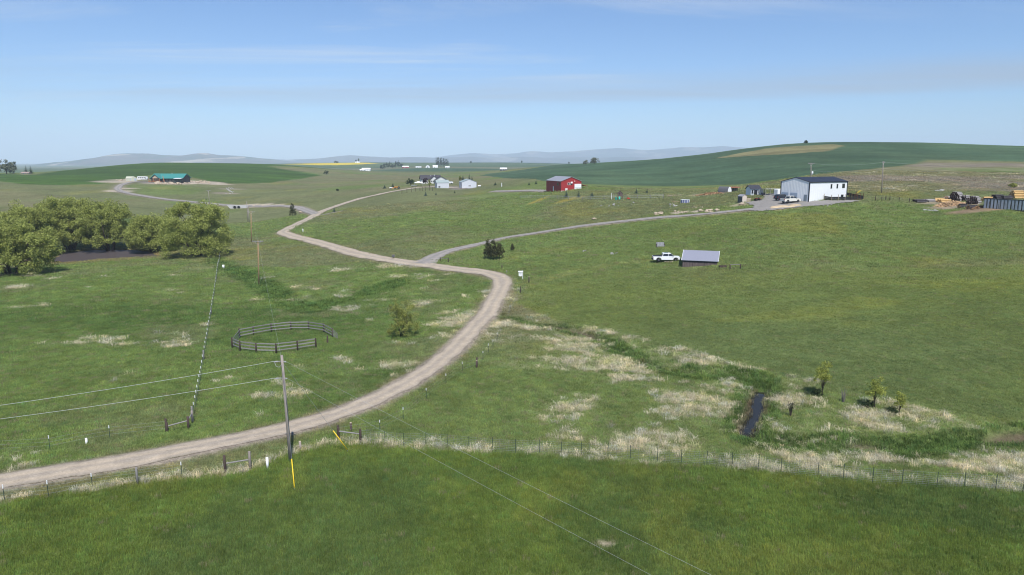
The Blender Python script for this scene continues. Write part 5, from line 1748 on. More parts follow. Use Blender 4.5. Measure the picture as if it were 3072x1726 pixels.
# ------------------------------------------------------------------ small roadside things
g = G(1568, 837)
t = thing('yard_sign', 'white post with a hanging white sale sign beside the road bend', 'sign', g, math.radians(8))
MB().box((0, 0, 0.9), (0.11, 0.11, 1.9)).build('post', 'white_paint', t)
MB().box((-0.42, 0, 1.62), (1.05, 0.10, 0.10)).build('arm', 'white_paint', t)
MB().box((-0.50, -0.01, 1.69), (0.95, 0.30, 0.04), rx=0.5).build('cap_board', 'white_paint', t)
sg = MB().prism([(-0.86, 0.72), (-0.5, 0.62), (-0.12, 0.72), (-0.12, 1.50), (-0.86, 1.50)], -0.02, 0.02).build('sign_board', 'white_paint', t)
for k, (w, z) in enumerate(((0.5, 1.32), (0.42, 1.18), (0.5, 0.95))):
    MB().box((-0.49, -0.0235, z), (w, 0.004, 0.05)).build('print_line', 'grey_door', sg)
MB().bar((-0.8, 0, 1.58), (-0.8, 0, 1.5), 0.02).build('hook', 'galv', t); MB().bar((-0.2, 0, 1.58), (-0.2, 0, 1.5), 0.02).build('hook', 'galv', t)
g = G(1180, 778)
t = thing('parcel_box', 'dark box on a post at the roadside left of the drive fork', 'mailbox', g, 0.2)
MB().box((0, 0, 0.25), (0.14, 0.14, 0.7)).build('post', 'post_dark', t)
MB().box((0, 0, 0.72), (0.72, 0.6, 0.5)).build('box', 'shed_grey_wall', t, bevel=0.03); MB().box((0, 0, 1.0), (0.82, 0.7, 0.06)).build('lid', 'rail_grey', t)
g = G(1981, 741)
t = thing('slatted_bench', 'grey weathered plank bench in the pasture above the white pickup', 'bench', g, 0.05)
for k in range(5):
    MB().box((-0.76 + k * 0.38, 0.3, 0.72), (0.35, 0.04, 0.72)).build('back_slat', 'weathered_panel', t)
MB().box((0, 0, 0.38), (2.0, 0.5, 0.06)).build('seat', 'weathered_panel', t); MB().box((0, -0.26, 0.2), (2.0, 0.05, 0.26)).build('front_board', 'weathered_panel', t)
for s in (-0.95, 0.95):
    MB().box((s, 0, 0.3), (0.07, 0.6, 0.8)).build('side_panel', 'post_dark', t)
g = G(2168, 803)
t = thing('water_trough', 'low dark trough between the shelter and the hitching rail', 'trough', g, 0.0)
for y in (-0.35, 0.35):
    MB().box((0, y, 0.2), (1.4, 0.06, 0.42)).build('side', 'post_dark', t)
for x in (-0.7, 0.7):
    MB().box((x, 0, 0.2), (0.06, 0.64, 0.42)).build('end', 'post_dark', t)
MB().box((0, 0, 0.08), (1.3, 0.62, 0.08)).build('base', 'post_dark', t)

# ------------------------------------------------------------------ open shelter
a, b = G(2047, 803), G(2147, 804)
ang = math.radians(-18); L = px_m(101, a.y)
t = thing('shelter', 'weathered dark plank shelter with a pale metal shed roof', 'shelter', (a.x, a.y, a.z + 0.12), ang)
W_ = 4.4; hf, hb = 1.42, 2.90
n = 26
for k in range(n):
    w = L / n
    MB().box((w * (k + 0.5), 0.02 + random.uniform(0, 0.03), 0.52), (w - 0.03, 0.035, 1.15 + random.uniform(-0.05, 0.04)), ry=random.uniform(-0.006, 0.006)).build('board', 'shelter_board', t)
MB().box((L / 2, 0.4, 1.2), (L - 0.2, 0.04, 0.30)).build('inner_rail', 'black_board', t)
for x in (0.06, L / 3, 2 * L / 3, L - 0.06):
    MB().box((x, 0.12, 0.45), (0.13, 0.13, 1.6)).build('post', 'post_dark', t); MB().box((x, W_ - 0.1, 1.25), (0.13, 0.13, 3.1)).build('post', 'post_dark', t)
for x, nm in ((0.05, 'side_wall'), (L - 0.05, 'side_wall')):
    MB().prism([(0.1, -0.3), (W_, -0.3), (W_, hb - 0.1), (0.1, hf - 0.1)], x - 0.02, x + 0.02, 'x').build(nm, 'shelter_board', t)
MB().box((L / 2, W_, 1.3), (L, 0.04, 3.0)).build('rear_wall', 'shelter_board', t)
MB().box((L / 2, 0.0, hf - 0.13), (L + 0.3, 0.08, 0.24)).build('fascia', 'black_trim', t)
rf = MB().prism([(-0.25, hf - 0.04), (W_ + 0.3, hb + 0.04), (W_ + 0.3, hb + 0.09), (-0.25, hf + 0.01)], -0.22, L + 0.22, 'x').build('roof', 'shelter_roof', t)
sl = (hb - hf + 0.08) / (W_ + 0.55)
for k in range(15):
    x = -0.15 + k * (L + 0.3) / 14
    MB().bar((x, -0.25, hf + 0.022), (x, W_ + 0.3, hb + 0.102), 0.035, 0.03).build('roof_rib', 'shelter_roof', rf)
for x in (-0.23, L + 0.23):
    MB().bar((x, -0.26, hf + 0.01), (x, W_ + 0.31, hb + 0.09), 0.07, 0.10).build('edge_trim', 'white_metal', rf)


# ------------------------------------------------------------------ vehicles
def wheel(root, x, y, r=0.40, w=0.28):
    s = 1 if y > 0 else -1
    ty = MB().tube([(0, -w / 2, 0), (0, -w / 2 * 0.6, 0), (0, w / 2 * 0.6, 0), (0, w / 2, 0)], [r * 0.93, r, r, r * 0.93], 18).build('wheel', 'tyre', root, True, loc=(x, y, r))
    MB().tube([(0, s * (w / 2 + 0.004), 0), (0, s * (w / 2 + 0.02), 0)], [r * 0.6, r * 0.55], 14).build('rim', 'rim', ty)


def slab_body(prof, w_low, w_high, z_lo, z_hi, ny=6):
    """side profile swept across the width, sides leaning in towards the top"""
    V = []; F = []
    n = len(prof)
    for s in np.linspace(-1, 1, ny):
        e = 0.10 * max(0, abs(s) - 0.6) / 0.4
        for (x, z) in prof:
            k = (z - z_lo) / (z_hi - z_lo)
            V.append((x * (1 - 0.02 * e * 10 * (abs(x) > 2.4)), s * 0.5 * (w_low + (w_high - w_low) * k), z - (e * 0.35 if z > z_hi - 0.05 else 0)))
    for j in range(ny - 1):
        for i in range(n):
            F.append((j * n + i, j * n + (i + 1) % n, (j + 1) * n + (i + 1) % n, (j + 1) * n + i))
    F.append(tuple(range(n))); F.append(tuple((ny - 1) * n + i for i in range(n))[::-1])
    return V, F


def arch(cx, r, z0, n=7):
    return [(cx + r * math.cos(a), z0 + r * math.sin(a)) for a in np.linspace(0, math.pi, n)]


def pickup(label, loc, rz, paint, length=5.9, cover=True, roof_panel=True, flare=True):
    """faces +x"""
    t = thing('pickup_truck', label, 'pickup truck', loc, rz, 'parked vehicles')
    h = length / 2; fx, rx = h - 0.98, -h + 1.25
    low = 0.50
    prof = [(-h + 0.05, 0.62), (-h + 0.1, low)] + [(x, max(z, low)) for x, z in arch(rx, 0.50, 0.44)][::-1] + [(x, max(z, low)) for x, z in arch(fx, 0.50, 0.44)][::-1] + \
           [(h - 0.12, low), (h, 0.62), (h - 0.02, 0.98), (h - 0.12, 1.14), (h - 1.15, 1.22), (h - 1.3, 1.24), (-0.55, 1.24), (-h + 0.03, 1.24), (-h, 1.18)]
    V, F = slab_body(prof, 1.98, 1.9, 0.5, 1.24)
    MB().raw(V, F).build('body', paint, t)
    # cab
    x0, x1, x2, x3 = h - 1.25, h - 2.05, -0.70, -0.95
    cabp = [(x0, 1.21), (x1, 1.86), (x1 - 0.25, 1.93), (x2 - 0.05, 1.93), (x2 - 0.12, 1.88), (x3, 1.21)]
    V, F = slab_body(cabp, 1.86, 1.50, 1.21, 1.93)
    cb = MB().raw(V, F).build('cab', paint, t)
    for s in (-1, 1):
        def side(p):
            return [(x, s * (0.5 * (1.86 + (1.50 - 1.86) * (z - 1.21) / 0.72) + 0.012), z) for x, z in p]
        xm = (x0 + x2) / 2 - 0.08
        for q in ([(xm + 0.04, 1.30), (x0 - 0.20, 1.30), (x1 + 0.06, 1.80), (xm + 0.04, 1.82)], [(x3 + 0.12, 1.30), (xm - 0.06, 1.30), (xm - 0.06, 1.82), (x2 + 0.0, 1.82)]):
            P = side(q); P2 = [(x, y + s * 0.012, z) for x, y, z in P]
            MB().raw(P + P2, [(0, 1, 2, 3), (4, 7, 6, 5), (0, 4, 5, 1), (1, 5, 6, 2), (2, 6, 7, 3), (3, 7, 4, 0)]).build('side_window', 'glass', cb)
        MB().box((x0 - 0.35, s * 1.06, 1.36), (0.12, 0.20, 0.18)).build('mirror', 'black_plastic', t)
        MB().box((xm + 0.25, s * 0.985, 1.08), (0.2, 0.03, 0.04)).build('door_handle', paint, t)
        MB().box((-0.1, s * 0.90, 0.47), (2.4, 0.14, 0.06)).build('side_step', 'black_plastic', t)
        MB().box((h - 0.10, s * 0.76, 0.94), (0.22, 0.34, 0.20)).build('headlight', 'lamp_clear', t)
        MB().box((-h + 0.03, s * 0.86, 0.98), (0.10, 0.18, 0.36)).build('tail_light', 'lamp_red', t)
        for x in (fx, rx):
            wheel(t, x, s * 0.82)
            if flare:
                mb = MB()
                A = [(x + 0.55 * math.cos(q), 0.44 + 0.55 * math.sin(q)) for q in np.linspace(0.1, math.pi - 0.1, 8)]
                for p, q in zip(A[:-1], A[1:]):
                    mb.bar((p[0], s * 0.985, p[1]), (q[0], s * 0.985, q[1]), 0.06, 0.07)
                mb.build('wheel_flare', 'black_plastic', t)
    P = [(x0 - 0.02, -0.72, 1.27), (x0 - 0.02, 0.72, 1.27), (x1 + 0.03, 0.62, 1.85), (x1 + 0.03, -0.62, 1.85)]
    P2 = [(x + 0.025, y, z + 0.02) for x, y, z in P]
    MB().raw(P + P2, [(0, 1, 2, 3), (4, 7, 6, 5), (0, 4, 5, 1), (1, 5, 6, 2), (2, 6, 7, 3), (3, 7, 4, 0)]).build('windshield', 'glass', cb)
    MB().box((x3 + 0.06, 0, 1.55), (0.03, 1.25, 0.42), ry=0.3).build('rear_window', 'glass', cb)
    if roof_panel:
        MB().box(((x1 + x2) / 2 - 0.1, 0, 1.945), (0.8, 0.7, 0.03)).build('sunroof', 'glass', cb)
    bl = -h + 0.12, x3 - 0.06
    MB().box((sum(bl) / 2, 0, 1.262), (bl[1] - bl[0], 1.72, 0.045)).build('bed_cover' if cover else 'bed_liner', 'black_plastic', t)
    if cover:
        for s in (-1, 1):
            MB().bar((x3 - 0.15, s * 0.72, 1.28), (x3 - 0.1, s * 0.72, 1.75), 0.07).build('rack_post', 'black_plastic', t)
    MB().box((h - 0.02, 0, 0.92), (0.12, 1.1, 0.34)).build('grille', 'black_plastic', t)
    MB().box((h + 0.0, 0, 0.60), (0.2, 1.85, 0.22)).build('front_bumper', 'black_plastic' if cover else 'galv', t)
    MB().box((-h - 0.03, 0, 0.58), (0.18, 1.85, 0.2)).build('rear_bumper', 'black_plastic' if cover else 'galv', t)
    return t


g1, g2 = G(1962, 785), G(2034, 785)
pickup('white crew cab pickup with black bed cover beside the plank shelter', ((g1.x + g2.x) / 2, (g1.y + g2.y) / 2, (g1.z + g2.z) / 2 - 0.05), math.radians(-3), 'auto_white')

# ------------------------------------------------------------------ the white metal building
wc = G(2425, 607.5)
WB = thing('metal_building', 'large white metal shop building with dark roof and two garage doors', 'building', wc, math.radians(30))
WL, WW, WE = 16.4, 9.4, 5.45
gable(WB, 0, WL, 0, WW, WE, 1.15, 'x', 'white_metal', 'navy_roof', 0.12, 0.14)
for x, y in ((0, 0), (WL, 0), (0, WW), (WL, WW)):
    MB().box((x, y, WE / 2 - 0.3), (0.22, 0.22, WE + 0.5)).build('corner_trim', 'black_trim', WB)
MB().box((WL / 2, -0.14, WE - 0.05), (WL + 0.3, 0.10, 0.16)).build('gutter', 'black_trim', WB)
for x in np.arange(0.9, WL, 0.9):
    MB().box((x, -0.012, WE / 2 - 0.15), (0.05, 0.03, WE - 0.35)).build('siding_rib', 'white_metal', WB)
for y in np.arange(0.5, WW, 0.5):
    top = WE + 1.15 * (1 - abs(y - WW / 2) / (WW / 2)) - 0.1
    if 3.75 < y < 6.05 or 6.75 < y < 9.05:
        MB().box((-0.012, y, (top + 2.75) / 2), (0.03, 0.06, top - 2.75)).build('siding_rib', 'white_metal', WB)
    else:
        MB().box((-0.012, y, top / 2 - 0.1), (0.03, 0.06, top - 0.2)).build('siding_rib', 'white_metal', WB)
for yc in (4.9, 7.9):
    gdoor = panel(WB, 'garage_door', 'x-', (yc, -0.005, 1.2), 2.3, 2.5, 'blue_grey_door', 0.03)
    for k in range(4):
        panel(WB, 'door_panel', 'x-', (yc, -0.037, 0.28 + 0.62 * k), 2.2, 0.57, 'blue_grey_door', 0.02, gdoor)
panel(WB, 'entry_door', 'x-', (1.05, -0.005, 1.0), 0.95, 2.1, 'grey_door', 0.05)
for f, z, w, h_ in ((0.571, 4.2, 0.55, 1.05), (0.731, 4.2, 0.5, 1.05), (0.90, 4.25, 1.0, 1.1), (0.885, 1.15, 0.95, 1.1)):
    window(WB, 'y-', (WL * f, 0, z), w, h_, 'black_trim')
# black board pen against the building
pen2 = thing('board_pen', 'black board pen with rusty posts against the white building', 'fence', wc, math.radians(30))
runs = [((6.2, -0.3), (6.2, -2.6)), ((6.2, -2.6), (14.0, -3.4)), ((14.0, -3.4), (22.0, -1.6)), ((22.0, -1.6), (22.0, 5.0))]


def lz(x, y):
    c_, s_ = math.cos(math.radians(30)), math.sin(math.radians(30))
    return float(gz(wc.x + x * c_ - y * s_, wc.y + x * s_ + y * c_)) - wc.z


for ri, (a, b) in enumerate(runs):
    n = max(1, int(math.dist(a, b) / 2.0))
    for k in range(n + 1):
        x, y = a[0] + (b[0] - a[0]) * k / n, a[1] + (b[1] - a[1]) * k / n
        z = lz(x, y)
        MB().box((x, y, z + (0.75 if ri < 2 else 0.9)), (0.10, 0.10, 1.9 if ri < 2 else 2.2)).build('post', 'tan_board' if ri < 2 else 'rust_post', pen2)
    for k in range(3):
        zz = 0.2 + 0.37 * k
        MB().bar((a[0], a[1], lz(*a) + zz), (b[0], b[1], lz(*b) + zz), 0.05, 0.34).build('board', 'black_board', pen2)
for k in range(7):
    x = 16.2 + 0.7 * k; y = 5.5 + 0.1 * k
    MB().box((x, y, lz(x, y) + 0.9), (0.09, 0.09, 2.2)).build('post', 'rust_post', pen2)

g = G(2370, 610)
pickup('cream crew cab pickup parked in front of the white building', (g.x, g.y, g.z + 0.16), math.radians(22), 'auto_cream', 5.8, cover=False, roof_panel=False, flare=False)


def suv(label, loc, rz, paint):
    t = thing('parked_car', label, 'car', loc, rz, 'parked vehicles')
    h = 2.4; fx, rx = 1.45, -1.4; low = 0.42
    prof = [(-h, 0.6), (-h + 0.08, low)] + [(x, max(z, low)) for x, z in arch(rx, 0.42, 0.36)][::-1] + [(x, max(z, low)) for x, z in arch(fx, 0.42, 0.36)][::-1] + [(h - 0.1, low), (h, 0.6), (h - 0.08, 0.86), (h - 0.9, 1.0), (1.2, 1.02), (-h + 0.08, 1.02)]
    V, F = slab_body(prof, 1.84, 1.76, 0.42, 1.02); MB().raw(V, F).build('body', paint, t)
    cabp = [(1.25, 1.0), (0.45, 1.55), (0.2, 1.62), (-1.7, 1.60), (-1.95, 1.5), (-h + 0.12, 1.0)]
    V, F = slab_body(cabp, 1.74, 1.30, 1.0, 1.62); cb = MB().raw(V, F).build('cab', paint, t)
    for s in (-1, 1):
        def side(p):
            return [(x, s * (0.5 * (1.74 + (1.30 - 1.74) * (z - 1.0) / 0.62) + 0.01), z) for x, z in p]
        for q in ([(0.1, 1.08), (0.95, 1.08), (0.42, 1.46), (0.1, 1.5)], [(-0.9, 1.08), (0.0, 1.08), (0.0, 1.5), (-0.9, 1.5)], [(-1.95, 1.1), (-1.0, 1.08), (-1.0, 1.5), (-1.7, 1.46)]):
            P = side(q); P2 = [(x, y + s * 0.012, z) for x, y, z in P]
            MB().raw(P + P2, [(0, 1, 2, 3), (4, 7, 6, 5), (0, 4, 5, 1), (1, 5, 6, 2), (2, 6, 7, 3), (3, 7, 4, 0)]).build('side_window', 'glass', cb)
        MB().box((h - 0.12, s * 0.66, 0.78), (0.2, 0.34, 0.14)).build('headlight', 'lamp_clear', t); MB().box((-h + 0.03, s * 0.74, 0.85), (0.1, 0.2, 0.3)).build('tail_light', 'lamp_red', t)
        MB().bar((-1.5, s * 0.6, 1.66), (0.1, s * 0.6, 1.66), 0.05).build('roof_rail', 'galv', cb)
        for x in (fx, rx):
            wheel(t, x, s * 0.78, 0.35, 0.24)
    P = [(1.22, -0.66, 1.03), (1.22, 0.66, 1.03), (0.48, 0.55, 1.53), (0.48, -0.55, 1.53)]; P2 = [(x + 0.02, y, z + 0.02) for x, y, z in P]
    MB().raw(P + P2, [(0, 1, 2, 3), (4, 7, 6, 5), (0, 4, 5, 1), (1, 5, 6, 2), (2, 6, 7, 3), (3, 7, 4, 0)]).build('windshield', 'glass', cb)
    MB().box((-h + 0.2, 0, 1.28), (0.03, 1.2, 0.36), ry=0.45).build('rear_window', 'glass', cb)
    return t


g = G(2346, 602)
suv('dark estate car parked behind the cream pickup', (g.x, g.y, g.z + 0.16), math.radians(24), 'auto_dark')

# ------------------------------------------------------------------ small sheds in the yard
g = G(2252, 587)
t = thing('garden_shed', 'white garden shed with dark shingle roof and double doors', 'shed', g, math.radians(14))
gable(t, 0, 3.5, 0, 2.9, 2.15, 0.95, 'x', 'shed_white', 'shingle_dark', 0.28, 0.10)
panel(t, 'double_door', 'y-', (1.75, -0.005, 0.85), 1.25, 1.8, 'black_trim', 0.05)
panel(t, 'ramp', 'y-', (1.75, -0.01, -0.05), 1.3, 0.1, 'rail_grey', 0.5)
for x in (0.55, 2.95):
    window(t, 'y-', (x, 0, 1.25), 0.5, 0.8, 'black_trim')
    MB().box((x, -0.16, 0.74), (0.66, 0.2, 0.16)).build('flower_box', 'black_trim', t)
g = G(2226, 609)
t = thing('small_shed', 'small grey and beige shed on skids beside the yard', 'shed', g, math.radians(16))
gable(t, 0, 1.5, 0, 2.2, 1.85, 0.45, 'y', 'shed_grey_wall', 'grey_roof', 0.12, 0.07)
MB().prism([(0.02, 0.02), (1.48, 0.02), (1.48, 1.82), (0.75, 2.25), (0.02, 1.82)], -0.05, -0.01).build('front_wall', 'shed_beige', t)
for x in (0.25, 1.25):
    MB().box((x, 1.1, -0.08), (0.14, 2.7, 0.2)).build('skid', 'post_dark', t)
g = G(2241, 607)
t = thing('pallet_stack', 'stack of pale wooden pallets beside the small shed', 'pallets', g, math.radians(16))
for k in range(6):
    MB().box((0.6, 0.5, 0.1 + 0.2 * k), (1.25 - 0.05 * (k % 2), 1.0, 0.07)).build('pallet', 'tan_board', t)
    for y in (0.05, 0.5, 0.95):
        MB().box((0.6, y, 0.02 + 0.2 * k), (1.1, 0.09, 0.09)).build('bearer', 'tan_board', t)


def quad_bike(label, loc, rz):
    t = thing('quad_bike', label, 'quad bike', loc, rz)
    MB().box((0, 0, 0.62), (1.3, 0.5, 0.22)).build('body', 'auto_dark', t, bevel=0.05)
    MB().box((-0.15, 0, 0.82), (0.8, 0.32, 0.14)).build('seat', 'black_plastic', t, bevel=0.03)
    for x in (0.62, -0.62):
        MB().box((x, 0, 0.80), (0.62, 1.0, 0.06)).build('mudguard', 'red_plastic', t)
        MB().box((x, 0, 0.90), (0.6, 0.9, 0.04)).build('rack', 'dark_steel', t)
        for s in (-1, 1):
            wheel(t, x, s * 0.44, 0.30, 0.24)
    MB().bar((0.42, -0.38, 1.08), (0.42, 0.38, 1.08), 0.04).build('handlebar', 'black_plastic', t)
    MB().bar((0.5, 0, 0.75), (0.42, 0, 1.08), 0.05).build('steering_post', 'black_plastic', t)
    return t


quad_bike('red and black quad bike at the edge of the gravel yard', G(2272, 604), math.radians(18))
g = G(2180, 578)
t = thing('quonset_shed', 'small arched shed with white end wall behind the yard', 'shed', g, math.radians(16))
AR = [(1.15 * math.cos(a), max(-0.3, -0.2 + 2.15 * math.sin(a))) for a in np.linspace(0, math.pi, 11)]
MB().prism([(x + 1.1, z) for x, z in AR] + [(-0.05, -0.4), (2.25, -0.4)], 0.0, 0.05).build('end_wall', 'white_paint', t)
MB().prism([(x * 1.02 + 1.1, z * 1.02) for x, z in AR] + [(-0.07, -0.4), (2.27, -0.4)], 0.052, 4.2).build('arched_roof', 'shed_grey_wall', t)
t.location = t.location + Vector((0.4, 0, 0)); t.rotation_euler = (0, 0, math.radians(38))
g = G(2200, 577)
t = thing('lean_to', 'low open lean-to with rusty roof right of the arched shed', 'shed', (g.x, g.y + 3, g.z), math.radians(12))
MB().box((1.8, 0.8, 1.55), (3.8, 2.2, 0.08), rx=0.12).build('roof', 'rust', t)
for x in (0.1, 1.8, 3.5):
    for y in (0.0, 1.6):
        MB().box((x, y, 0.6), (0.1, 0.1, 1.8)).build('post', 'post_dark', t)
MB().box((1.8, 1.7, 0.6), (3.5, 0.05, 1.6)).build('rear_wall', 'rail_grey', t)
g = G(2300, 590)
t = thing('carport', 'white roofed carport left of the white building', 'carport', (g.x + 0.3, g.y + 3.0, g.z), math.radians(12))
MB().box((2.9, 1.8, 2.05), (5.2, 3.8, 0.10), rx=-0.05).build('roof', 'white_metal', t)
for x in (0.5, 2.1, 3.7, 5.2):
    for y in (0.1, 3.4):
        MB().box((x, y, 0.9), (0.1, 0.1, 2.3)).build('post', 'rail_grey', t)
MB().box((1.0, 3.5, 0.9), (1.6, 0.06, 1.9)).build('rear_panel', 'white_paint', t)
g = G(2327, 589)
t = thing('cargo_trailer', 'pale box trailer parked under the carport edge', 'trailer', (g.x + 1.0, g.y, g.z), math.radians(20))
MB().box((0, 0, 1.15), (2.6, 1.7, 1.75)).build('body', 'white_paint', t, bevel=0.08)
for x in (-0.3, 0.45):
    for s in (-1, 1):
        wheel(t, x, s * 0.86, 0.3, 0.2)
MB().bar((1.3, 0, 0.45), (2.3, 0, 0.45), 0.08).build('tow_bar', 'dark_steel', t)
g = G(2288, 589)
t = thing('log_splitter', 'dark machine with round tank parked beside the carport', 'machine', (g.x + 0.6, g.y + 1.5, g.z), 0.3)
MB().tube([(-0.5, 0, 0.75), (0.5, 0, 0.75)], [0.32, 0.32], 12).build('tank', 'auto_dark', t, True)
MB().box((0, 0, 0.45), (1.6, 0.5, 0.12)).build('chassis', 'dark_steel', t)
for s in (-1, 1):
    wheel(t, 0.2, s * 0.45, 0.3, 0.18)

def mound(name, label, u, v, rx, ry, h, mat):
    g = G(u, v); rs = np.random.default_rng(int(u)); V = [(0, 0, h)]; F = []
    n, rings = 22, 6
    for r in range(1, rings + 1):
        f = r / rings
        for k in range(n):
            a = 2 * math.pi * k / n; w = 1 + 0.18 * math.sin(3 * a + u) + 0.10 * math.sin(7 * a)
            x, y = math.cos(a) * rx * f * w, math.sin(a) * ry * f * w
            V.append((x, y, max(0.16, float(gz(g.x + x, g.y + y)) - g.z + 0.16 * (r < rings)) * (r < rings) - 0.3 * (r == rings) + h * (1 - f) ** 1.2 * rs.uniform(0.8, 1.1)))
    for k in range(n):
        F.append((0, 1 + k, 1 + (k + 1) % n))
    for r in range(rings - 1):
        for k in range(n):
            p, q = 1 + r * n + k, 1 + r * n + (k + 1) % n
            F.append((p, p + n, q + n, q))
    return tag(MB().raw(V, F).build(name, mat, None, True, loc=g), label, 'sand pile', 'sand piles by the yard')


pmat('sand', (0.46, 0.36, 0.235), 0.95, var=0.2, scale=1.5, bump=0.3)
mound('sand_pile', 'broad flat spread of tan sand in front of the white building', 2347, 622, 3.4, 2.0, 0.35, 'sand')
mound('sand_pile', 'smaller tan sand mound nearer the white building corner', 2384, 617.5, 1.8, 1.4, 0.45, 'sand')

# stock tank pool, play house
g = G(2055, 609)
t = thing('stock_tank', 'round blue above ground pool with white rim on the lawn', 'pool', g)
N_ = 20; r = px_m(12.5, g.y)
wl_ = [(r * math.cos(2 * math.pi * k / N_), r * math.sin(2 * math.pi * k / N_)) for k in range(N_)]
MB().tube([(0, 0, -0.2), (0, 0, 0.98)], [r, r], N_, False).build('wall', 'pool_blue', t, True)
MB().tube([(0, 0, 0.86), (0, 0, 0.87)], [r * 0.97, r * 0.97], N_).build('water', 'pool_water', t)
mb = MB()
for k in range(N_):
    a, b = wl_[k], wl_[(k + 1) % N_]
    mb.bar((a[0], a[1], 1.0), (b[0], b[1], 1.0), 0.16, 0.10)
mb.build('rim', 'white_paint', t)
for k in range(0, N_, 2):
    MB().box((wl_[k][0] * 1.02, wl_[k][1] * 1.02, 0.4), (0.1, 0.1, 1.1)).build('strut', 'white_paint', t)

g = G(1860, 598)
t = thing('play_house', 'dark wooden play house on posts with swing frame', 'playground', g, math.radians(-6))
for x in (-0.8, 0.8):
    for y in (-0.7, 0.7):
        MB().box((x, y, 1.0), (0.12, 0.12, 2.4)).build('post', 'play_wood', t)
MB().box((0, 0, 1.05), (1.75, 1.55, 0.08)).build('deck', 'play_wood', t)
gable(t, -0.8, 0.8, -0.7, 0.7, 2.15, 0.75, 'y', 'play_wood', 'play_wood', 0.2, 0.07)
bpy.data.objects.remove([c for c in t.children if c.name.startswith('wall')][0])
MB().prism([(-0.78, 1.1), (0.78, 1.1), (0.78, 2.14), (0, 2.86), (-0.78, 2.14)], -0.70, -0.64).build('front_wall', 'play_wood', t)
MB().prism([(-0.78, 1.1), (0.78, 1.1), (0.78, 2.14), (0, 2.86), (-0.78, 2.14)], 0.64, 0.70).build('rear_wall', 'play_wood', t)
panel(t, 'window', 'y-', (-0.25, -0.705, 1.9), 0.42, 0.45, 'black_board', 0.02)
for s in (-0.74, 0.74):
    MB().box((s, 0, 1.5), (0.06, 1.3, 0.8)).build('side_wall', 'play_wood', t)
MB().bar((-0.8, 0, 2.1), (-3.0, 0, 2.1), 0.12).build('swing_beam', 'play_wood', t)
for y in (-0.6, 0.6):
    MB().bar((-3.0, 0, 2.15), (-3.0, y, -0.1), 0.12).build('swing_leg', 'white_paint' if y < 0 else 'play_wood', t)
for x in (-1.5, -2.3):
    MB().bar((x, 0, 2.1), (x, 0, 0.5), 0.03).build('swing_rope', 'wire', t); MB().box((x, 0, 0.5), (0.4, 0.2, 0.05)).build('swing_seat', 'teal_plastic', t)
MB().bar((0.8, 0, 1.0), (2.0, 0, 1.9), 0.10).build('ladder_beam', 'play_wood', t); MB().bar((2.0, 0, 1.95), (2.1, 0, -0.1), 0.10).build('ladder_leg', 'play_wood', t)
MB().raw([(-0.5, -0.8, 1.0), (0.0, -0.8, 1.0), (0.0, -2.2, 0.1), (-0.5, -2.2, 0.1), (-0.5, -0.8, 0.94), (0.0, -0.8, 0.94), (0.0, -2.2, 0.04), (-0.5, -2.2, 0.04)], [(0, 1, 2, 3), (7, 6, 5, 4), (0, 4, 5, 1), (1, 5, 6, 2), (2, 6, 7, 3), (3, 7, 4, 0)]).build('slide', 'teal_plastic', t)
g = G(1850, 600)
t = thing('toy_slide', 'small teal toy slide standing left of the play house', 'toy', g, 0.4)
MB().bar((-0.3, 0, 0.9), (0.5, 0, 0.1), 0.45, 0.06).build('chute', 'teal_plastic', t)
MB().box((-0.35, 0, 0.45), (0.25, 0.5, 1.0)).build('ladder', 'teal_plastic', t)
g = G(1885, 600)
t = thing('toy_car', 'small red ride-on toy right of the play house', 'toy', g, 0.3)
MB().box((0, 0, 0.42), (1.1, 0.6, 0.35)).build('body', 'red_plastic', t, bevel=0.06)
MB().box((-0.1, 0, 0.82), (0.6, 0.55, 0.08)).build('roof', 'red_plastic', t)
for x in (-0.35, 0.15):
    for s in (-1, 1):
        MB().bar((x, s * 0.25, 0.5), (x, s * 0.25, 0.82), 0.05).build('pillar', 'red_plastic', t)
for x in (-0.35, 0.38):
    for s in (-1, 1):
        wheel(t, x, s * 0.3, 0.17, 0.1)

# ------------------------------------------------------------------ red barn
rc = G(1683, 575)
RB = thing('red_barn', 'red metal barn with grey roof, white garage door and side lean-to', 'barn', rc, math.radians(17))
RW, RL, RE = 9.3, 18.5, 4.3
gable(RB, 0, RW, 0, RL, RE, 1.75, 'y', 'red_siding', 'grey_roof', 0.25, 0.12)
rd = panel(RB, 'garage_door', 'y-', (7.7, -0.01, 1.55), 3.1, 3.2, 'white_metal', 0.05)
for k in range(6):
    panel(RB, 'door_light', 'y-', (6.5 + 0.48 * k, -0.062, 1.45), 0.3, 0.2, 'glass', 0.012, rd)
for x in (3.3, 4.05):
    window(RB, 'y-', (x, 0, 3.2), 0.5, 0.85)
panel(RB, 'vent', 'y-', (4.85, -0.01, 3.75), 0.8, 0.7, 'white_paint', 0.08)
panel(RB, 'sign', 'y-', (4.8, -0.01, 3.0), 0.7, 0.6, 'black_board', 0.04)
MB().tube([(6.1, -0.35, 4.3), (6.1, -0.1, 4.35)], [0.2, 0.16], 10).build('yard_lamp', 'white_paint', RB)
panel(RB, 'propane_cabinet', 'y-', (2.3, -0.01, 0.7), 0.95, 1.2, 'white_paint', 0.5)
for y in (3.4, 4.5):
    window(RB, 'x-', (y, 0, 3.0), 0.75, 1.0, 'rail_grey')
panel(RB, 'entry_door', 'x-', (9.3, -0.01, 0.95), 0.95, 2.05, 'white_paint', 0.06)
MB().box((RW / 2, -0.03, 0.1), (RW + 0.1, 0.04, 0.45)).build('base_trim', 'white_paint', RB)
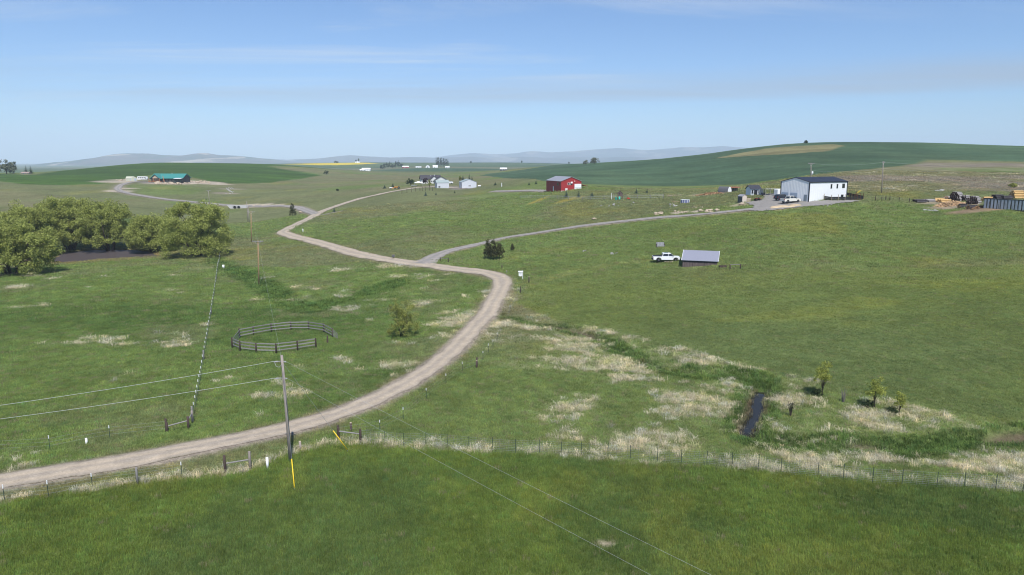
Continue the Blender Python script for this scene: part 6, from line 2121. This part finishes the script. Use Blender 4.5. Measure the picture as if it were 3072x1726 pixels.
MB().raw([(RW, 0.6, 2.9), (RW + 3.1, 0.6, 2.1), (RW + 3.1, 10, 2.1), (RW, 10, 2.9), (RW, 0.6, 3.0), (RW + 3.1, 0.6, 2.2), (RW + 3.1, 10, 2.2), (RW, 10, 3.0)], [(0, 1, 2, 3), (7, 6, 5, 4), (0, 4, 5, 1), (1, 5, 6, 2), (2, 6, 7, 3), (3, 7, 4, 0)]).build('lean_to_roof', 'red_siding', RB)
for y in (0.75, 5.3, 9.8):
    MB().box((RW + 2.95, y, 0.9), (0.16, 0.16, 2.6)).build('lean_to_post', 'tan_board', RB)
MB().box((RW + 1.6, 4.5, 0.35), (2.2, 5.0, 0.9)).build('stored_goods', 'black_board', RB)
MB().box((RW + 2.9, 0.35, 0.35), (0.9, 0.5, 0.9)).build('white_tank', 'white_paint', RB, bevel=0.1)

# ------------------------------------------------------------------ grey farm
sc1 = G(1385, 566.5)
t = thing('grey_shed', 'large pale grey metal shed with twin window', 'shed', sc1, math.radians(14))
gable(t, 0, 9.2, 0, 9.0, 3.9, 1.7, 'y', 'shed_siding', 'shed_roof', 0.2, 0.12)
for x in (4.55, 5.2):
    window(t, 'y-', (x, 0, 1.75), 0.45, 0.95, 'white_metal')
panel(t, 'entry_door', 'x-', (3.4, -0.005, 1.1), 1.0, 2.1, 'white_metal', 0.05)
for x, y in ((0, 0), (9.2, 0)):
    MB().box((x, y, 1.75), (0.16, 0.16, 4.2)).build('corner_trim', 'shed_grey_wall', t)
sc2 = G(1310.5, 564.5)
t = thing('grey_shed', 'smaller pale grey metal shed with green-grey roof', 'shed', sc2, math.radians(18))
gable(t, 0, 7.6, 0, 5.2, 3.2, 1.45, 'x', 'shed_siding', 'shed_roof', 0.2, 0.12)
panel(t, 'hatch', 'y-', (1.6, -0.005, 0.7), 1.1, 1.0, 'shed_grey_wall', 0.05)
MB().box((0, 0, 1.4), (0.14, 0.14, 3.6)).build('corner_trim', 'shed_grey_wall', t)
hc = G(1290, 551)
t = thing('grey_house', 'low pale house with dark charcoal roofs behind the small shed', 'house', hc, math.radians(14))
gable(t, -5.5, 8.0, 3.5, 12.5, 2.9, 2.6, 'x', 'house_siding', 'charcoal_roof', 0.5, 0.18)
gable(t, 0.0, 5.6, -1.5, 3.45, 2.7, 2.4, 'y', 'house_siding', 'charcoal_roof', 0.45, 0.16, wname='porch_gable', rname='porch_roof')
gable(t, 3.0, 11.0, -5.0, 3.4, 2.6, 2.2, 'y', 'house_siding', 'charcoal_roof', 0.45, 0.16, wname='garage_wall', rname='garage_roof')
for x in (1.0, 2.0):
    window(t, 'y-', (x, -1.5, 1.5), 0.7, 1.1)
panel(t, 'entry_door', 'y-', (2.55, -1.51, 1.05), 0.35, 2.0, 'grey_door', 0.05)
MB().tube([(8.4, -5.3, 3.6), (8.4, -5.02, 3.7)], [0.25, 0.2], 10).build('yard_lamp', 'white_paint', t)
MB().tube([(1.5, 6.5, 3.5), (1.5, 6.5, 5.6)], 0.11, 8).build('vent_pipe', 'white_paint', t); MB().tube([(4.0, 7.0, 4.5), (4.0, 7.0, 6.0)], 0.14, 8).build('flue', 'white_paint', t)
for x in (-4.2, -2.4):
    window(t, 'y-', (x, 3.5, 1.5), 0.9, 1.1)


def canopy_tent(label, loc, rz, w, d, h):
    t = thing('canopy_tent', label, 'canopy', loc, rz)
    MB().raw([(-w / 2, -d / 2, h), (w / 2, -d / 2, h), (w / 2, d / 2, h), (-w / 2, d / 2, h), (0, 0, h + 0.9), (-w / 2, -d / 2, h - 0.25), (w / 2, -d / 2, h - 0.25), (w / 2, d / 2, h - 0.25), (-w / 2, d / 2, h - 0.25)],
             [(0, 1, 4), (1, 2, 4), (2, 3, 4), (3, 0, 4), (5, 6, 1, 0), (6, 7, 2, 1), (7, 8, 3, 2), (8, 5, 0, 3)]).build('cover', 'white_paint', t)
    for x in (-w / 2, w / 2):
        for y in (-d / 2, d / 2):
            MB().tube([(x, y, -0.2), (x, y, h)], 0.05, 6).build('leg', 'galv', t)
    return t


g = G(1256, 558)
canopy_tent('white canopy tent beside the grey house lane', g, 0.2, 5.4, 4.0, 2.1)
g = G(1250, 560)
t = thing('parked_boat', 'small white boat hull under the canopy tent', 'boat', (g.x - 1.5, g.y - 1, g.z), 0.15)
MB().raw([(-1.8, -0.7, 0.9), (1.4, -0.7, 0.9), (2.2, 0, 1.0), (1.4, 0.7, 0.9), (-1.8, 0.7, 0.9), (-1.6, -0.4, 0.4), (1.3, -0.35, 0.4), (1.3, 0.35, 0.4), (-1.6, 0.4, 0.4)], [(0, 1, 6, 5), (1, 2, 6), (2, 3, 7), (2, 7, 6), (3, 4, 8, 7), (4, 0, 5, 8), (5, 6, 7, 8), (0, 4, 3, 2, 1)]).build('hull', 'white_paint', t)
MB().box((-0.1, 0, 0.25), (3.0, 0.5, 0.2)).build('cradle', 'dark_steel', t)
g = G(1190, 567)
t = thing('tractor', 'orange loader tractor parked left of the grey farm', 'tractor', g, math.radians(190))
MB().box((0.2, 0, 1.0), (2.6, 0.8, 0.7)).build('hood', 'orange_paint', t, bevel=0.06)
MB().box((-1.1, 0, 1.7), (1.3, 1.3, 0.08)).build('canopy', 'orange_paint', t, bevel=0.03)
for x in (-1.6, -0.6):
    for s in (-1, 1):
        MB().bar((x, s * 0.55, 1.0), (x, s * 0.55, 1.9), 0.08).build('pillar', 'orange_paint', t)
for s in (-1, 1):
    wheel(t, -1.2, s * 0.85, 0.75, 0.4); wheel(t, 1.0, s * 0.7, 0.45, 0.3)
    MB().bar((-0.2, s * 0.55, 1.2), (2.2, s * 0.5, 0.7), 0.12).build('loader_arm', 'orange_paint', t)
MB().box((2.5, 0, 0.5), (0.6, 1.7, 0.6)).build('bucket', 'orange_paint', t)
g = G(1181, 567)
t = thing('white_trailer', 'small white trailer in front of the orange tractor', 'trailer', (g.x - 1.2, g.y - 1.5, g.z), 0.1)
MB().box((0, 0, 0.7), (2.4, 1.4, 0.5)).build('tub', 'white_paint', t, bevel=0.1)
for s in (-1, 1):
    wheel(t, -0.2, s * 0.75, 0.3, 0.2)
MB().bar((-1.2, 0, 0.45), (-2.1, 0, 0.4), 0.08).build('tow_bar', 'dark_steel', t)
g = G(1348, 552)
suv('white van parked behind the smaller grey shed', (g.x, g.y + 1, g.z), math.radians(200), 'auto_white')
g = G(1432, 563)
t = thing('propane_tank', 'white round ended tank against the large grey shed', 'tank', (g.x + 1.0, g.y + 4, g.z), 0.6)
MB().tube([(-1.0, 0, 0.8), (-0.8, 0, 0.8), (0.8, 0, 0.8), (1.0, 0, 0.8)], [0.25, 0.5, 0.5, 0.25], 12).build('tank', 'white_paint', t, True)
for x in (-0.6, 0.6):
    MB().box((x, 0, 0.15), (0.15, 0.6, 0.6)).build('saddle', 'concrete', t)
# ------------------------------------------------------------------ green roofed house
gc = G(452, 546)
t = thing('green_roofed_house', 'low dark house with teal metal roof on the rubble bank', 'house', gc, math.radians(-4))
gable(t, 0, 24.5, 1.5, 13.0, 3.0, 3.0, 'x', 'log_wall', 'green_roof', 0.9, 0.16)
gable(t, 1.0, 8.0, -1.0, 9.5, 2.8, 2.9, 'y', 'log_wall', 'green_roof', 0.8, 0.16, wname='gable_wall', rname='gable_roof')
MB().prism([(1.6, 2.82), (7.4, 2.82), (4.5, 5.2)], -1.06, -1.01).build('gable_panel', 'tan_board', t)
for x in (0.2, 4.0, 8.6):
    MB().box((x, -2.4, 1.2), (0.28, 0.28, 3.4)).build('porch_post', 'cedar', t)
MB().box((4.5, -1.6, 0.25), (9.6, 2.4, 0.3)).build('porch_deck', 'cedar', t)
MB().bar((0.2, -2.5, 1.0), (8.6, -2.5, 1.0), 0.08, 0.08).build('porch_rail', 'cedar', t)
for x in (2.6, 5.2, 6.6):
    window(t, 'y-', (x, -1.0, 1.5), 1.0, 1.3, 'cedar')
for x in (11.0, 13.5, 16.0, 18.5):
    window(t, 'y-', (x, 1.5, 1.5), 1.3, 1.5, 'black_trim')
MB().box((22.5, -0.6, 2.75), (5.6, 4.2, 0.12), rx=0.10).build('porch_awning', 'white_metal', t)
for x in (20.2, 22.5, 25.0):
    MB().box((x, -2.4, 1.1), (0.2, 0.2, 3.1)).build('awning_post', 'green_trim', t)
MB().bar((11.3, -0.8, 0.0), (9.6, 0.8, 4.4), 0.45, 0.06).build('ladder', 'cedar', t)
MB().tube([(13.5, 7.2, 5.5), (13.5, 7.2, 6.7)], 0.22, 8).build('flue', 'galv', t)
g = G(421, 541)
t = thing('travel_trailer', 'white travel trailer left of the teal roofed house', 'trailer', (g.x, g.y + 4, g.z), math.radians(-4))
V, F = slab_body([(-3.9, 0.5), (3.7, 0.5), (3.9, 1.3), (3.3, 2.9), (-3.7, 2.9), (-4.0, 2.3)], 2.3, 2.3, 0.5, 2.9)
MB().raw(V, F).build('body', 'white_paint', t)
for x in (-2.6, -1.2, 0.3, 1.9):
    window(t, 'y-', (x, -1.16, 1.85), 0.9, 0.6, 'shed_grey_wall')
panel(t, 'entry_door', 'y-', (2.9, -1.16, 1.5), 0.6, 1.7, 'grey_door', 0.04)
for x in (-0.5, 0.4):
    for s in (-1, 1):
        wheel(t, x, s * 1.0, 0.36, 0.22)
MB().bar((3.8, 0, 0.55), (5.2, 0, 0.5), 0.14).build('tow_bar', 'dark_steel', t)
for (u, v, w, lab, rz) in ((388, 543, 5.4, 'tan arched tarp shelter left of the travel trailer', 0.2), (401.5, 543, 4.4, 'tan gabled canvas shed beside the travel trailer', 0.5)):
    g = G(u, v)
    t = thing('canvas_shelter', lab, 'shelter', (g.x - w / 2, g.y, g.z), rz, 'canvas shelters')
    gable(t, 0, w, 0, 4.4, 2.0, 1.3, 'y' if rz > 0.3 else 'x', 'tan_tarp', 'tan_tarp', 0.05, 0.06)
    panel(t, 'door_flap', 'y-', (w * 0.7, -0.005, 0.95), 1.3, 1.9, 'blue_grey_door', 0.03)

# ------------------------------------------------------------------ creek crossing
cg = G(715, 625)
t = thing('culvert', 'pale concrete culvert with two round black pipes under the lane', 'culvert', (cg.x, cg.y - 1.0, cg.z), math.radians(-3))
hwv = [(-5.2, 0.3), (6.0, 0.3), (6.0, 2.0), (-5.2, 2.0)]
MB().prism([(-4.2, -0.6), (5.4, -0.2), (6.5, 1.75), (-6.2, 1.75)], 0, 0.5).build('headwall', 'concrete', t)
for x in (-1.6, 0.75):
    pp = MB().tube([(x, -0.35, 0.45), (x, 0.49, 0.45)], 1.0, 16, False).build('pipe', 'galv', t)
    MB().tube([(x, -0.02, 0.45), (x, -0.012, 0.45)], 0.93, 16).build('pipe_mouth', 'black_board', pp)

# ------------------------------------------------------------------ logs, firewood, steel container at the right
def wheel_at(root, x, y):
    wheel(root, x, y, 0.45, 0.3)
    root.children[-1].location.z = -0.05


cc = G(2949, 625); ce = G(3180, 657)
cdir = Vector((ce.x - cc.x, ce.y - cc.y, 0)).normalized()
crz = math.atan2(cdir.y, cdir.x)
t = thing('steel_container', 'long ribbed pale steel container with dark streaks at the right edge', 'container', (cc.x, cc.y, cc.z - 0.1), crz)
CLn, CH = 13.5, 2.55
MB().box((CLn / 2, 1.2, CH / 2 + 0.1), (CLn, 2.3, CH)).build('body', 'container_dark', t)
k = 0
for x in np.arange(0.4, CLn, 0.86):
    MB().box((x, 0.02, CH / 2 + 0.1), (0.46, 0.09, CH - 0.25)).build('rib', 'container_steel', t)
for y in np.arange(0.3, 2.3, 0.42):
    MB().box((-0.02, y, CH / 2 + 0.1), (0.09, 0.17, CH - 0.25)).build('rib', 'container_steel', t)
MB().box((CLn / 2, 0.03, CH + 0.12), (CLn + 0.1, 0.16, 0.16)).build('top_rail', 'dark_steel', t); MB().box((-0.02, 1.2, CH + 0.12), (0.16, 2.45, 0.17)).build('top_rail', 'dark_steel', t)
MB().box((CLn / 2, 0.02, 0.05), (CLn, 0.15, 0.18)).build('bottom_rail', 'dark_steel', t)
for x in (9.6, 10.8):
    [wheel_at(t, x, yy) for yy in (0.2, 2.0)]


def log_stack(label, u, v, rz, rows, cols, length, r, mat, end, group, taper=False):
    g = G(u, v); k = 0
    for row in range(rows):
        nn = cols - (row // 2) - (1 if row == rows - 1 else 0)
        for j in range(nn):
            y = (j - (nn - 1) / 2) * 2.03 * r + random.uniform(-0.04, 0.04); z = r + row * r * 1.76
            rr = r * random.uniform(0.85, 1.08); ln = length * random.uniform(0.9, 1.06); off = random.uniform(-0.15, 0.15)
            c_, s_ = math.cos(rz), math.sin(rz)
            x0, y0 = g.x - s_ * y + c_ * off, g.y + c_ * y + s_ * off
            rown = 'only row' if rows == 1 else 'bottom row' if row == 0 else 'top row' if row == rows - 1 else ORD[row] + ' row up'
            t = thing('log', label + ', ' + rown, 'log', (x0, y0, g.z + z - 0.08), rz + random.uniform(-0.04, 0.04), group)
            MB().tube([(-ln / 2, 0, 0), (0, 0, random.uniform(-0.03, 0.03)), (ln / 2, 0, 0)], [rr, rr * 0.98, rr * 0.92], 9, False).build('trunk', mat, t, True)
            MB().tube([(-ln / 2 - 0.012, 0, 0), (-ln / 2 + 0.01, 0, 0)], [rr * 0.985, rr * 0.985], 9).build('cut_end', end, t)
            MB().tube([(ln / 2 - 0.01, 0, 0), (ln / 2 + 0.012, 0, 0)], [rr * 0.9, rr * 0.9], 9).build('cut_end', end, t)


log_stack('grey log with dark end in the tallest stack', 2868, 604, math.radians(38), 6, 6, 3.2, 0.26, 'grey_log', 'log_end_dark', 'tallest log stack')
log_stack('grey log with dark end in the stack beside the container', 2921, 612, math.radians(38), 5, 6, 2.8, 0.25, 'grey_log', 'log_end_dark', 'log stack beside the container')
log_stack('peeled golden log lying left of the tallest stack', 2818, 603, math.radians(-2), 2, 2, 3.0, 0.26, 'peeled_log', 'log_end_tan', 'golden logs left')
log_stack('peeled golden log in the big stack behind the container', 3050, 596, math.radians(6), 5, 5, 3.4, 0.27, 'peeled_log', 'log_end_tan', 'golden log stack behind the container')
log_stack('peeled golden log at the far right end above the container', 3095, 596, math.radians(6), 6, 4, 2.6, 0.27, 'peeled_log', 'log_end_tan', 'golden logs at the right edge')
log_stack('black weathered log in the heap behind the container end', 2990, 600, math.radians(20), 4, 5, 3.0, 0.23, 'black_log', 'log_end_dark', 'black logs behind the container')
log_stack('black weathered log in the low pile at the left end of the yard', 2757, 607, math.radians(12), 2, 5, 3.4, 0.24, 'black_log', 'log_end_dark', 'low black log pile')
log_stack('dark log in the small bundle in front of the stacks', 2888, 622, math.radians(8), 3, 3, 2.4, 0.20, 'black_log', 'log_end_tan', 'front log bundle')
log_stack('dark log in the right front bundle near the container', 2916, 625, math.radians(8), 3, 4, 2.4, 0.19, 'black_log', 'log_end_tan', 'right front log bundle')
log_stack('grey log in the loose heap left of the golden logs', 2788, 605, math.radians(14), 2, 5, 3.0, 0.22, 'grey_log', 'log_end_dark', 'loose grey heap')
log_stack('grey log in the low stack behind the firewood heap', 2845, 600, math.radians(30), 3, 5, 2.8, 0.22, 'grey_log', 'log_end_tan', 'low grey stack')
log_stack('weathered log in the stack between the two dark ended stacks', 2897, 603, math.radians(30), 4, 4, 2.6, 0.24, 'grey_log', 'log_end_dark', 'middle log stack')
log_stack('black log in the heap left of the golden stack behind the container', 3018, 600, math.radians(10), 3, 4, 3.0, 0.24, 'black_log', 'log_end_dark', 'black logs beside the golden stack')
log_stack('peeled golden log in the low pile behind the firewood', 2832, 607, math.radians(5), 2, 4, 3.2, 0.24, 'peeled_log', 'log_end_tan', 'low golden pile')
log_stack('golden log in front of the container end', 2962, 604, math.radians(8), 3, 3, 2.8, 0.24, 'peeled_log', 'log_end_tan', 'golden logs by the container')
log_stack('pale log lying right of the dark ended stacks', 2948, 604, math.radians(4), 1, 2, 2.6, 0.2, 'peeled_log', 'log_end_tan', 'pale logs right')


def heap(name, label, u, v, rx, ry, h, n, mat, size, cat='woodpile'):
    g = G(u, v); rs = np.random.default_rng(int(u))
    mb = MB()
    for i in range(n):
        a = rs.uniform(0, 6.283); r = math.sqrt(rs.random())
        x, y = math.cos(a) * r * rx, math.sin(a) * r * ry
        z = float(gz(g.x + x, g.y + y)) - g.z + h * (1 - r ** 1.4) * rs.uniform(0.75, 1.05)
        L = size * rs.uniform(0.7, 1.3)
        mb.box((x, y, z), (L, L * 0.32, L * 0.26), rz=rs.uniform(0, 3.14), rx=rs.uniform(-0.6, 0.6), ry=rs.uniform(-0.6, 0.6))
    o = mb.build(name, mat, None, loc=g)
    return tag(o, label, cat, None, 'stuff')


heap('firewood', 'loose heap of split orange firewood in front of the log stacks', 2850, 617, 4.6, 2.0, 1.3, 520, 'split_wood', 0.5)
heap('bark_waste', 'brown heap of bark slabs beside the container end', 2938, 624, 2.4, 1.2, 0.6, 160, 'bark_chips', 0.5)
heap('scrap_wood', 'pile of grey poles and scrap wood behind the blue pool', 2130, 584, 5.0, 1.6, 0.7, 130, 'bark_chips', 0.8)


# ------------------------------------------------------------------ rocks
def rock_mesh(seed, mat):
    import bmesh
    bm = bmesh.new(); bmesh.ops.create_icosphere(bm, subdivisions=2, radius=1.0)
    rs = np.random.default_rng(seed); ax = rs.normal(size=(5, 3))
    for v_ in bm.verts:
        p = np.array(v_.co); k = 1 + 0.16 * sum(math.sin(2.2 * float(p @ a) + i) for i, a in enumerate(ax)) / 2
        v_.co = Vector(p * k); v_.co.z *= 0.62
    me = bpy.data.meshes.new('boulder'); bm.to_mesh(me); bm.free(); me.materials.append(MATS[mat]); return me


RM = {m_: [rock_mesh(800 + i, m_) for i in range(4)] for m_ in ('boulder_tan', 'boulder_grey')}


def rocks(name, label, group, spots, mat, cat='boulder'):
    for i, (u, v, r) in enumerate(spots):
        g = G(u, v)
        o = add(name, RM[mat][i % 4], None, g + Vector((0, 0, r * 0.25)), random.uniform(0, 6))
        o.scale = (r * random.uniform(0.8, 1.3), r * random.uniform(0.8, 1.2), r)
        tag(o, label, cat, group)


def cluster(u, v, n, du, dv, r):
    return [(u + random.uniform(-du, du), v + random.uniform(-dv, dv), r * random.uniform(0.55, 1.3)) for _ in range(n)]


rocks('boulder', 'tan boulder in the heap just above the drive', 'boulder heap above the drive', cluster(1975, 641, 12, 11, 5, 0.42), 'boulder_tan')
rocks('boulder', 'tan boulder in the row above the drive', 'boulder row above the drive', cluster(2040, 637, 11, 20, 3, 0.36), 'boulder_tan')
rocks('boulder', 'rounded boulder in the pile near the drive end', 'boulder pile near the drive end', cluster(2124, 633, 10, 10, 3, 0.45), 'boulder_tan')
rocks('boulder', 'large pale boulder standing alone right of the boulder pile', None, [(2151, 632, 0.8)], 'boulder_tan')
rocks('boulder', 'pale boulder lying alone left of the boulder pile', None, [(2101, 634, 0.7)], 'boulder_tan')
rocks('boulder', 'squared sandy boulder at the yard corner', None, [(2224, 615, 0.85)], 'boulder_tan')
rocks('rubble_stone', 'grey stone scattered below the blue pool', 'grey stones below the pool', cluster(2020, 617, 9, 12, 4, 0.34), 'boulder_grey')
rocks('rubble_stone', 'small stone in the line left of the yard', 'small stones left of the yard', cluster(2085, 624, 10, 24, 2, 0.26), 'boulder_tan')
rocks('rubble_stone', 'grey stone scattered in the pasture before the red barn', 'grey stones before the red barn', cluster(1850, 614, 12, 60, 6, 0.32), 'boulder_grey')
rocks('boulder', 'tan boulder beside the drive far from other stones', None, [(1782, 659, 0.6)], 'boulder_tan')
rocks('boulder', 'sandy boulder in the grass left of the upper road fork', None, [(902, 639, 0.95)], 'boulder_tan')
rocks('rubble_stone', 'pale stone in the rubble bank below the porch of the teal roofed house', 'rubble bank stones, porch end', cluster(482, 551, 24, 16, 2.5, 1.1), 'boulder_tan')
rocks('rubble_stone', 'pale stone in the rubble bank below the right half of the teal roofed house', 'rubble bank stones, middle', cluster(525, 550.5, 26, 20, 3.0, 1.1), 'boulder_tan')
rocks('rubble_stone', 'pale stone in the rubble trail right of the teal roofed house', 'rubble trail stones', cluster(590, 548, 30, 40, 3.5, 0.9), 'boulder_tan')
rocks('rubble_stone', 'stone on the bank beside the creek culvert', 'stones by the culvert', cluster(770, 618, 16, 32, 2.5, 0.5), 'boulder_tan')
rocks('rubble_stone', 'stone spilled down the slope below the far rubble bank', 'stones on the far slope', cluster(688, 572, 22, 14, 10, 0.5), 'boulder_grey')
rocks('rubble_stone', 'grey stone in the pile in front of the white building meadow', 'stones in the right meadow', cluster(2790, 633, 10, 20, 2.5, 0.36), 'boulder_grey')
rocks('rubble_stone', 'grey stone in the heap behind the log yard', 'stones behind the log yard', cluster(2820, 573, 8, 14, 1.5, 0.5), 'boulder_grey')
rocks('rubble_stone', 'small pale stone along the yard edge of the white building', 'stones along the yard edge', cluster(2470, 618, 16, 55, 2.5, 0.22), 'boulder_grey')
rocks('rubble_stone', 'pale stone by the bend of the far lane', 'stones by the far lane', cluster(372, 543, 12, 22, 4, 0.8), 'boulder_tan')
rocks('rubble_stone', 'stone in front of the white pickup and shelter', 'stones by the pickup', cluster(2005, 788, 6, 12, 1.2, 0.22), 'boulder_tan')
rocks('rubble_stone', 'grey stone in the small outcrop below the pickup track', 'small outcrop stones', cluster(1842, 761, 8, 9, 2, 0.25) + cluster(1754, 754, 5, 5, 2, 0.22), 'boulder_grey')

# ------------------------------------------------------------------ far farms
def far_shed(name, label, u, v, Y, wpx, hpx, wall, roof, rz=0.0, ridge='x', dpt=None, group=None):
    x, y = at_dist(u, v, Y)[:2]; z = float(gz(x, y))
    w = px_m(wpx, Y); h = px_m(hpx, Y)
    t = thing(name, label, 'farm building', (x - w / 2, y, z), rz, group)
    gable(t, 0, w, 0, dpt or w * 0.6, h * 0.55, h * 0.45, ridge, wall, roof, 0.4, 0.2)
    panel(t, 'door', 'y-', (w * 0.35, -0.02, h * 0.22), w * 0.14, h * 0.44, 'grey_door', 0.1)
    window(t, 'y-', (w * 0.7, 0, h * 0.3), w * 0.08, h * 0.14)
    return t


p = G(1098, 513)
far_shed('white_barn', 'long white barn with raised roof in the far pasture', 1098, 513, p.y, 24, 8, 'white_paint', 'white_metal', 0.1)
far_shed('white_barn', 'low white wing left of the raised barn roof in the far pasture', 1086, 513.5, p.y - 12, 12, 4, 'white_paint', 'white_metal', 0.1)
p = G(1510, 512)
far_shed('dark_shed', 'small dark shed with pale roof on the far slope right of the poplars', 1510, 512, p.y, 19, 8, 'log_wall', 'white_metal', -0.2)
far_shed('distant_barn', 'distant red barn with white roof right of the dark windbreak', 1217, 497, 1720, 18, 6, 'red_siding', 'white_metal', 0.3)
far_shed('distant_shed', 'long low white shed between the red barn and the dome', 1255, 498, 1700, 16, 3.5, 'white_paint', 'white_metal')
far_shed('distant_shed', 'white gabled shed right of the dome', 1306, 499.5, 1690, 14, 7, 'white_paint', 'dome_white', 0.2)
far_shed('distant_house', 'white house left among the two dark skyline trees', 1072, 489, 2500, 12, 4, 'white_paint', 'dome_white')
far_shed('distant_house', 'small far house at the foot of the poplar row', 1342, 501, 1660, 12, 5, 'house_siding', 'dome_white')
far_shed('distant_house', 'low brown roofed house beside the two far left spruces', 74, 523, G(74, 523).y, 22, 6, 'tan_board', 'brown_roof')
x, y = at_dist(1283, 499.5, 1690)[:2]; z = float(gz(x, y)); r = px_m(6.2, 1690)
t = thing('dome_shed', 'white domed shed in the distant farmyard', 'farm building', (x, y, z), 0.1)
AR = [(r * math.cos(a), r * 1.1 * math.sin(a)) for a in np.linspace(0, math.pi, 13)]
MB().prism(AR, 0, r * 2.2).build('arched_roof', 'dome_white', t); MB().box((0, -0.06, r * 0.3), (r * 0.6, 0.1, r * 0.6)).build('door', 'grey_door', t)
p = G(1505, 560)
t = thing('marker_post', 'white post in the pasture right of the large grey shed', 'marker', p)
MB().tube([(0, 0, -0.2), (0, 0, 1.9)], 0.22, 8).build('shaft', 'white_paint', t); MB().tube([(0, 0, 1.9), (0, 0, 1.98)], [0.25, 0.2], 8).build('cap', 'white_paint', t)
